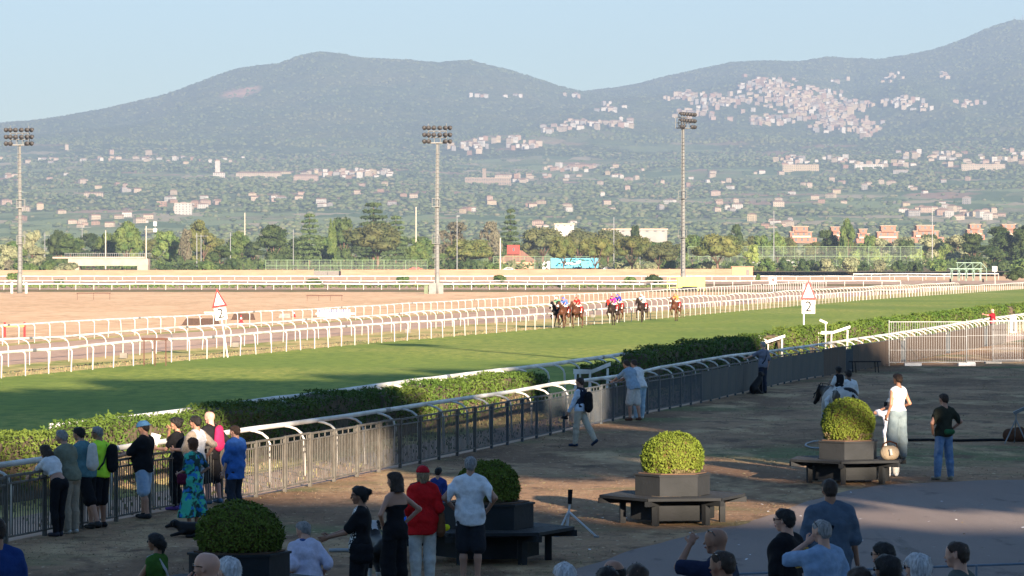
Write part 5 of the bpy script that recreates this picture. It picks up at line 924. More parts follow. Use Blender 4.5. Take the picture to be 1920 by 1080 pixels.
# ---- boundary wall --------------------------------------------------------------------
wallm = mat('tan_concrete', (.30, .185, .125), (.24, .145, .097), .5, .9, stretch=(.4, .4, 3))
def wall(label, pts, group=None):
    t = thing('boundary_wall', label, 'wall', (0, 0, 0), 0, group); body = MB(); cap = MB(); pil = MB()
    for (x0, D0, h0), (x1, D1, h1) in zip(pts[:-1], pts[1:]):
        a = Vector(((x0 - CX) * D0 / F, D0, 0)); b = Vector(((x1 - CX) * D1 / F, D1, 0)); L = (b - a).length; n = max(1, int(L / 4.6)); rz = math.atan2(b.y - a.y, b.x - a.x)
        for k in range(n):
            c = a + (b - a) * (k + .5) / n; h = h0 + (h1 - h0) * (k + .5) / n; body.box((c.x, c.y, h / 2), (L / n, .14, h), rz)
            for j in range(1, 4): body.box((c.x, c.y - .075, h * j / 4), (L / n - .3, .012, .035), rz)
            p = a + (b - a) * k / n; pil.box((p.x, p.y - .02, h / 2 + .05), (.26, .24, h + .14), rz)
    body.build('wall_panels', wallm, t); pil.build('pillars', wallm, t)
wall('tan precast concrete wall along the left and centre of the course', [(-60, 1030, 1.95), (588, 1030, 2.05)]); wall('tan precast wall between the dark gate and the brick hut', [(640, 1030, 2.1), (1372, 1035, 2.35)])
wall('taller tan wall running behind the starting gate', [(1412, 1120, 2.7), (1560, 1300, 3.1), (2000, 1320, 3.2)])
gt = thing('field_gate', 'grey sheet metal gate in the gap of the tan wall', 'gate', ((614 - CX) * 1032 / F, 1032, 0)); gm = mat('grey_sheet', (.16, .15, .14)); [MB().box((q * 2.05, 0, .9), (4.0, .1, 1.7)).build('gate_leaf', gm, gt) for q in (-1, 1)]; [MB().box((q * 4.2, 0, 1.1), (.3, .3, 2.2)).build('gate_post', wallm, gt) for q in (-1, 1)]
pk = mat('salmon_plaster', (.55, .24, .14)); hut = thing('brick_hut', 'small salmon-coloured hut at the end of the wall', 'hut', ((1392 - CX) * 1040 / F, 1042, 0)); MB().box((0, 0, 1.45), (6.3, 4, 2.9)).build('wall', pk, hut); MB().box((0, 0, 3.0), (6.7, 4.4, .22)).build('roof', mat('hut_roof', (.40, .2, .13)), hut); MB().box((1.6, -2.02, 1.1), (.9, .06, 2.0)).build('door', gm, hut)

# ---- buildings --------------------------------------------------------------------------
WALLC = dict(cream=(.42, .35, .27), white=(.50, .48, .44), pink=(.38, .28, .22), tan=(.30, .235, .18), yellow=(.42, .34, .23), terracotta=(.30, .19, .135), grey=(.29, .275, .26)); WM = {k: mat('plaster_' + k, v, rough=.9, scale=.2) for k, v in WALLC.items()}
RM = [mat('roof_tiles', (.29, .18, .125), (.23, .145, .10), .4, .9), mat('pale_roof', (.48, .36, .28), rough=.9)]; winm = mat('window_dark', (.05, .055, .06), rough=.3, spec=.5)
def house_mb(w, d, h, roof):
    b = MB().box((0, 0, h / 2 - 3), (w, d, h + 6)); r = MB(); e = .5
    if roof == 'flat': r.box((0, 0, h + .25), (w + .6, d + .6, .5))
    elif roof == 'hip': r.add([(-w / 2 - e, -d / 2 - e, h), (w / 2 + e, -d / 2 - e, h), (w / 2 + e, d / 2 + e, h), (-w / 2 - e, d / 2 + e, h), (-w * .2, 0, h + d * .22), (w * .2, 0, h + d * .22)], [(0, 1, 5, 4), (1, 2, 5), (2, 3, 4, 5), (3, 0, 4), (3, 2, 1, 0)])
    else: r.add([(-w / 2 - e, -d / 2 - e, h), (w / 2 + e, -d / 2 - e, h), (w / 2 + e, d / 2 + e, h), (-w / 2 - e, d / 2 + e, h), (-w / 2 - e, 0, h + d * .22), (w / 2 + e, 0, h + d * .22)], [(0, 1, 5, 4), (1, 2, 5), (2, 3, 4, 5), (3, 0, 4), (3, 2, 1, 0)])
    return b, r
HP = {}
def proto(colr, v):
    k = (colr, v)
    if k not in HP:
        w, d, h, rf = ((14, 10, 8, 'gable'), (11, 10, 11, 'hip'), (18, 11, 9, 'hip'), (13, 12, 14, 'flat'))[v]; b, r = house_mb(w, d, h, rf); wn = MB(); nf = int(h / 3)
        for f_ in range(nf):
            for j in range(int(w / 3.2)): wn.box((-w / 2 + 2 + j * 3.2, -d / 2 - .02, 1.7 + f_ * 3), (1.1, .1, 1.5))
        nb_ = (list(b.V), list(b.F)); b.cur = 1; b.add(wn.V, wn.F); HP[k] = (b.data('wall', [WM[colr], winm]), r.data('roof', RM[1 if colr in ('white', 'grey') and v % 2 else 0]), None, type('B', (), dict(V=nb_[0], F=nb_[1])), r)
    return HP[k]
CL = [  # x, y, spread x, spread y, count, place
 (1440, 168, 30, 9, 60, 'T'), (1480, 190, 55, 13, 90, 'T'), (1535, 212, 50, 15, 85, 'T'), (1570, 238, 38, 11, 55, 'T'), (1350, 200, 34, 9, 32, 'T'), (1290, 188, 26, 7, 20, 'T'), (1300, 222, 30, 6, 16, 'T'), (1430, 236, 30, 6, 18, 'T'), (1600, 205, 30, 9, 22, 'T'), (1625, 250, 18, 12, 14, 'T'),
 (1690, 200, 30, 10, 22, 'E'), (1675, 150, 16, 7, 8, 'E'), (1720, 212, 20, 5, 8, 'E'), (1815, 204, 26, 4, 12, 'E'), (1775, 152, 12, 5, 5, 'E'), (1575, 160, 20, 3, 4, 'E'),
 (1145, 212, 16, 8, 12, 'V'), (1105, 240, 45, 6, 24, 'V'), (1160, 240, 26, 5, 14, 'V'), (1035, 250, 22, 5, 12, 'V'), (985, 280, 26, 6, 14, 'V'), (885, 284, 26, 5, 18, 'V'), (930, 272, 30, 4, 8, 'V'), (900, 187, 14, 2, 5, 'V'), (970, 188, 16, 2, 4, 'V'), (1062, 186, 18, 3, 5, 'V'),
 (660, 329, 45, 5, 44, 'B'), (720, 330, 20, 4, 10, 'B'), (1080, 318, 46, 4, 24, 'B'), (990, 336, 30, 5, 14, 'B'), (1490, 306, 24, 5, 16, 'R'), (1640, 312, 50, 5, 22, 'R'), (1760, 295, 60, 5, 26, 'R'), (1850, 305, 50, 6, 26, 'R'), (1900, 290, 20, 5, 8, 'R'), (1570, 300, 30, 4, 8, 'R'),
 (60, 300, 40, 9, 16, 'L'), (180, 300, 50, 6, 12, 'L'), (275, 300, 14, 6, 10, 'L'), (340, 303, 25, 6, 10, 'L'), (430, 305, 30, 6, 10, 'L'), (20, 335, 15, 6, 5, 'L'), (110, 330, 40, 6, 8, 'L'), (190, 350, 36, 8, 7, 'L'), (250, 365, 30, 6, 6, 'L'), (340, 390, 18, 10, 12, 'L'), (400, 385, 25, 12, 8, 'L'), (235, 412, 40, 4, 9, 'L'), (160, 425, 25, 5, 7, 'L'), (60, 400, 60, 10, 8, 'L'), (520, 375, 40, 16, 10, 'L'), (620, 390, 40, 14, 9, 'L'), (720, 370, 60, 14, 8, 'L'),
 (1150, 335, 70, 14, 16, 'M'), (1330, 340, 80, 14, 18, 'M'), (1100, 390, 90, 18, 12, 'M'), (1370, 385, 60, 14, 12, 'M'), (1540, 370, 90, 20, 18, 'M'), (1760, 400, 55, 9, 30, 'M'), (1850, 410, 40, 7, 14, 'M'), (900, 400, 50, 12, 9, 'M'), (1060, 428, 60, 6, 10, 'M'), (1470, 425, 60, 6, 12, 'M'), (1700, 350, 90, 14, 14, 'M')]
rg = random.Random(11); HS = []
for cx_, cy_, sx, sy, n, pl in CL:
    for _ in range(int(n * 1.7) if pl == 'T' else n):
        x = cx_ + rg.gauss(0, sx * .72); y = cy_ + rg.gauss(0, sy * .72)
        if not -20 < x < 1940: continue
        q = on_hill(x, y)
        if q is None: continue
        if q[1] > 9000: q = (q[0], q[1], q[2] + 11)
        s = rg.uniform(.85, 1.35) * (.92 if q[1] > 9500 else .75) * (.8 if q[1] < 4500 else 1)
        if pl in 'LM' and rg.random() < .3: continue
        colr = rg.choice(['cream', 'cream', 'pink', 'yellow', 'tan', 'terracotta', 'white', 'grey'] if pl == 'T' else ['white', 'white', 'cream', 'cream', 'cream', 'white', 'yellow', 'pink', 'grey', 'terracotta']); HS.append((q, s, colr, rg.randrange(4 if pl in 'TREB' else 3), rg.uniform(-.6, .6), pl, x, y))
HS.sort(key=lambda a: -a[1] / a[0][1])
PLN = dict(T='in the hill town under the ridge', E='on the wooded slope right of the hill town', V='in the hamlets of the valley left of the hill town', B='in the village belt across the middle slope', R='in the belt of houses on the right-hand middle slope', L='among the pines on the left-hand slope', M='among the fields of the lower slope')
LMK = [(30, 'beside the left mast'), (110, 'right of the left mast'), (200, 'above the concrete bridge'), (290, 'above the mobile phone mast'), (370, 'above the catenary pole'), (440, 'left of the chimney-like pole'), (520, 'above the big dark round tree'), (590, 'above the layered cedar'), (650, 'above the cypresses'), (730, 'above the tallest cedar'), (790, 'left of the central mast'), (850, 'right of the central mast'), (920, 'above the castle trees'), (990, 'above the red house'), (1060, 'above the blue trailer'), (1130, 'above the trailer end pine'), (1200, 'above the wide pine'), (1270, 'left of the tallest mast'), (1340, 'right of the tallest mast'), (1420, 'above the brick hut'), (1500, 'above the first orange flats'), (1570, 'above the ivy-covered tree'), (1650, 'above the stepped orange flats'), (1730, 'left of the thin tall pole'), (1800, 'above the grey-green trees'), (1870, 'above the starting gate'), (1930, 'above the darkest tree')]
def mark(x, y): return min(LMK, key=lambda a: abs(a[0] - x))[1] + (', high up in the hill town' if y < 262 and 1245 < x < 1650 else ', upper slope' if y < 290 else ', middle slope' if y < 345 else ', lower slope')
SHP = ['long gabled', 'tall hipped', 'wide hipped', 'flat-roofed four-storey']
for q, s, colr, v, rz, pl, x, y in HS[:300]:
    w_, r_, wn, _, _ = proto(colr, v); o = thing('house', f'{"small" if s < .8 else ("large" if s > 1.0 else "mid-sized")} {SHP[v]} {colr} house {mark(x, y)}', 'house', (q[0], q[1], q[2]), rz, 'houses on the far hillsides', s)
    link(bpy.data.objects.new('wall', w_), o); link(bpy.data.objects.new('roof', r_), o)
mt = MB(); keys = list(WM); mlist = [WM[k] for k in keys] + RM
for q, s, colr, v, rz, pl, x, y in HS[300:]:
    _, _, _, b, r = proto(colr, v); M = Matrix.LocRotScale(Vector(q), Matrix.Rotation(rz, 3, 'Z'), Vector((s, s, s)))
    mt.cur = keys.index(colr); mt.add([M @ Vector(p) for p in b.V], b.F); mt.cur = len(keys) + (1 if colr in ('white', 'grey') and v % 2 else 0); mt.add([M @ Vector(p) for p in r.V], r.F)
tag(mt.build('hill_town_houses', mlist), 'dense mass of small pale houses covering the far hillside', 'houses', kind='stuff')
def big(name, label, cat, x0, x1, y0, y1, colr, depth=14, roof='hip', floors=3, tower=None, z_extra=0, D=None, n=1):
    q = on_hill((x0 + x1) / 2, y1) if D is None else (((x0 + x1) / 2 - CX) * D / F, D, EYE - (y1 - HY) * D / F); D = q[1]; w = (x1 - x0) * D / F; h = (y1 - y0) * D / F
    o = thing(name, label, cat, q, 0); hb_ = h * (.82 if roof != 'flat' else .94); wl = MB().box((0, 0, hb_ / 2 - 3), (w, depth, hb_ + 6))
    r = MB(); r.add([(-w / 2 - 1, -depth / 2 - 1, hb_), (w / 2 + 1, -depth / 2 - 1, hb_), (w / 2 + 1, depth / 2 + 1, hb_), (-w / 2 - 1, depth / 2 + 1, hb_), (-w / 2 + depth * .4, 0, hb_ + max(h - hb_, 1)), (w / 2 - depth * .4, 0, hb_ + max(h - hb_, 1))], [(0, 1, 5, 4), (1, 2, 5), (2, 3, 4, 5), (3, 0, 4), (3, 2, 1, 0)]) if roof != 'flat' else r.box((0, 0, hb_ + .4), (w + 1, depth + 1, .8)); r.build('roof', RM[0 if roof != 'flat' else 1], o)
    wn = MB(); fh_ = hb_ / floors; nw = max(3, int(w / 4.5))
    for f_ in range(floors):
        for j in range(nw): wn.box((-w / 2 + (j + .5) * w / nw, -depth / 2 - .03, fh_ * (f_ + .52)), (w / nw * .34, .12, fh_ * .45))
    wl.cur = 1; wl.add(wn.V, wn.F); wl.build('wall', [WM[colr], winm], o)
    if tower: tx, tw, ty = tower; th = (y1 - ty) * D / F; m = MB().box(((tx - (x0 + x1) / 2) * D / F, 2, th / 2), (tw * D / F, tw * D / F, th)).build('tower', WM[colr], o); MB().box((0, 0, 0), (tw * D / F + 1, tw * D / F + 1, 1)).build('parapet', RM[0], m).location = ((tx - (x0 + x1) / 2) * D / F, 2, th + .5)
    return o
big('convent', 'long cream convent block with rows of windows on the left slope', 'building', 443, 528, 322, 337, 'cream'); big('school', 'long pink building right of the cream convent', 'building', 551, 597, 327, 341, 'pink'); big('church', 'tall pale bell tower beside the convent', 'church', 400, 422, 322, 334, 'white', tower=(408, 9, 302), floors=2)
big('villa', 'cream block joined behind the convent', 'building', 505, 546, 321, 328, 'yellow'); big('castle', 'stone castle with square tower on a low rise', 'castle', 872, 958, 333, 348, 'tan', tower=(908, 7, 317), floors=2, roof='flat'); big('villa', 'cream block beside the stone castle tower', 'building', 928, 955, 326, 342, 'cream'); big('convent', 'long terracotta building right of the castle', 'building', 1064, 1112, 307, 317, 'terracotta')
big('farmhouse', 'square cream farmhouse alone in green fields', 'farmhouse', 1134, 1154, 388, 397, 'cream'); big('villa', 'bright red square villa on the left slope', 'villa', 295, 313, 378, 390, 'terracotta', roof='flat'); big('villa', 'stepped white villa right of the red villa', 'villa', 328, 360, 380, 404, 'white', roof='flat', floors=5); big('villa', 'wide peach villa among pines', 'villa', 158, 194, 360, 373, 'cream')
big('apartment_block', 'long white apartment block at the right end of the middle slope', 'apartment block', 1802, 1884, 308, 320, 'cream', roof='flat'); big('apartment_block', 'cream apartment block under the pink terrace', 'apartment block', 1467, 1535, 309, 323, 'yellow', roof='flat'); big('apartment_block', 'white apartment row in the middle of the right slope', 'apartment block', 1602, 1656, 308, 319, 'white', roof='flat'); big('apartment_block', 'narrow white block with balconies below the white row', 'apartment block', 1674, 1702, 319, 328, 'grey', roof='flat')
big('hotel', 'large pink hotel at the right end of the hill town', 'hotel', 1617, 1641, 227, 241, 'pink', roof='flat', floors=4); big('fortress', 'pale fortress at the very top of the hill town', 'building', 1408, 1434, 152, 161, 'cream', floors=2); big('station', 'low white industrial hall behind the pines', 'building', 1130, 1250, 431, 436, 'grey', D=2100, roof='flat', floors=1); big('warehouse', 'low white warehouse roof left of the pine row', 'building', 1040, 1076, 421, 426, 'white', D=2200, roof='flat', floors=1)
# orange flats
om = mat('orange_brick', (.29, .145, .10), (.25, .125, .088), .8, .9); bm_ = mat('balcony_band', (.60, .44, .32))
def flats(x0, x1, y0, y1, D, label, seed):
    r = random.Random(seed); w = (x1 - x0) * D / F; h = (y1 - y0) * D / F; t = thing('apartment_block', label, 'apartment block', (((x0 + x1) / 2 - CX) * D / F, D, EYE - (y1 - HY) * D / F), 0, 'orange brick flats beyond the trees')
    n = max(3, round(h / 3.1)); fh_ = h / n; body = MB(); steps = [1, 1, .94, .72, .5]
    for k in range(n):
        s_ = steps[min(k + max(0, 5 - n), 4)] if k >= n - 2 else 1; ww = w * s_; off = (w - ww) * .1 * (-1 if seed % 2 else 1); body.box((off, 0, fh_ * (k + .5)), (ww, 11, fh_ - .02))
        bl_ = MB().box((off * .6, -5.9, fh_ * k + .5), (ww * (.86 if k else .98), 1.6, .95)).build('balcony', bm_ if k % 2 else om, t); nw = int(ww / 2.9)
        for j in range(nw): MB().box((off - ww / 2 + (j + .5) * ww / nw, -5.52, fh_ * (k + .62)), (1.3, .1, 1.5)).build('window', winm, t)
        if s_ < 1 or k == n - 1: MB().box((off, 0, fh_ * (k + 1) + .12), (ww + 1.2, 12.2, .3)).build('roof', RM[1], t)
    body.build('wall', om, t)
flats(1474, 1530, 425, 456, 1900, 'orange brick flats left of the ivy-covered tree', 1); flats(1634, 1688, 424, 458, 1900, 'orange brick flats with stepped terraces in the middle', 2); flats(1704, 1768, 423, 455, 1930, 'orange brick flats right of the stepped terraces', 3); flats(1805, 1844, 421, 450, 2000, 'orange flats half hidden by the grey-green tree', 4); flats(1868, 1915, 421, 450, 2000, 'orange flats at the right edge of the suburb', 5); flats(1548, 1578, 426, 452, 2000, 'small orange flats behind the ivy-covered tree', 6)
flats(1604, 1632, 430, 456, 1980, 'low pale orange houses left of the stepped terraces', 7)
# red house with tiled roof
rh = thing('red_house', 'house with red dormer and ribbed brown roof behind the trailer', 'house', ((968 - CX) * 1180 / F, 1180, 0)); MB().box((0, 0, 2.3), (12, 9, 4.6)).build('wall', mat('salmon_wall', (.56, .27, .17)), rh)
mb = MB(); mb.add([(-7, -5.2, 4.6), (7, -5.2, 4.6), (7, 5.2, 4.6), (-7, 5.2, 4.6), (-1, 0, 8.3), (2, 0, 8.3)], [(0, 1, 5, 4), (1, 2, 5), (2, 3, 4, 5), (3, 0, 4), (3, 2, 1, 0)]); rf = mb.build('roof', mat('ribbed_roof', (.26, .14, .09), (.14, .08, .06), 1.2, stretch=(3, .1, .1)), rh)
mb = MB().box((-1, -1.2, 8.6), (4.2, 3.6, 3.0)).build('dormer', mat('red_plaster', (.55, .05, .04)), rh); MB().box((-.9, -3.06, 8.6), (.8, .1, 1.2)).build('window', winm, mb)
# truck, cars
sky_ = mat('sky_blue_panel', (.07, .42, .62), rough=.4); tk = thing('lorry', 'white-cabbed lorry with a sky blue trailer parked behind the wall', 'lorry', ((1062 - CX) * 1110 / F, 1110, 1.5)); tr_ = MB().box((2.6, 0, 2.55), (15.2, 2.5, 3.1)).build('trailer', sky_, tk)
mb = MB(); pts = [(-2.0 + i * .55, -1.27, 2.9 - .75 * math.sin(i / 12 * 3.1) + (.25 * i / 12)) for i in range(13)]; mb.tube(pts, [.02, .1, .2, .28, .32, .35, .35, .32, .30, .28, .34, .38, .2], 6, flat=(.05, 1)); mb.build('swoosh_mark', wht, tr_)
cbm = MB(); cbm.add([(-7.7, -1.2, .6), (-5.3, -1.2, .6), (-5.3, -1.2, 3.2), (-7.0, -1.2, 3.2), (-7.7, -1.2, 2.0), (-7.7, 1.2, .6), (-5.3, 1.2, .6), (-5.3, 1.2, 3.2), (-7.0, 1.2, 3.2), (-7.7, 1.2, 2.0)], [(0, 1, 2, 3, 4), (9, 8, 7, 6, 5), (0, 5, 6, 1), (1, 6, 7, 2), (2, 7, 8, 3), (3, 8, 9, 4), (4, 9, 5, 0)]); cb = cbm.build('cab', wht, tk); MB().box((-6.6, -1.22, 2.2), (.9, .05, .7)).build('window', winm, cb)
[MB().tube([(x, -1.25, .5), (x, 1.25, .5)], .5, 14).build('wheel', blk, tk) for x in (-6.4, 5.5, 6.7, 7.9)]
def car(x, D, z, c, label, rz=0):
    t = thing('parked_car', label, 'car', ((x - CX) * D / F, D, z), rz, 'cars parked behind the boundary wall'); prof = [(-2.1, .3), (2.1, .3), (2.15, .8), (1.3, .95), (.7, 1.42), (-.9, 1.45), (-1.6, .95), (-2.15, .85)]
    M = Matrix(((1, 0, 0, 0), (0, 0, 1, 0), (0, 1, 0, 0), (0, 0, 0, 1))); MB().prism([(p[0], p[1]) for p in prof], -.85, .85, M).build('body', mat('car_%s' % label[:6], c, rough=.3), t)
    MB().box((-.1, -.86, 1.15), (1.8, .03, .38)).build('window', winm, t)
    for q in (-1.3, 1.3): MB().tube([(q, -.88, .32), (q, .88, .32)], .32, 12).build('wheel', blk, t)
for x, D, z, c, l in ((1476, 1160, 3.6, (.6, .6, .62), 'silver car parked by the mesh fence behind the wall'), (1508, 1160, 3.6, (.08, .09, .1), 'dark car right of the silver car'), (1420, 1150, 3.4, (.3, .32, .35), 'grey car near the light green young tree'), (1085, 1075, 1.4, (.05, .05, .06), 'black car in front of the blue trailer'), (780, 1085, 1.4, (.55, .04, .03), 'red car behind the green mesh court fence'), (1140, 1080, 1.4, (.6, .6, .6), 'white car right of the trailer'), (955, 1072, 1.3, (.6, .6, .6), 'white van roof left of the trailer')): car(x, D, z, c, l)
pkg = mobj('car_park', [(-160, 1066, 1.35), (160, 1066, 1.35), (160, 1400, 3.5), (-160, 1400, 3.5)], np.array([[0, 1, 2, 3]]), dark_m); tag(pkg, kind='structure')
# court fences
grn = mat('green_frame', (.13, .21, .11), rough=.5); net = mat('court_net', (.16, .19, .16))
def court(label, x0, x1, D, z0, z1, sp):
    X0, X1 = (x0 - CX) * D / F, (x1 - CX) * D / F; t = thing('court_fence', label, 'fence', (X0, D, 0)); n = int((X1 - X0) / sp); m = MB()
    for k in range(n + 1): MB().box((k * sp, 0, (z0 + z1) / 2), (.13, .13, z1 - z0)).build('fence_post', grn, t)
    for z in (z1, z0 + .2, (z0 + z1) / 2): m.box((n * sp / 2, -.08, z), (n * sp, .1, .12))
    m.build('crossbars', grn, t); m = MB()
    for k in range(int(n * sp / .45)): m.box((k * .45, .03, (z0 + z1) / 2), (.05, .03, z1 - z0))
    for k in range(int((z1 - z0) / .45)): m.box((n * sp / 2, .035, z0 + k * .45), (n * sp, .03, .05))
    m.build('netting', net, t)
court('green-framed mesh court fence left of the central mast', 498, 812, 1062, 1.5, 5.0, 3.3); court('tall green mesh court fence below the orange flats', 1290, 1730, 1175, 3, 9.6, 3.6); court('green mesh fence behind the blue trailer', 925, 1130, 1140, 1.5, 6.2, 3.4)
# bridge
bc = mat('bridge_concrete', (.34, .28, .23), (.28, .23, .19), .4); br_ = thing('road_bridge', 'concrete road bridge with metal parapet on the left', 'bridge', ((205 - CX) * 1130 / F, 1130, 0)); MB().box((0, 0, 4.3), (26, 7, 2.3)).build('deck', bc, br_); MB().box((-3, -3.7, 5.8), (30, .3, .55)).build('kerb', bc, br_); [MB().box((q * 11.2, 0, 1.6), (3.4, 7, 3.2)).build('abutment', bc, br_) for q in (-1, 1)]
m = MB(); [m.box((-14 + k * .7, -3.7, 6.6), (.09, .09, 1.2)) for k in range(41)]; m.box((0, -3.7, 7.2), (28.2, .12, .1)); m.build('parapet', galv, br_)
# poles
def pole(x, y0, y1, D, r, label, m_=galv, head=None, name='utility_pole'):
    X, z1 = XZ(x, y0, D); z0 = XZ(x, y1, D)[1]; t = thing(name, label, 'pole', (X, D, max(0, 0))); MB().tube([(0, 0, 0), (0, 0, z1)], [r, r * .7], 8).build('shaft', m_, t)
    if head == 'arm': MB().box((1.6, 0, z1 - 1.0), (4.4, .12, .12)).build('arm', m_, t)
    if head == 'lamp': MB().box((.35, 0, z1), (1.0, .3, .2)).build('lamp', m_, t)
    if head == 'cell': MB().box((0, 0, z1 - .8), (1.3, 1.3, 1.8)).build('antenna', wht, t); MB().box((0, 0, z1 - 3.4), (1.5, 1.5, 1.4)).build('antenna', wht, t)
cpm = mat('concrete_pole', (.46, .41, .34))
for i, (x, y0, D, r, h_, l) in enumerate(((84, 436, 1300, .2, 'arm', 'catenary pole behind the left mast'), (198, 432, 1160, .24, None, 'pale concrete pole left of the bridge trees'), (274, 424, 1150, .26, 'arm', 'concrete pole at the right end of the bridge'), (291, 416, 1400, .2, 'cell', 'mobile phone mast with white antennas above the trees'), (154, 422, 1500, .25, 'arm', 'lamp pole among houses on the left'), (369, 437, 1180, .22, 'arm', 'catenary pole in front of the dark crown'), (377, 440, 1190, .2, None, 'twin pole right of the catenary pole'), (432, 436, 1200, .22, None, 'pole left of the wide green crown'), (459, 399, 1500, .28, None, 'tall brown chimney-like pole'), (550, 430, 1120, .16, None, 'slim white lamp pole left of the cedar'), (780, 388, 1300, .30, None, 'tall beige pole left of the central mast'), (857, 405, 1090, .17, 'lamp', 'slim lamp post right of the central mast'), (938, 446, 1080, .28, None, 'thick concrete post in front of the red house'), (1151, 407, 1090, .16, None, 'slim white pole between two pines'), (1451, 395, 1160, .17, None, 'tall thin pole left of the first orange flats'), (1748, 387, 1180, .18, None, 'tall thin pole before the orange flats'), (1200, 460, 1080, .1, None, 'short thin pole by the wide pine'))):
    pole(x, y0, 500, D, r, l, cpm if i in (1, 2, 8, 10, 12) else galv, h_)
for x, y0, y1, D in ((1902, 30, 47, 15200), (1913, 33, 48, 15200), (1917, 28, 48, 15200), (1664, 118, 124, 15200)):
    X, z1 = XZ(x, y0, D); z0 = XZ(x, y1 + 6, D)[1]; t = thing('antenna_mast', 'radio mast on the summit ridge' if x > 1700 else 'lone radio mast on the saddle of the ridge', 'antenna', (X, D, z0), 0, 'radio masts on the skyline'); MB().tube([(0, 0, 0), (0, 0, z1 - z0)], [2.2, 1.0], 6).build('shaft', steel, t)

# ---- wooded lower slopes: far-off wood as one mass -----------------------------------------
rng = np.random.default_rng(3); N_ = 46000; D = 1750 + (9800 - 1750) * rng.uniform(0, 1, N_) ** 1.15; u_ = rng.uniform(-60, 1980, N_); X = (u_ - CX) * D / F
fl = np.maximum(np.clip((fbm(X / 260, D / 420, 4, 31) - .50) * 9, 0, 1), np.clip((fbm(X / 700 + 3, D / 500, 2, 37) - .53) * 14, 0, 1) * np.clip((7800 - D) / 800, 0, 1)); keep = rng.uniform(0, 1, N_) > fl * .93
for q, s, *_ in HS: keep &= ~((np.abs(X - q[0]) < 12 * s) & (D < q[1] + 6) & (D > q[1] - 70 - q[1] * .012))
D, u_, X = D[keep], u_[keep], X[keep]; Z = terr(u_, D); n = len(D); dens = fbm(X / 120, D / 160, 3, 61); rad = rng.uniform(2.4, 5.4, n) * (.7 + .7 * dens) * (.8 + .35 * np.clip((D - 2500) / 5000, 0, 1)); hh_ = rad * rng.uniform(.5, 1.05, n)
flat_ = rng.uniform(0, 1, n) < .35; rad = np.where(flat_, rad * 1.25, rad); lift = np.where(flat_, rad * .7, 0); hh_ = np.where(flat_, rad * .42, hh_)
I0, F0 = ico(0); woods = []
for nm_, sel, (iv, if_) in (('woodland', D < 3800, (IV, IF)), ('distant_woodland', D >= 3800, (I0, F0))):
    k = sel.sum(); V = iv[None] * np.stack([rad, rad, hh_], 1)[sel][:, None] * rng.uniform(.72, 1.15, (k, len(iv), 1)); V[..., 2] += (Z + lift + hh_ * .5)[sel][:, None]; V[..., 0] += X[sel][:, None]; V[..., 1] += D[sel][:, None]
    woods.append((nm_, V.reshape(-1, 3), (if_[None] + (np.arange(k) * len(iv))[:, None, None]).reshape(-1, 3), rng.choice(4, k, p=[.4, .3, .2, .1]).repeat(len(if_))))
WD = [mat('wood_a', (.07, .10, .038), (.105, .135, .052), .05, .9), mat('wood_b', (.09, .12, .048), (.135, .15, .068), .05, .9), mat('wood_c', (.040, .064, .024), (.06, .08, .032), .05, .9), mat('wood_d', (.13, .14, .07), (.16, .15, .08), .05, .9)]
for nm_, v, f, mi in woods: tag(mobj(nm_, v, f, WD, None, mi), ('near' if nm_ == 'woodland' else 'far') + ' woods and groves covering the lower hill slopes', 'woodland', kind='stuff')
# ragged treetops along the skylines and mountain slopes
N_ = 16000; D = np.where(rng.uniform(0, 1, N_) < .5, rng.uniform(9800, 13600, N_), rng.uniform(13300, 15250, N_)); u_ = rng.uniform(-20, 1940, N_); X = (u_ - CX) * D / F; Z = terr(u_, D); rad = rng.uniform(4, 9, N_); V = IV[None, :, :] * np.stack([rad, rad, rad * .9], 1)[:, None] * rng.uniform(.75, 1.15, (N_, len(IV), 1)); V[..., 2] += (Z + 8)[:, None]; V[..., 0] += X[:, None]; V[..., 1] += D[:, None]
hk = np.ones(N_, bool)
for q, s, *_ in HS:
    if q[1] > 9000: hk &= ~((np.abs(X - q[0]) < 20) & (D < q[1] + 20) & (D > q[1] - 90))
V = V[hk]; n = len(V); tag(mobj('mountain_forest', V.reshape(-1, 3), (IF[None] + (np.arange(n) * len(IV))[:, None, None]).reshape(-1, 3), bpy.data.materials['wooded_hills'], None, None, True), 'forest canopy of the high ridges', 'forest', kind='stuff')
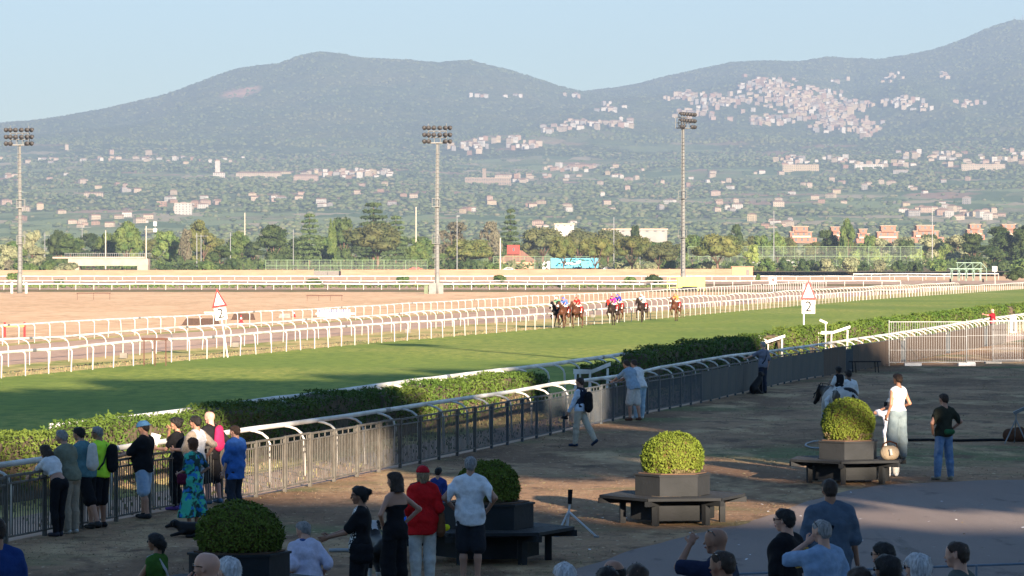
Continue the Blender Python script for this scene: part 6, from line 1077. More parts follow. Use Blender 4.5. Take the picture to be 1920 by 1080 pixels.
# ---- horses, jockeys, dogs ----------------------------------------------------------------
rng = np.random.default_rng(17)
COAT = {k: mat('coat_' + k, c, tuple(v * .7 for v in c), 2, .5, spec=.15) for k, c in dict(bay=(.078, .030, .015), dark=(.022, .013, .010), chestnut=(.08, .035, .016), black=(.009, .008, .008), white=(.42, .41, .40)).items()}
hoofm = mat('hoof', (.03, .025, .02))
def horse(label, loc, yaw, coat, phase, s=1.0, hood=None, blaze=False, pony=False, group=None, matfn=None, band=None):
    t = thing('horse' if not pony else 'pony', label, 'horse', loc, R(yaw), group, s); n = (1, 0, 0)
    hd = ((0, 1.18, 1.72), (0, 1.62, 1.38)) if not pony else ((0, 1.05, 1.42), (0, 1.38, 1.02))
    P = [C((0, -.42, 1.22), (0, .30, 1.18), .30, .30, n, 1.15, .08), C((0, -.62, 1.26), (0, -.42, 1.24), .29, .31, n, 1.0, .08), C((0, .40, 1.12), (0, .58, 1.14), .28, .23, n, 1.1, .08), C((0, .30, 1.42), (0, .52, 1.40), .14, .14, n, 1.2, .08), C((0, .52, 1.30), (0, hd[0][1] - .12, hd[0][2] - .04), .21, .115, n, 1.45, .06),
         C(hd[0], ((0, hd[1][1] - .14, hd[1][2] + .11)), .125, .075, n, 1.15, .04), C((0, hd[1][1] - .14, hd[1][2] + .11), hd[1], .075, .06, n, 1.05, .03), C((0, hd[0][1] - .02, hd[0][2] - .10), (0, hd[0][1] + .14, hd[0][2] - .22), .095, .06, n, 1.4, .03)]
    for q in (-1, 1): P.append(C((q * .06, hd[0][1] - .02, hd[0][2] + .08), (q * .075, hd[0][1] - .01, hd[0][2] + .19), .030, .010, e=.01))
    hooves = []
    for i, (x, y, z) in enumerate(phase):
        q = (-1, 1)[i % 2]; fr = i < 2
        if fr:
            a = np.array([q * .15, .50, 1.02]); kn, f = ik(a, (q * .13 + x, y, z + .05), .50, .50, (0, 1, .1)); P += [C(a, kn, .12, .055, n, 1.2, .05), C(kn, f, .05, .032, e=.015), C(kn, kn + (f - kn) * .02, .055, .055, e=.01)]
        else:
            a = np.array([q * .15, -.58, 1.15]); st = a + np.array([0, .12, -.32]); hk, f = ik(st, (q * .13 + x, y, z + .05), .45, .52, (0, -1, .05)); P += [C(a, st, .20, .13, n, 1.25, .06), C(st, hk, .12, .052, n, 1.1, .04), C(hk, f, .05, .032, e=.015)]
        hooves.append(f)
    fld = Field(P, .026); mats = [COAT[coat]]
    if matfn: mats.append(COAT['white'])
    solid('body', fld, mats, t, matfn)
    for f in hooves: MB().tube([(f[0], f[1], f[2] + .02), (f[0], f[1] + .02, f[2] - .05)], [.045, .058], 8).build('hoof', hoofm, t)
    hm_ = COAT['black'] if coat != 'chestnut' else COAT['bay']
    solid('mane', Field([C((0, .50, 1.50), (0, hd[0][1] - .14, hd[0][2] + .08), .055, .04, n, 1.8, .02), C((0, hd[0][1] - .1, hd[0][2] + .1), (0, hd[0][1] + .12, hd[0][2] + .02), .03, .02)], .02), hm_, t)
    solid('tail', Field([C((0, -.88, 1.30), (0, -1.02, 1.12), .05, .07), C((0, -1.02, 1.12), (0, -1.06 - (0 if pony else .22), .62 + (0 if pony else .15)), .075, .03)], .022), hm_, t)
    if not pony:
        MB().box((0, -.10, 1.50), (.46, .62, .06)).build('saddle_cloth', band or wht, t); [MB().box((q * .30, -.10, 1.32), (.03, .50, .34)).build('number_cloth', cloth((.35, .02, .02)), t) for q in (-1, 1)]
    m = MB(); 
    for q in (-1, 1): m.tube([(q * .10, hd[0][1] + .25, hd[0][2] - .25), (q * .16, .75, 1.62), (q * .10, .42, 1.60)], .012, 4)
    m.tube([(-.11, hd[0][1] + .2, hd[0][2] - .14), (0, hd[0][1] + .26, hd[0][2] - .10), (.11, hd[0][1] + .2, hd[0][2] - .14)], .02, 5); m.build('bridle', blk, t)
    if hood: solid('hood', Field([C((0, hd[0][1] - .02, hd[0][2]), (0, hd[0][1] + .22, hd[0][2] - .20), .145, .105, n, 1.15)], .022), cloth(hood), t)
    if blaze: solid('noseband', Field([C((0, hd[1][1] - .2, hd[1][2] + .17), (0, hd[1][1] - .14, hd[1][2] + .12), .098, .09, n, 1.1)], .022), wht, t)
    return t
GAL = [((0, 1.05, .10), (.02, .55, .45), (0, -.35, .25), (0, -.75, 0)), ((0, .55, 0), (0, .95, .35), (0, -.95, .35), (0, -.45, .05)), ((0, .75, .55), (0, .45, 0), (0, -.7, .0), (0, -1.05, .30)), ((0, .50, .02), (0, .62, .5), (0, -.62, .4), (0, -.85, .02))]
def racer(x, y, coat, ph, silk, helm, slabel, hlabel, dx=0, yaw=161, **k):
    X, D = G(x, y); h_ = horse(hlabel, (X + dx, D, 2 * EPS), yaw, coat, GAL[ph], group='racehorses galloping on the turf', **k)
    a = R(yaw); o = Vector((X + dx, D, .93)) ; p, T = person(slabel, o, yaw, 1.62, 'mid', ('bald', None), (cloth(silk), 2, .88, .02), (cloth((.62, .62, .62)), 2, .004), None, (.03, .02, .02), lean=58, hip=(0, -.34, .78), feet=((-.30, -.02, .06), (.30, -.02, .06)), knees=(0, 1, 0), kneeout=.6, hands=((-.10, .52, .68), (.10, .52, .68)), head=(0, -22), cap=helm, h=.022, group='jockeys riding in the race')
    return h_
racer(1045, 615, 'black', 0, (.12, .30, .18), (.70, .70, .70), 'jockey in green and white with a white helmet', 'nearly black racehorse on the far left of the field', blaze=True)
racer(1058, 615.5, 'bay', 1, (.08, .16, .62), (.05, .08, .50), 'jockey in white and royal blue with a blue helmet', 'bay racehorse squeezed between the black horse and the red jockey', blaze=True)
racer(1082, 615, 'bay', 2, (.55, .02, .02), (.60, .02, .02), 'jockey in red silks with a red helmet', 'brown racehorse carrying the jockey in red')
racer(1149, 610, 'dark', 3, (.48, .02, .22), (.45, .01, .10), 'jockey in magenta silks with a crimson helmet', 'dark racehorse wearing a red hood', hood=(.60, .03, .02))
racer(1159, 605, 'bay', 0, (.03, .03, .30), (.03, .04, .35), 'jockey in dark blue tucked behind the magenta jockey', 'bay racehorse hidden behind the red-hooded horse')
racer(1204, 604.5, 'dark', 1, (.30, .55, .68), (.45, .65, .72), 'jockey in pale blue silks', 'dark brown racehorse second from last')
racer(1267, 602, 'bay', 3, (.75, .22, .06), (.70, .18, .06), 'jockey in orange silks', 'bay racehorse trailing the field', blaze=True)
def spots(c): return (fbm(c[:, 1] * 2.6 + 3, c[:, 2] * 2.8 + c[:, 0] * 1.5, 2, 77) > .55) & (c[:, 1] < .75)
pony = horse('black and white piebald pony seen from behind the round bush', (*G(1571, 824), .012), 24, 'black', ((0, .52, 0), (0, .45, 0), (0, -.62, 0), (0, -.70, 0)), .88, pony=True, matfn=spots)
pl_ = pony.location
person('girl riding the piebald pony in black vest, white breeches and black boots', (pl_.x + .02, pl_.y, .62), 30, 1.36, 'dark', ('bun', 'black'), (white, .8, .9, .01), (white, 2, .01), None, (.01, .01, .01), True, vest=blk, hip=(0, 0, .80), feet=((-.36, .12, .02), (.36, .12, .02)), kneeout=.9, hands=((-.14, .30, 1.08), (.14, .30, 1.08)), socks=(.01, .01, .01))
person('dark-haired person in white t-shirt on the far side of the pony', (pl_.x + .42, pl_.y + 1.5, .01), 20, 1.74, 'dark', ('short', 'black'), (white, .9, .88, .02), (navy, 2, .02), None, (.1, .1, .1))
def dog(label, loc, yaw, prims, s=1.0, mats=None, fn=None):
    t = thing('dog', label, 'dog', loc, R(yaw), None, s); solid('body', Field(prims, .014), mats or COAT['black'], t, fn); return t
def dog_sit():
    P = [C((0, -.18, .20), (0, .06, .46), .14, .11, e=.05), C((0, -.20, .12), (0, -.16, .14), .13, e=.04), C((0, .07, .50), (0, .12, .62), .075, .07, e=.04), C((0, .12, .66), (0, .17, .66), .078, .065, e=.03), C((0, .17, .64), (0, .29, .62), .045, .032, e=.02), C((0, -.30, .05), (0, -.52, .03), .03, .012)]
    for q in (-1, 1): P += [C((q * .07, .08, .40), (q * .07, .12, .05), .045, .028), C((q * .07, .12, .03), (q * .07, .18, .025), .03), C((q * .11, -.15, .15), (q * .11, .02, .05), .07, .035), C((q * .11, .0, .03), (q * .11, .10, .025), .03), C((q * .06, .10, .70), (q * .085, .12, .60), .022, .026, n=(1, 0, 0), k=1.6, e=.01)]
    return P
def dog_stand():
    P = [C((0, -.28, .46), (0, .22, .45), .125, .145, (1, 0, 0), 1.1, .05), C((0, .25, .50), (0, .40, .64), .10, .075, e=.04), C((0, .42, .68), (0, .47, .68), .08, .07, e=.03), C((0, .47, .66), (0, .60, .63), .045, .03, e=.02), C((0, -.38, .50), (0, -.58, .30), .04, .045, e=.03), C((0, -.58, .30), (0, -.68, .16), .045, .02)]
    for q in (-1, 1): P += [C((q * .08, .22, .40), (q * .08, .22, .22), .055, .035), C((q * .08, .22, .22), (q * .08, .23, .03), .032, .026), C((q * .08, .25, .025), (q * .08, .30, .02), .028), C((q * .08, -.28, .42), (q * .09, -.22, .26), .085, .045), C((q * .09, -.22, .26), (q * .09, -.34, .15), .042, .03), C((q * .09, -.34, .15), (q * .09, -.30, .03), .028, .024), C((q * .06, .40, .74), (q * .09, .40, .66), .025, .02)]
    return P
def dog_lie():
    P = [C((0, -.30, .15), (0, .22, .16), .15, .14, (0, 0, 1), 1.05, .05), C((0, .26, .20), (0, .40, .24), .09, .075, e=.04), C((0, .42, .26), (0, .46, .25), .08, .07, e=.03), C((0, .48, .23), (0, .60, .19), .045, .032, e=.02), C((0, -.42, .08), (0, -.68, .03), .035, .015)]
    for q in (-1, 1): P += [C((q * .12, .18, .10), (q * .13, .45, .03), .045, .028), C((q * .15, -.28, .12), (q * .20, -.05, .05), .08, .035), C((q * .20, -.05, .03), (q * .20, .10, .025), .03), C((q * .07, .40, .30), (q * .09, .42, .21), .025, .02)]
    return P
dog('black dog sitting at the feet of the man in grey t-shirt', (*G(1421, 739), .012), -50, dog_sit(), 1.05)
dog('black dog lying on the ground behind the large dark bush', (*G(366, 1008), .012), 75, dog_lie(), .85)
dog('black and white dog standing behind the woman in jumpsuit', (XD(712, 131)[0], XD(712, 131)[1], .012), 14, dog_stand(), 1.12, [COAT['black'], COAT['white']], lambda c: ((c[:, 1] < -.56) | (c[:, 2] < .16) | ((abs(c[:, 0]) < .04) & (c[:, 1] > .3))))
ls_ = tag(MB().tube([wpt(p17, (.16, .1, .98)), wpt(p17, (.1, .2, .80)), (bpy.data.objects['dog.002'].location + Vector((0, .45, .70)))], .008, 5).build('leash', navy), 'dark blue leash running from the jumpsuit woman to the dog', 'leash')

N_ = 130; xs_ = rng.uniform(1100, 1920, N_); ys_ = rng.uniform(925, 1060, N_); Pl = np.array([(*G(a, b), .016) for a, b in zip(xs_, ys_)]); u_ = rng.uniform(0, 6.28, N_); c_ = np.stack([np.cos(u_), np.sin(u_), rng.uniform(-.1, .3, N_)], 1) * rng.uniform(.010, .028, N_)[:, None]; d_ = np.stack([-np.sin(u_), np.cos(u_), rng.uniform(0, .2, N_)], 1) * .018
tag(mobj('litter', np.stack([Pl - c_ - d_, Pl + c_ - d_, Pl + c_ + d_, Pl - c_ + d_], 1).reshape(-1, 3) + np.array([0, 0, .012]), np.arange(4 * N_).reshape(-1, 4), [paper, dryleaf], None, rng.integers(0, 2, N_)), 'scraps of paper and dry leaves on the paving', 'litter', kind='stuff')
clod = []
for x, y in ((1172, 600), (1285, 597), (1095, 612), (1060, 617)):
    X, D = G(x, y); clod += [(X + rng.normal(0, .35), D + rng.normal(.4, .8), abs(rng.normal(0, .35)) + .03) for _ in range(26)]
clod = np.array(clod); q_, f_ = leaf_quads(clod, rng.normal(0, 1, clod.shape), .09, .5); tag(mobj('turf_clods', q_, f_, soil), 'clods of turf kicked up behind the galloping horses', 'turf clods', kind='stuff')

# ---- signs and boards ---------------------------------------------------------------------
redp = mat('red_paint', (.40, .012, .015), rough=.4); blackp = mat('black_paint', (.015, .015, .015)); signw = mat('sign_white', (.66, .66, .64), rough=.5)
def tri_sign(x, y, D, H, w, lean, label, digit='2'):
    X = (x - CX) * D / F; t = thing('distance_sign', label, 'sign', (X, D, 0), 0); t.rotation_euler = (0, R(lean), 0); e = w / 2; hgt = w * 1.18
    MB().tube([(0, 0, 0), (0, 0, H - .2)], .035, 8).build('pole', signw, t)
    M = Matrix(((1, 0, 0, 0), (0, 0, 1, 0), (0, 1, 0, 0), (0, 0, 0, 1))); z0 = H - hgt; ox = e * .55 if lean == 0 else 0
    fr = MB().prism([(-e + ox, z0), (e + ox, z0), (ox, z0 + hgt)], -.062, -.045, M).build('triangle_frame', redp, t); k = .68
    MB().prism([(-e * k + ox, z0 + hgt * .10), (e * k + ox, z0 + hgt * .10), (ox, z0 + hgt * .82)], -.078, -.0625, M).build('panel', signw, fr)
    s_ = w * .78; bx = MB().box((ox, -.055, z0 - s_ / 2 - .04), (s_, .02, s_)).build('number_board', signw, t); text_mesh('numeral', digit, s_ * 1.15, blackp, bx, (ox, -.07, z0 - s_ / 2 - .04), (R(90), 0, 0))
tri_sign(427, 668, 166, 3.32, .74, -9, 'leaning post with red-edged triangle above the numeral 2 on the left'); tri_sign(1507, 617, 165, 3.72, .80, 0, 'upright post with red-edged triangle above the numeral 2 on the right')
def sq_sign(x, y, D, w, txt, label, c=redp):
    X, z = XZ(x, y, D); t = thing('number_board', label, 'sign', (X, D, 0)); MB().tube([(.1, 0, 0), (0, 0, z)], .05, 6).build('pole', signw, t); b = MB().box((0, -.08, z), (w, .04, w)).build('board', signw, t); text_mesh('numeral', txt, w * .95, c, b, (0, -.108, z), (R(90), 0, 0))
sq_sign(1449, 525.5, 520, 1.12, '4', 'small square board with a red numeral 4 on the infield'); sq_sign(1865, 504, 700, 1.0, '13', 'small tilted white board with dark digits by the starting gate', blackp)
yg = mat('yellow_green_board', (.42, .46, .12), (.36, .41, .10), 1.2, .6); D = 540; X, zt = XZ(1296, 519.5, D); zb = XZ(1296, 539, D)[1]
t = thing('display_board', 'yellow-green board with an open frame at its left, in front of the tallest mast', 'board', (X, D, 0)); MB().box((0, 0, (zt + zb) / 2), (4.3, .12, zt - zb)).build('panel', yg, t); m = MB(); [m.box((x_, .1, zt / 2), (.10, .10, zt)) for x_ in (-3.7, -2.2, -1.1, 0, 1.1, 2.1)]; [m.box((-2.95, .1, z_), (1.5, .08, .08)) for z_ in (zt - .05, (zt + zb) / 2, zb)]; m.build('frame', yg, t); MB().box((-.2, .2, .35), (2.3, .8, .7)).build('weight_box', blackp, t)
# starting gate
gg = mat('green_grey_steel', (.20, .30, .24), rough=.5); D = 760; t = thing('starting_gate', 'green-grey steel starting gate on wheels far right', 'starting gate', ((1812 - CX) * D / F, D, 0)); m = MB()
for k in range(5):
    x_ = -3.2 + k * 1.6; m.tube([(x_, 0, .3), (x_, 0, 3.0)], .09, 6); m.tube([(x_, 2, .3), (x_, 2, 3.0)], .07, 6); m.box((x_, 1, 3.0), (.1, 2.1, .1))
for z_ in (3.0, 4.3): m.box((.6 if z_ > 4 else 0, 0, z_), (5.2 if z_ > 4 else 7.2, .14, .14)); m.box((.6 if z_ > 4 else 0, 2, z_), (5.2 if z_ > 4 else 7.2, .12, .12))
for x_ in (-2, -.3, 1.4, 3.2): m.tube([(x_, 0, 3), (x_, 0, 4.3)], .07, 6); m.tube([(x_, 0, 3), (min(x_ + 1.6, 3.2), 0, 4.3)], .05, 5)
m.tube([(3.2, 0, 4.3), (4.4, 0, 3.0)], .08, 6); m.tube([(4.4, 0, 3.0), (4.4, 0, .3)], .08, 6); m.build('frame', gg, t)
for k in range(4): x_ = -2.4 + k * 1.6; a = MB(); a.tube([(x_ + .72 * math.cos(R(g_)), -.02, 2.35 + .55 * math.sin(R(g_))) for g_ in range(0, 181, 20)], .07, 5); a.build('stall_arch', gg, t); MB().box((x_ - .68, -.1, 1.6), (.12, .6, 1.3)).build('stall_door', gg, t)
for q in (-3.4, 3.8): MB().tube([(q - .15, 1, .4), (q + .15, 1, .4)], .4, 12).build('wheel', blackp, t)

# ---- infield clutter ----------------------------------------------------------------------
D = 498
for x in (22, 49): X = (x - CX) * D / F; o = tag(MB().tube([(0, 0, 0), (0, 0, 1.55)], .19, 12).build('bollard', wht), 'thick white post just %s of the left mast base' % ('left' if x < 37 else 'right'), 'bollard'); o.location = (X, D, 0)
for x, w_, lab in ((805, 5.5, 'dull green cabinet left of the central mast base'), (821, 1.9, 'grey cabinet at the central mast foot')): pass
cab = mat('grey_cabinet', (.20, .20, .19)); X = (811 - CX) * 493 / F; t = thing('electric_cabinet', 'grey electric cabinets at the foot of the central mast', 'cabinet', (X, 493, 0)); MB().box((0, 0, .75), (1.0, .6, 1.5)).build('cabinet', cab, t); MB().box((1.2, 0, .75), (.7, .6, 1.5)).build('cabinet', cab, t); MB().box((-.9, .4, .6), (.6, .5, 1.2)).build('cabinet', mat('green_cabinet', (.13, .16, .10)), t)
rusty = mat('rust', (.085, .038, .026)); bwn = mat('brown_hurdle', (.055, .032, .024), (.035, .022, .018), 6)
def hurdle(x0, x1, y, yb, label, m_=rusty, n=4, slab=False):
    D = F * EYE / (yb - HY); X0, X1 = (x0 - CX) * D / F, (x1 - CX) * D / F; h = (yb - y) * D / F; t = thing('jump_hurdle', label, 'hurdle', (X0, D, 0)); L = X1 - X0
    if slab:
        M = Matrix(((1, 0, 0, 0), (0, 0, 1, 0), (0, 1, 0, 0), (0, 0, 0, 1))); MB().prism([(0, 0), (L, 0), (L * .92, h), (L * .12, h)], 0, .5, M).build('body', m_, t)
    else: [MB().box((L * k / (n - 1), 0, h / 2), (.045, .045, h)).build('post', m_, t) for k in range(n)]; MB().box((L / 2, -.05, h - .04), (L + .2, .05, .10)).build('top_bar', m_, t)
hurdle(340, 412, 597, 610, 'dark brown sloping brush hurdle behind the left triangle sign', bwn, slab=True); hurdle(433, 478, 588, 600, 'brown box hurdle right of the left triangle sign', bwn, slab=True); hurdle(576, 641, 553.5, 564, 'low rusty frame alone in the brown infield'); hurdle(145, 206, 549, 562, 'broken rusty frame in the infield on the left', n=3); hurdle(522, 545, 588, 596, 'small dark grey box by the infield rail', cab, slab=True)
hurdle(270, 311, 634, 686, 'rusty upright frame standing between the white rails', rusty, 3); hurdle(385, 400, 585, 590, 'small white hurdle end beside the brown box hurdle', wht, 2)
def stripe_jump():
    D = F * EYE / (594 - HY); X0 = (595 - CX) * D / F; t = thing('striped_fence', 'white jump panel with thin blue stripes in the infield', 'jump panel', (X0, D, 0), 0, None, .68); bl2 = mat('blue_paint', (.02, .04, .16)); MB().box((2.0, .2, .45), (4.0, .08, .9)).build('panel', wht, t); MB().box((2.2, .1, .38), (4.8, .12, .22)).build('front_bar', wht, t)
    for k in range(18): 
        if k != 9: MB().box((.25 + k * .21, .15, .68), (.11, .04, .50)).build('stripe', bl2, t)
stripe_jump()
def cone(x, y, label): X, D = G(x, y); t = thing('traffic_cone', label, 'cone', (X, D, .02), 0, 'cones on the infield'); MB().tube([(0, 0, 0), (0, 0, .04)], .2, 12).build('base', redp, t); MB().tube([(0, 0, .04), (0, 0, .28)], [.15, .09], 12).build('body', redp, t); MB().tube([(0, 0, .285), (0, 0, .42)], [.089, .055], 12).build('band', wht, t); MB().tube([(0, 0, .425), (0, 0, .60)], [.054, .02], 12).build('tip', redp, t)
cone(377, 607, 'red and white cone on the brown brush hurdle side'); cone(551, 595, 'red and white cone beside the small grey box'); cone(452, 606, 'small cone right of the leaning sign')
def blockwt(x, y, label): X, D = G(x, y); o = tag(MB().box((0, 0, .15), (.34, .28, .24)).build('concrete_block', mat('old_concrete', (.16, .15, .13))), label, 'concrete block', 'concrete weights along the dry verge'); o.location = (X, D, .01)
for x, y, l in ((232, 673, 'concrete weight left of the rusty upright frame'), (442, 652, 'concrete weight just right of the leaning sign post'), (765, 625, 'concrete weight on the verge near the picture middle'), (1112, 596, 'concrete weight behind the racing horses')): blockwt(x, y, l)
def barrel(x0, x1, y, label):
    X0, D = G(x0, y); X1 = (x1 - CX) * D / F; t = thing('striped_barrier', label, 'barrier', (X0, D, 0)); [MB().box((q, 0, .5), (.12, .12, .9)).build('leg', redp, t) for q in (0, X1 - X0)]; MB().box(((X1 - X0) / 2, -.18, .75), (X1 - X0, .06, .14)).build('plank', mat('yellow_plank', (.6, .45, .1)), t)
barrel(9, 46, 634, 'red and white legged barrier at the left edge of the infield')
# ---- white barrier pieces between the hedge sections -------------------------------------------
def white_gate(x0, x1, y0, y1, D, label):
    X0, z0 = XZ(x0, y0, D); X1, z1 = XZ(x1, y1, D); t = thing('white_barrier', label, 'barrier', (X0, D, 0)); L = X1 - X0; m = MB(); m.add([(0, -.03, z0 - .14), (L * .5, -.03, (z0 + z1) / 2 - .22), (L, -.03, z1 - .08), (L, -.03, z1 + .04), (L * .5, -.03, (z0 + z1) / 2 - .10), (0, -.03, z0 + .02), (0, .03, z0 - .14), (L * .5, .03, (z0 + z1) / 2 - .22), (L, .03, z1 - .08), (L, .03, z1 + .04), (L * .5, .03, (z0 + z1) / 2 - .10), (0, .03, z0 + .02)], [(0, 1, 4, 5), (1, 2, 3, 4), (11, 10, 7, 6), (10, 9, 8, 7), (5, 4, 10, 11), (4, 3, 9, 10), (0, 6, 7, 1), (1, 7, 8, 2), (0, 5, 11, 6), (2, 8, 9, 3)]); m.build('board', wht, t)
    for q in (.06, .45, .92): z_ = z0 + (z1 - z0) * q - .15; MB().tube([(L * q, .1, z_), (L * q + .05, .25, 0)], .03, 6).build('leg', wht, t); MB().tube([(L * q, -.06, z_), (L * q - .05, -.3, 0)], .04, 6).build('leg', wht, t)
white_gate(1075, 1145, 693, 681, 107, 'crooked white barrier in the gap between the hedges'); white_gate(1402, 1472, 640, 629, 152, 'white barrier board left of the bright hedge section'); white_gate(1530, 1594, 622, 612, 163, 'white barrier board right of the bright hedge section')
D = 160; X, z = XZ(1548, 605, D); t = thing('track_camera', 'small white track camera on a post above the bright hedge', 'camera', (X, D, 0)); MB().tube([(0, 0, 0), (0, 0, z)], .03, 6).build('post', wht, t); MB().box((-.1, 0, z + .05), (.38, .12, .10), 0, Matrix.Rotation(R(25), 3, 'Y')).build('housing', wht, t)
X, D = G(1900, 589); t = thing('white_post', 'stubby white gatepost at the end of the long distant hedge', 'post', (XZ(1899, 600, 222)[0], 222, 0)); MB().box((0, 0, .55), (.42, .3, 1.1)).build('shaft', wht, t); MB().box((0, -.16, .45), (.2, .04, .7)).build('dark_panel', blackp, t)
# ---- mesh site barriers at right ---------------------------------------------------------------
t0 = None; pnl = MB(); [pnl.tube([(k * .105, 0, .18), (k * .105, 0, 1.92)], .006, 4) for k in range(1, 33)]; [pnl.tube([(0, 0, z), (3.45, 0, z)], r_, 6) for z, r_ in ((.16, .022), (1.94, .022), (.7, .008), (1.3, .008))]; [pnl.tube([(x_, 0, 0), (x_, 0, 2.02)], .020, 8) for x_ in (0, 3.45)]
pm_ = pnl.data('mesh_panel', galv)
for i, (x0, D0, rz, l) in enumerate(((1667, 152.3, 4, 'mesh barrier panel at the left end, against the brown boards'), (1812 - 0, 154.0, 5, 'middle mesh barrier panel with a white concrete foot'), (1862, 156.0, 8, 'mesh barrier panel running out of the picture'))):
    t = thing('mesh_barrier', l, 'site barrier', ((x0 - CX) * D0 / F, D0, 0), R(rz), 'mesh site barriers'); link(bpy.data.objects.new('mesh_panel', pm_), t)
    for q in (1.05, 3.45) if i == 0 else (0, 3.45): MB().box((q, 0, .06), (.75, .25, .12)).build('foot', signw if i < 2 else conc, t)
# bench against the boards
X, D = G(1612, 699); t = thing('bench', 'thin dark metal bench standing against the brown boards', 'bench', (X - .3, D, 0), R(16)); MB().box((.55, 0, .46), (1.3, .35, .04)).build('seat', blk, t); [MB().tube([(q, w_, .45), (q + .04, w_ * 1.2, 0)], .018, 6).build('leg', blk, t) for q in (.05, 1.05) for w_ in (-.15, .15)]
# ---- tripods, hose, bags -------------------------------------------------------------------------
def XDy(x, y): return G(x, y)
X, D = G(1066, 1006); t = thing('seat_stick', 'folding shooting stick with black grip and three silver legs', 'shooting stick', (X, D, 0)); zt = XZ(1068, 918, D)[1]
MB().tube([(.02, 0, zt - .24), (.03, 0, zt)], [.035, .042], 10).build('grip', blk, t); chrome = mat('bright_aluminium', (.50, .52, .54), rough=.4)
MB().tube([(-.03, 0, .02), (.02, 0, zt - .24)], .018, 8).build('shaft', chrome, t)
for q in ((-.20, -.1), (.46, -.25), (-.05, .3)): MB().tube([(0, 0, .42), (q[0], q[1], .02)], .018, 6).build('leg', chrome, t); MB().tube([(q[0], q[1], .0), (q[0], q[1], .03)], .05, 8).build('foot_disc', galv, t)
X, D = G(1905, 832); t = thing('tripod', 'silver camera tripod at the right edge', 'tripod', (X, D, 0)); [MB().tube([(0, 0, .62), (q[0], q[1], 0)], .018, 6).build('leg', galv, t) for q in ((-.30, -.1), (.25, -.15), (0, .3))]; MB().tube([(0, 0, .55), (0, 0, .82)], .022, 8).build('column', galv, t); MB().box((.1, 0, .84), (.35, .08, .08), 0, Matrix.Rotation(R(-25), 3, 'Y')).build('head', galv, t)
o = thing('holdall', 'dark brown holdall under the tripod at the right edge', 'bag', (X + .08, D + .35, .02)); solid('bag_body', Field([C((-.2, 0, .18), (.25, 0, .18), .17, .17, (0, 1, 0), 1.2), C((-.1, 0, .3), (.1, 0, .34), .06, .06)], .02), cloth((.10, .045, .025)), o)
def hose(pts, r, label, m_=blk): V = [(*G(x, y), r + .012) for x, y in pts]; o = tag(MB().tube(V, r, 6).build('hose', m_, smooth=True), label, 'hose')
hose([(1695, 829), (1740, 828), (1800, 829.5), (1860, 828), (1930, 829)], .035, 'black hose lying across the dirt behind the man in jeans'); hose([(1545, 829), (1525, 830), (1512, 834), (1510, 838), (1520, 842), (1548, 844)], .022, 'grey hose loop beside the round bush and pony', mat('grey_hose', (.3, .32, .34)))
hose([(617, 1037), (640, 1036.5), (660, 1037)], .03, 'pale hose end on the grass left of the patterned top', mat('grey_hose', (.3, .32, .34)))
cb_ = thing('straw_bag', 'round cream shoulder bag resting on the bench planter', 'bag', (7.80, 71.62, .505)); solid('bag_body', Field([C((-.05, 0, .14), (.05, 0, .14), .15, .15, (0, 1, 0), 1.15)], .014), cloth((.27, .215, .15)), cb_); MB().tube([(-.16, 0, .2), (-.12, 0, .33), (0, 0, .38), (.14, 0, .33), (.17, 0, .2)], .018, 6).build('handle', cloth((.06, .025, .015)), cb_); MB().tube([(.0, -.13, .2), (.0, -.155, .22), (.02, -.16, .10)], [.02, .03, .03], 8).build('scarf', cloth((.40, .40, .38)), cb_)
X, D = XD(770, 126); yb_ = thing('carrier_bag', 'blue carrier bag on the bench left of the white trousers', 'bag', (XD(772, 122)[0], 52.9, .52)); solid('bag_body', Field([C((-.05, 0, .10), (.06, 0, .10), .09, .09)], .014), cloth((.02, .12, .55)), yb_)
yb_ = thing('carrier_bag', 'yellow carrier bag beside the woman in red', 'bag', (XD(829, 124)[0], 51.85, .52)); solid('bag_body', Field([C((-.05, 0, .06), (.08, 0, .10), .06, .05)], .014), cloth((.55, .55, .02)), yb_)
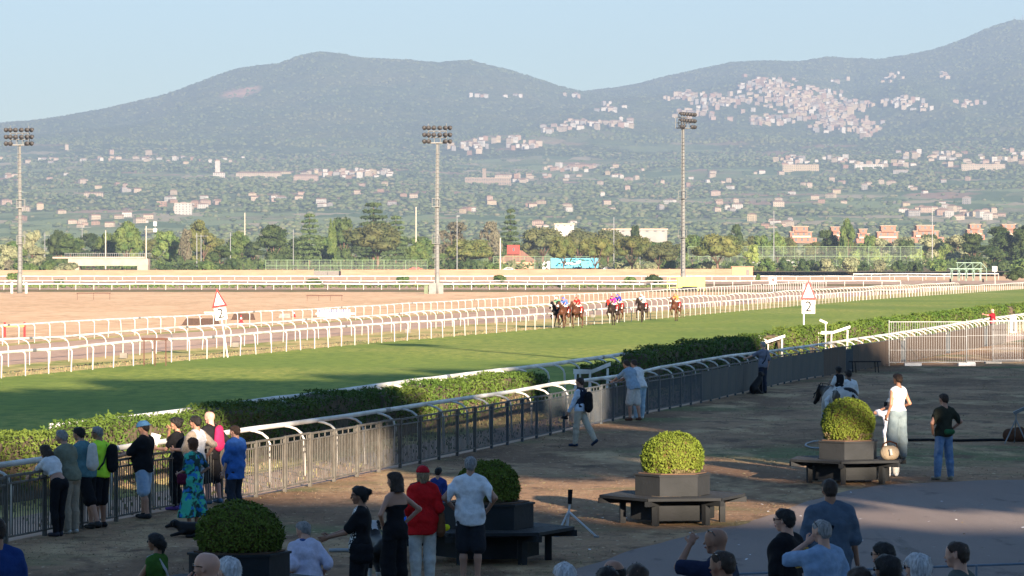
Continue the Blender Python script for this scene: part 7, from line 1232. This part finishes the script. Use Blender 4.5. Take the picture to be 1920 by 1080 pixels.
# ---- grass tufts and straw on the spectator ground ------------------------------------------------
rng = np.random.default_rng(23); N_ = 90000; Dt = 50 + 110 * rng.uniform(0, 1, N_) ** 1.8; ut = rng.uniform(-30, 1960, N_); Xt = (ut - CX) * Dt / F; ok = (Xt > fenceX(Dt) - .1); cl_ = fbm(Xt * .8, Dt * .35, 4, 5); ok &= rng.uniform(0, 1, N_) < np.clip((cl_ - .36) * 3.2, .03, 1)
E_ = np.array(E); pe = np.interp(Xt, E_[:, 0], E_[:, 1]); ok &= ~((Xt > E_[0, 0]) & (Dt < pe + .05)); Xt, Dt, cl_ = Xt[ok], Dt[ok], cl_[ok]; n = len(Xt)
hgt = rng.uniform(.008, .020, n) * (.6 + Dt / 110); wd = hgt * .35; a = rng.uniform(0, 3.14, n); ln = rng.normal(0, .05, (n, 2)); P0 = np.stack([Xt, Dt, np.full(n, EPS)], 1); dv = np.stack([np.cos(a) * wd, np.sin(a) * wd, 0 * a], 1); top = P0 + np.stack([ln[:, 0], ln[:, 1], hgt], 1)
V = np.stack([P0 - dv * .5, P0 + dv * .5, top + dv * .9, top - dv * .9], 1).reshape(-1, 3); gm_ = [mat('tuft_green', (.14, .15, .06), (.18, .17, .08), 3), mat('tuft_straw', (.19, .135, .08), (.15, .11, .065), 3)]; gr = fbm(Xt * .22, Dt * .12, 3, 15)
tag(mobj('grass', V, np.arange(4 * n).reshape(n, 4), gm_, None, (gr + rng.normal(0, .10, n) < .60).astype(int)), 'short worn grass and straw on the spectator ground', 'grass', kind='stuff')
N_ = 16000; Dt = rng.uniform(60, 240, N_); s1 = rng.uniform(0, 1, N_); wv = rng.integers(0, 3, N_); Xt = np.where(wv == 0, railN(Dt) + rng.uniform(-1, .9, N_), np.where(wv == 1, rail1(Dt) - rng.uniform(0, 2.5, N_), hedgeF(Dt) + rng.uniform(0, 1.2, N_))); hgt = rng.uniform(.02, .075, N_); P0 = np.stack([Xt, Dt, np.full(N_, EPS)], 1); a = rng.uniform(0, 3.14, N_); dv = np.stack([np.cos(a), np.sin(a), 0 * a], 1) * (hgt * .4)[:, None]; top = P0 + np.array([0, 0, 1.]) * hgt[:, None]
V = np.stack([P0 - dv, P0 + dv, top + dv * .6, top - dv * .6], 1).reshape(-1, 3); tag(mobj('verge_grass', V, np.arange(4 * N_).reshape(N_, 4), gm_, None, rng.integers(0, 2, N_)), 'rough grass along the rails', 'grass', kind='stuff')
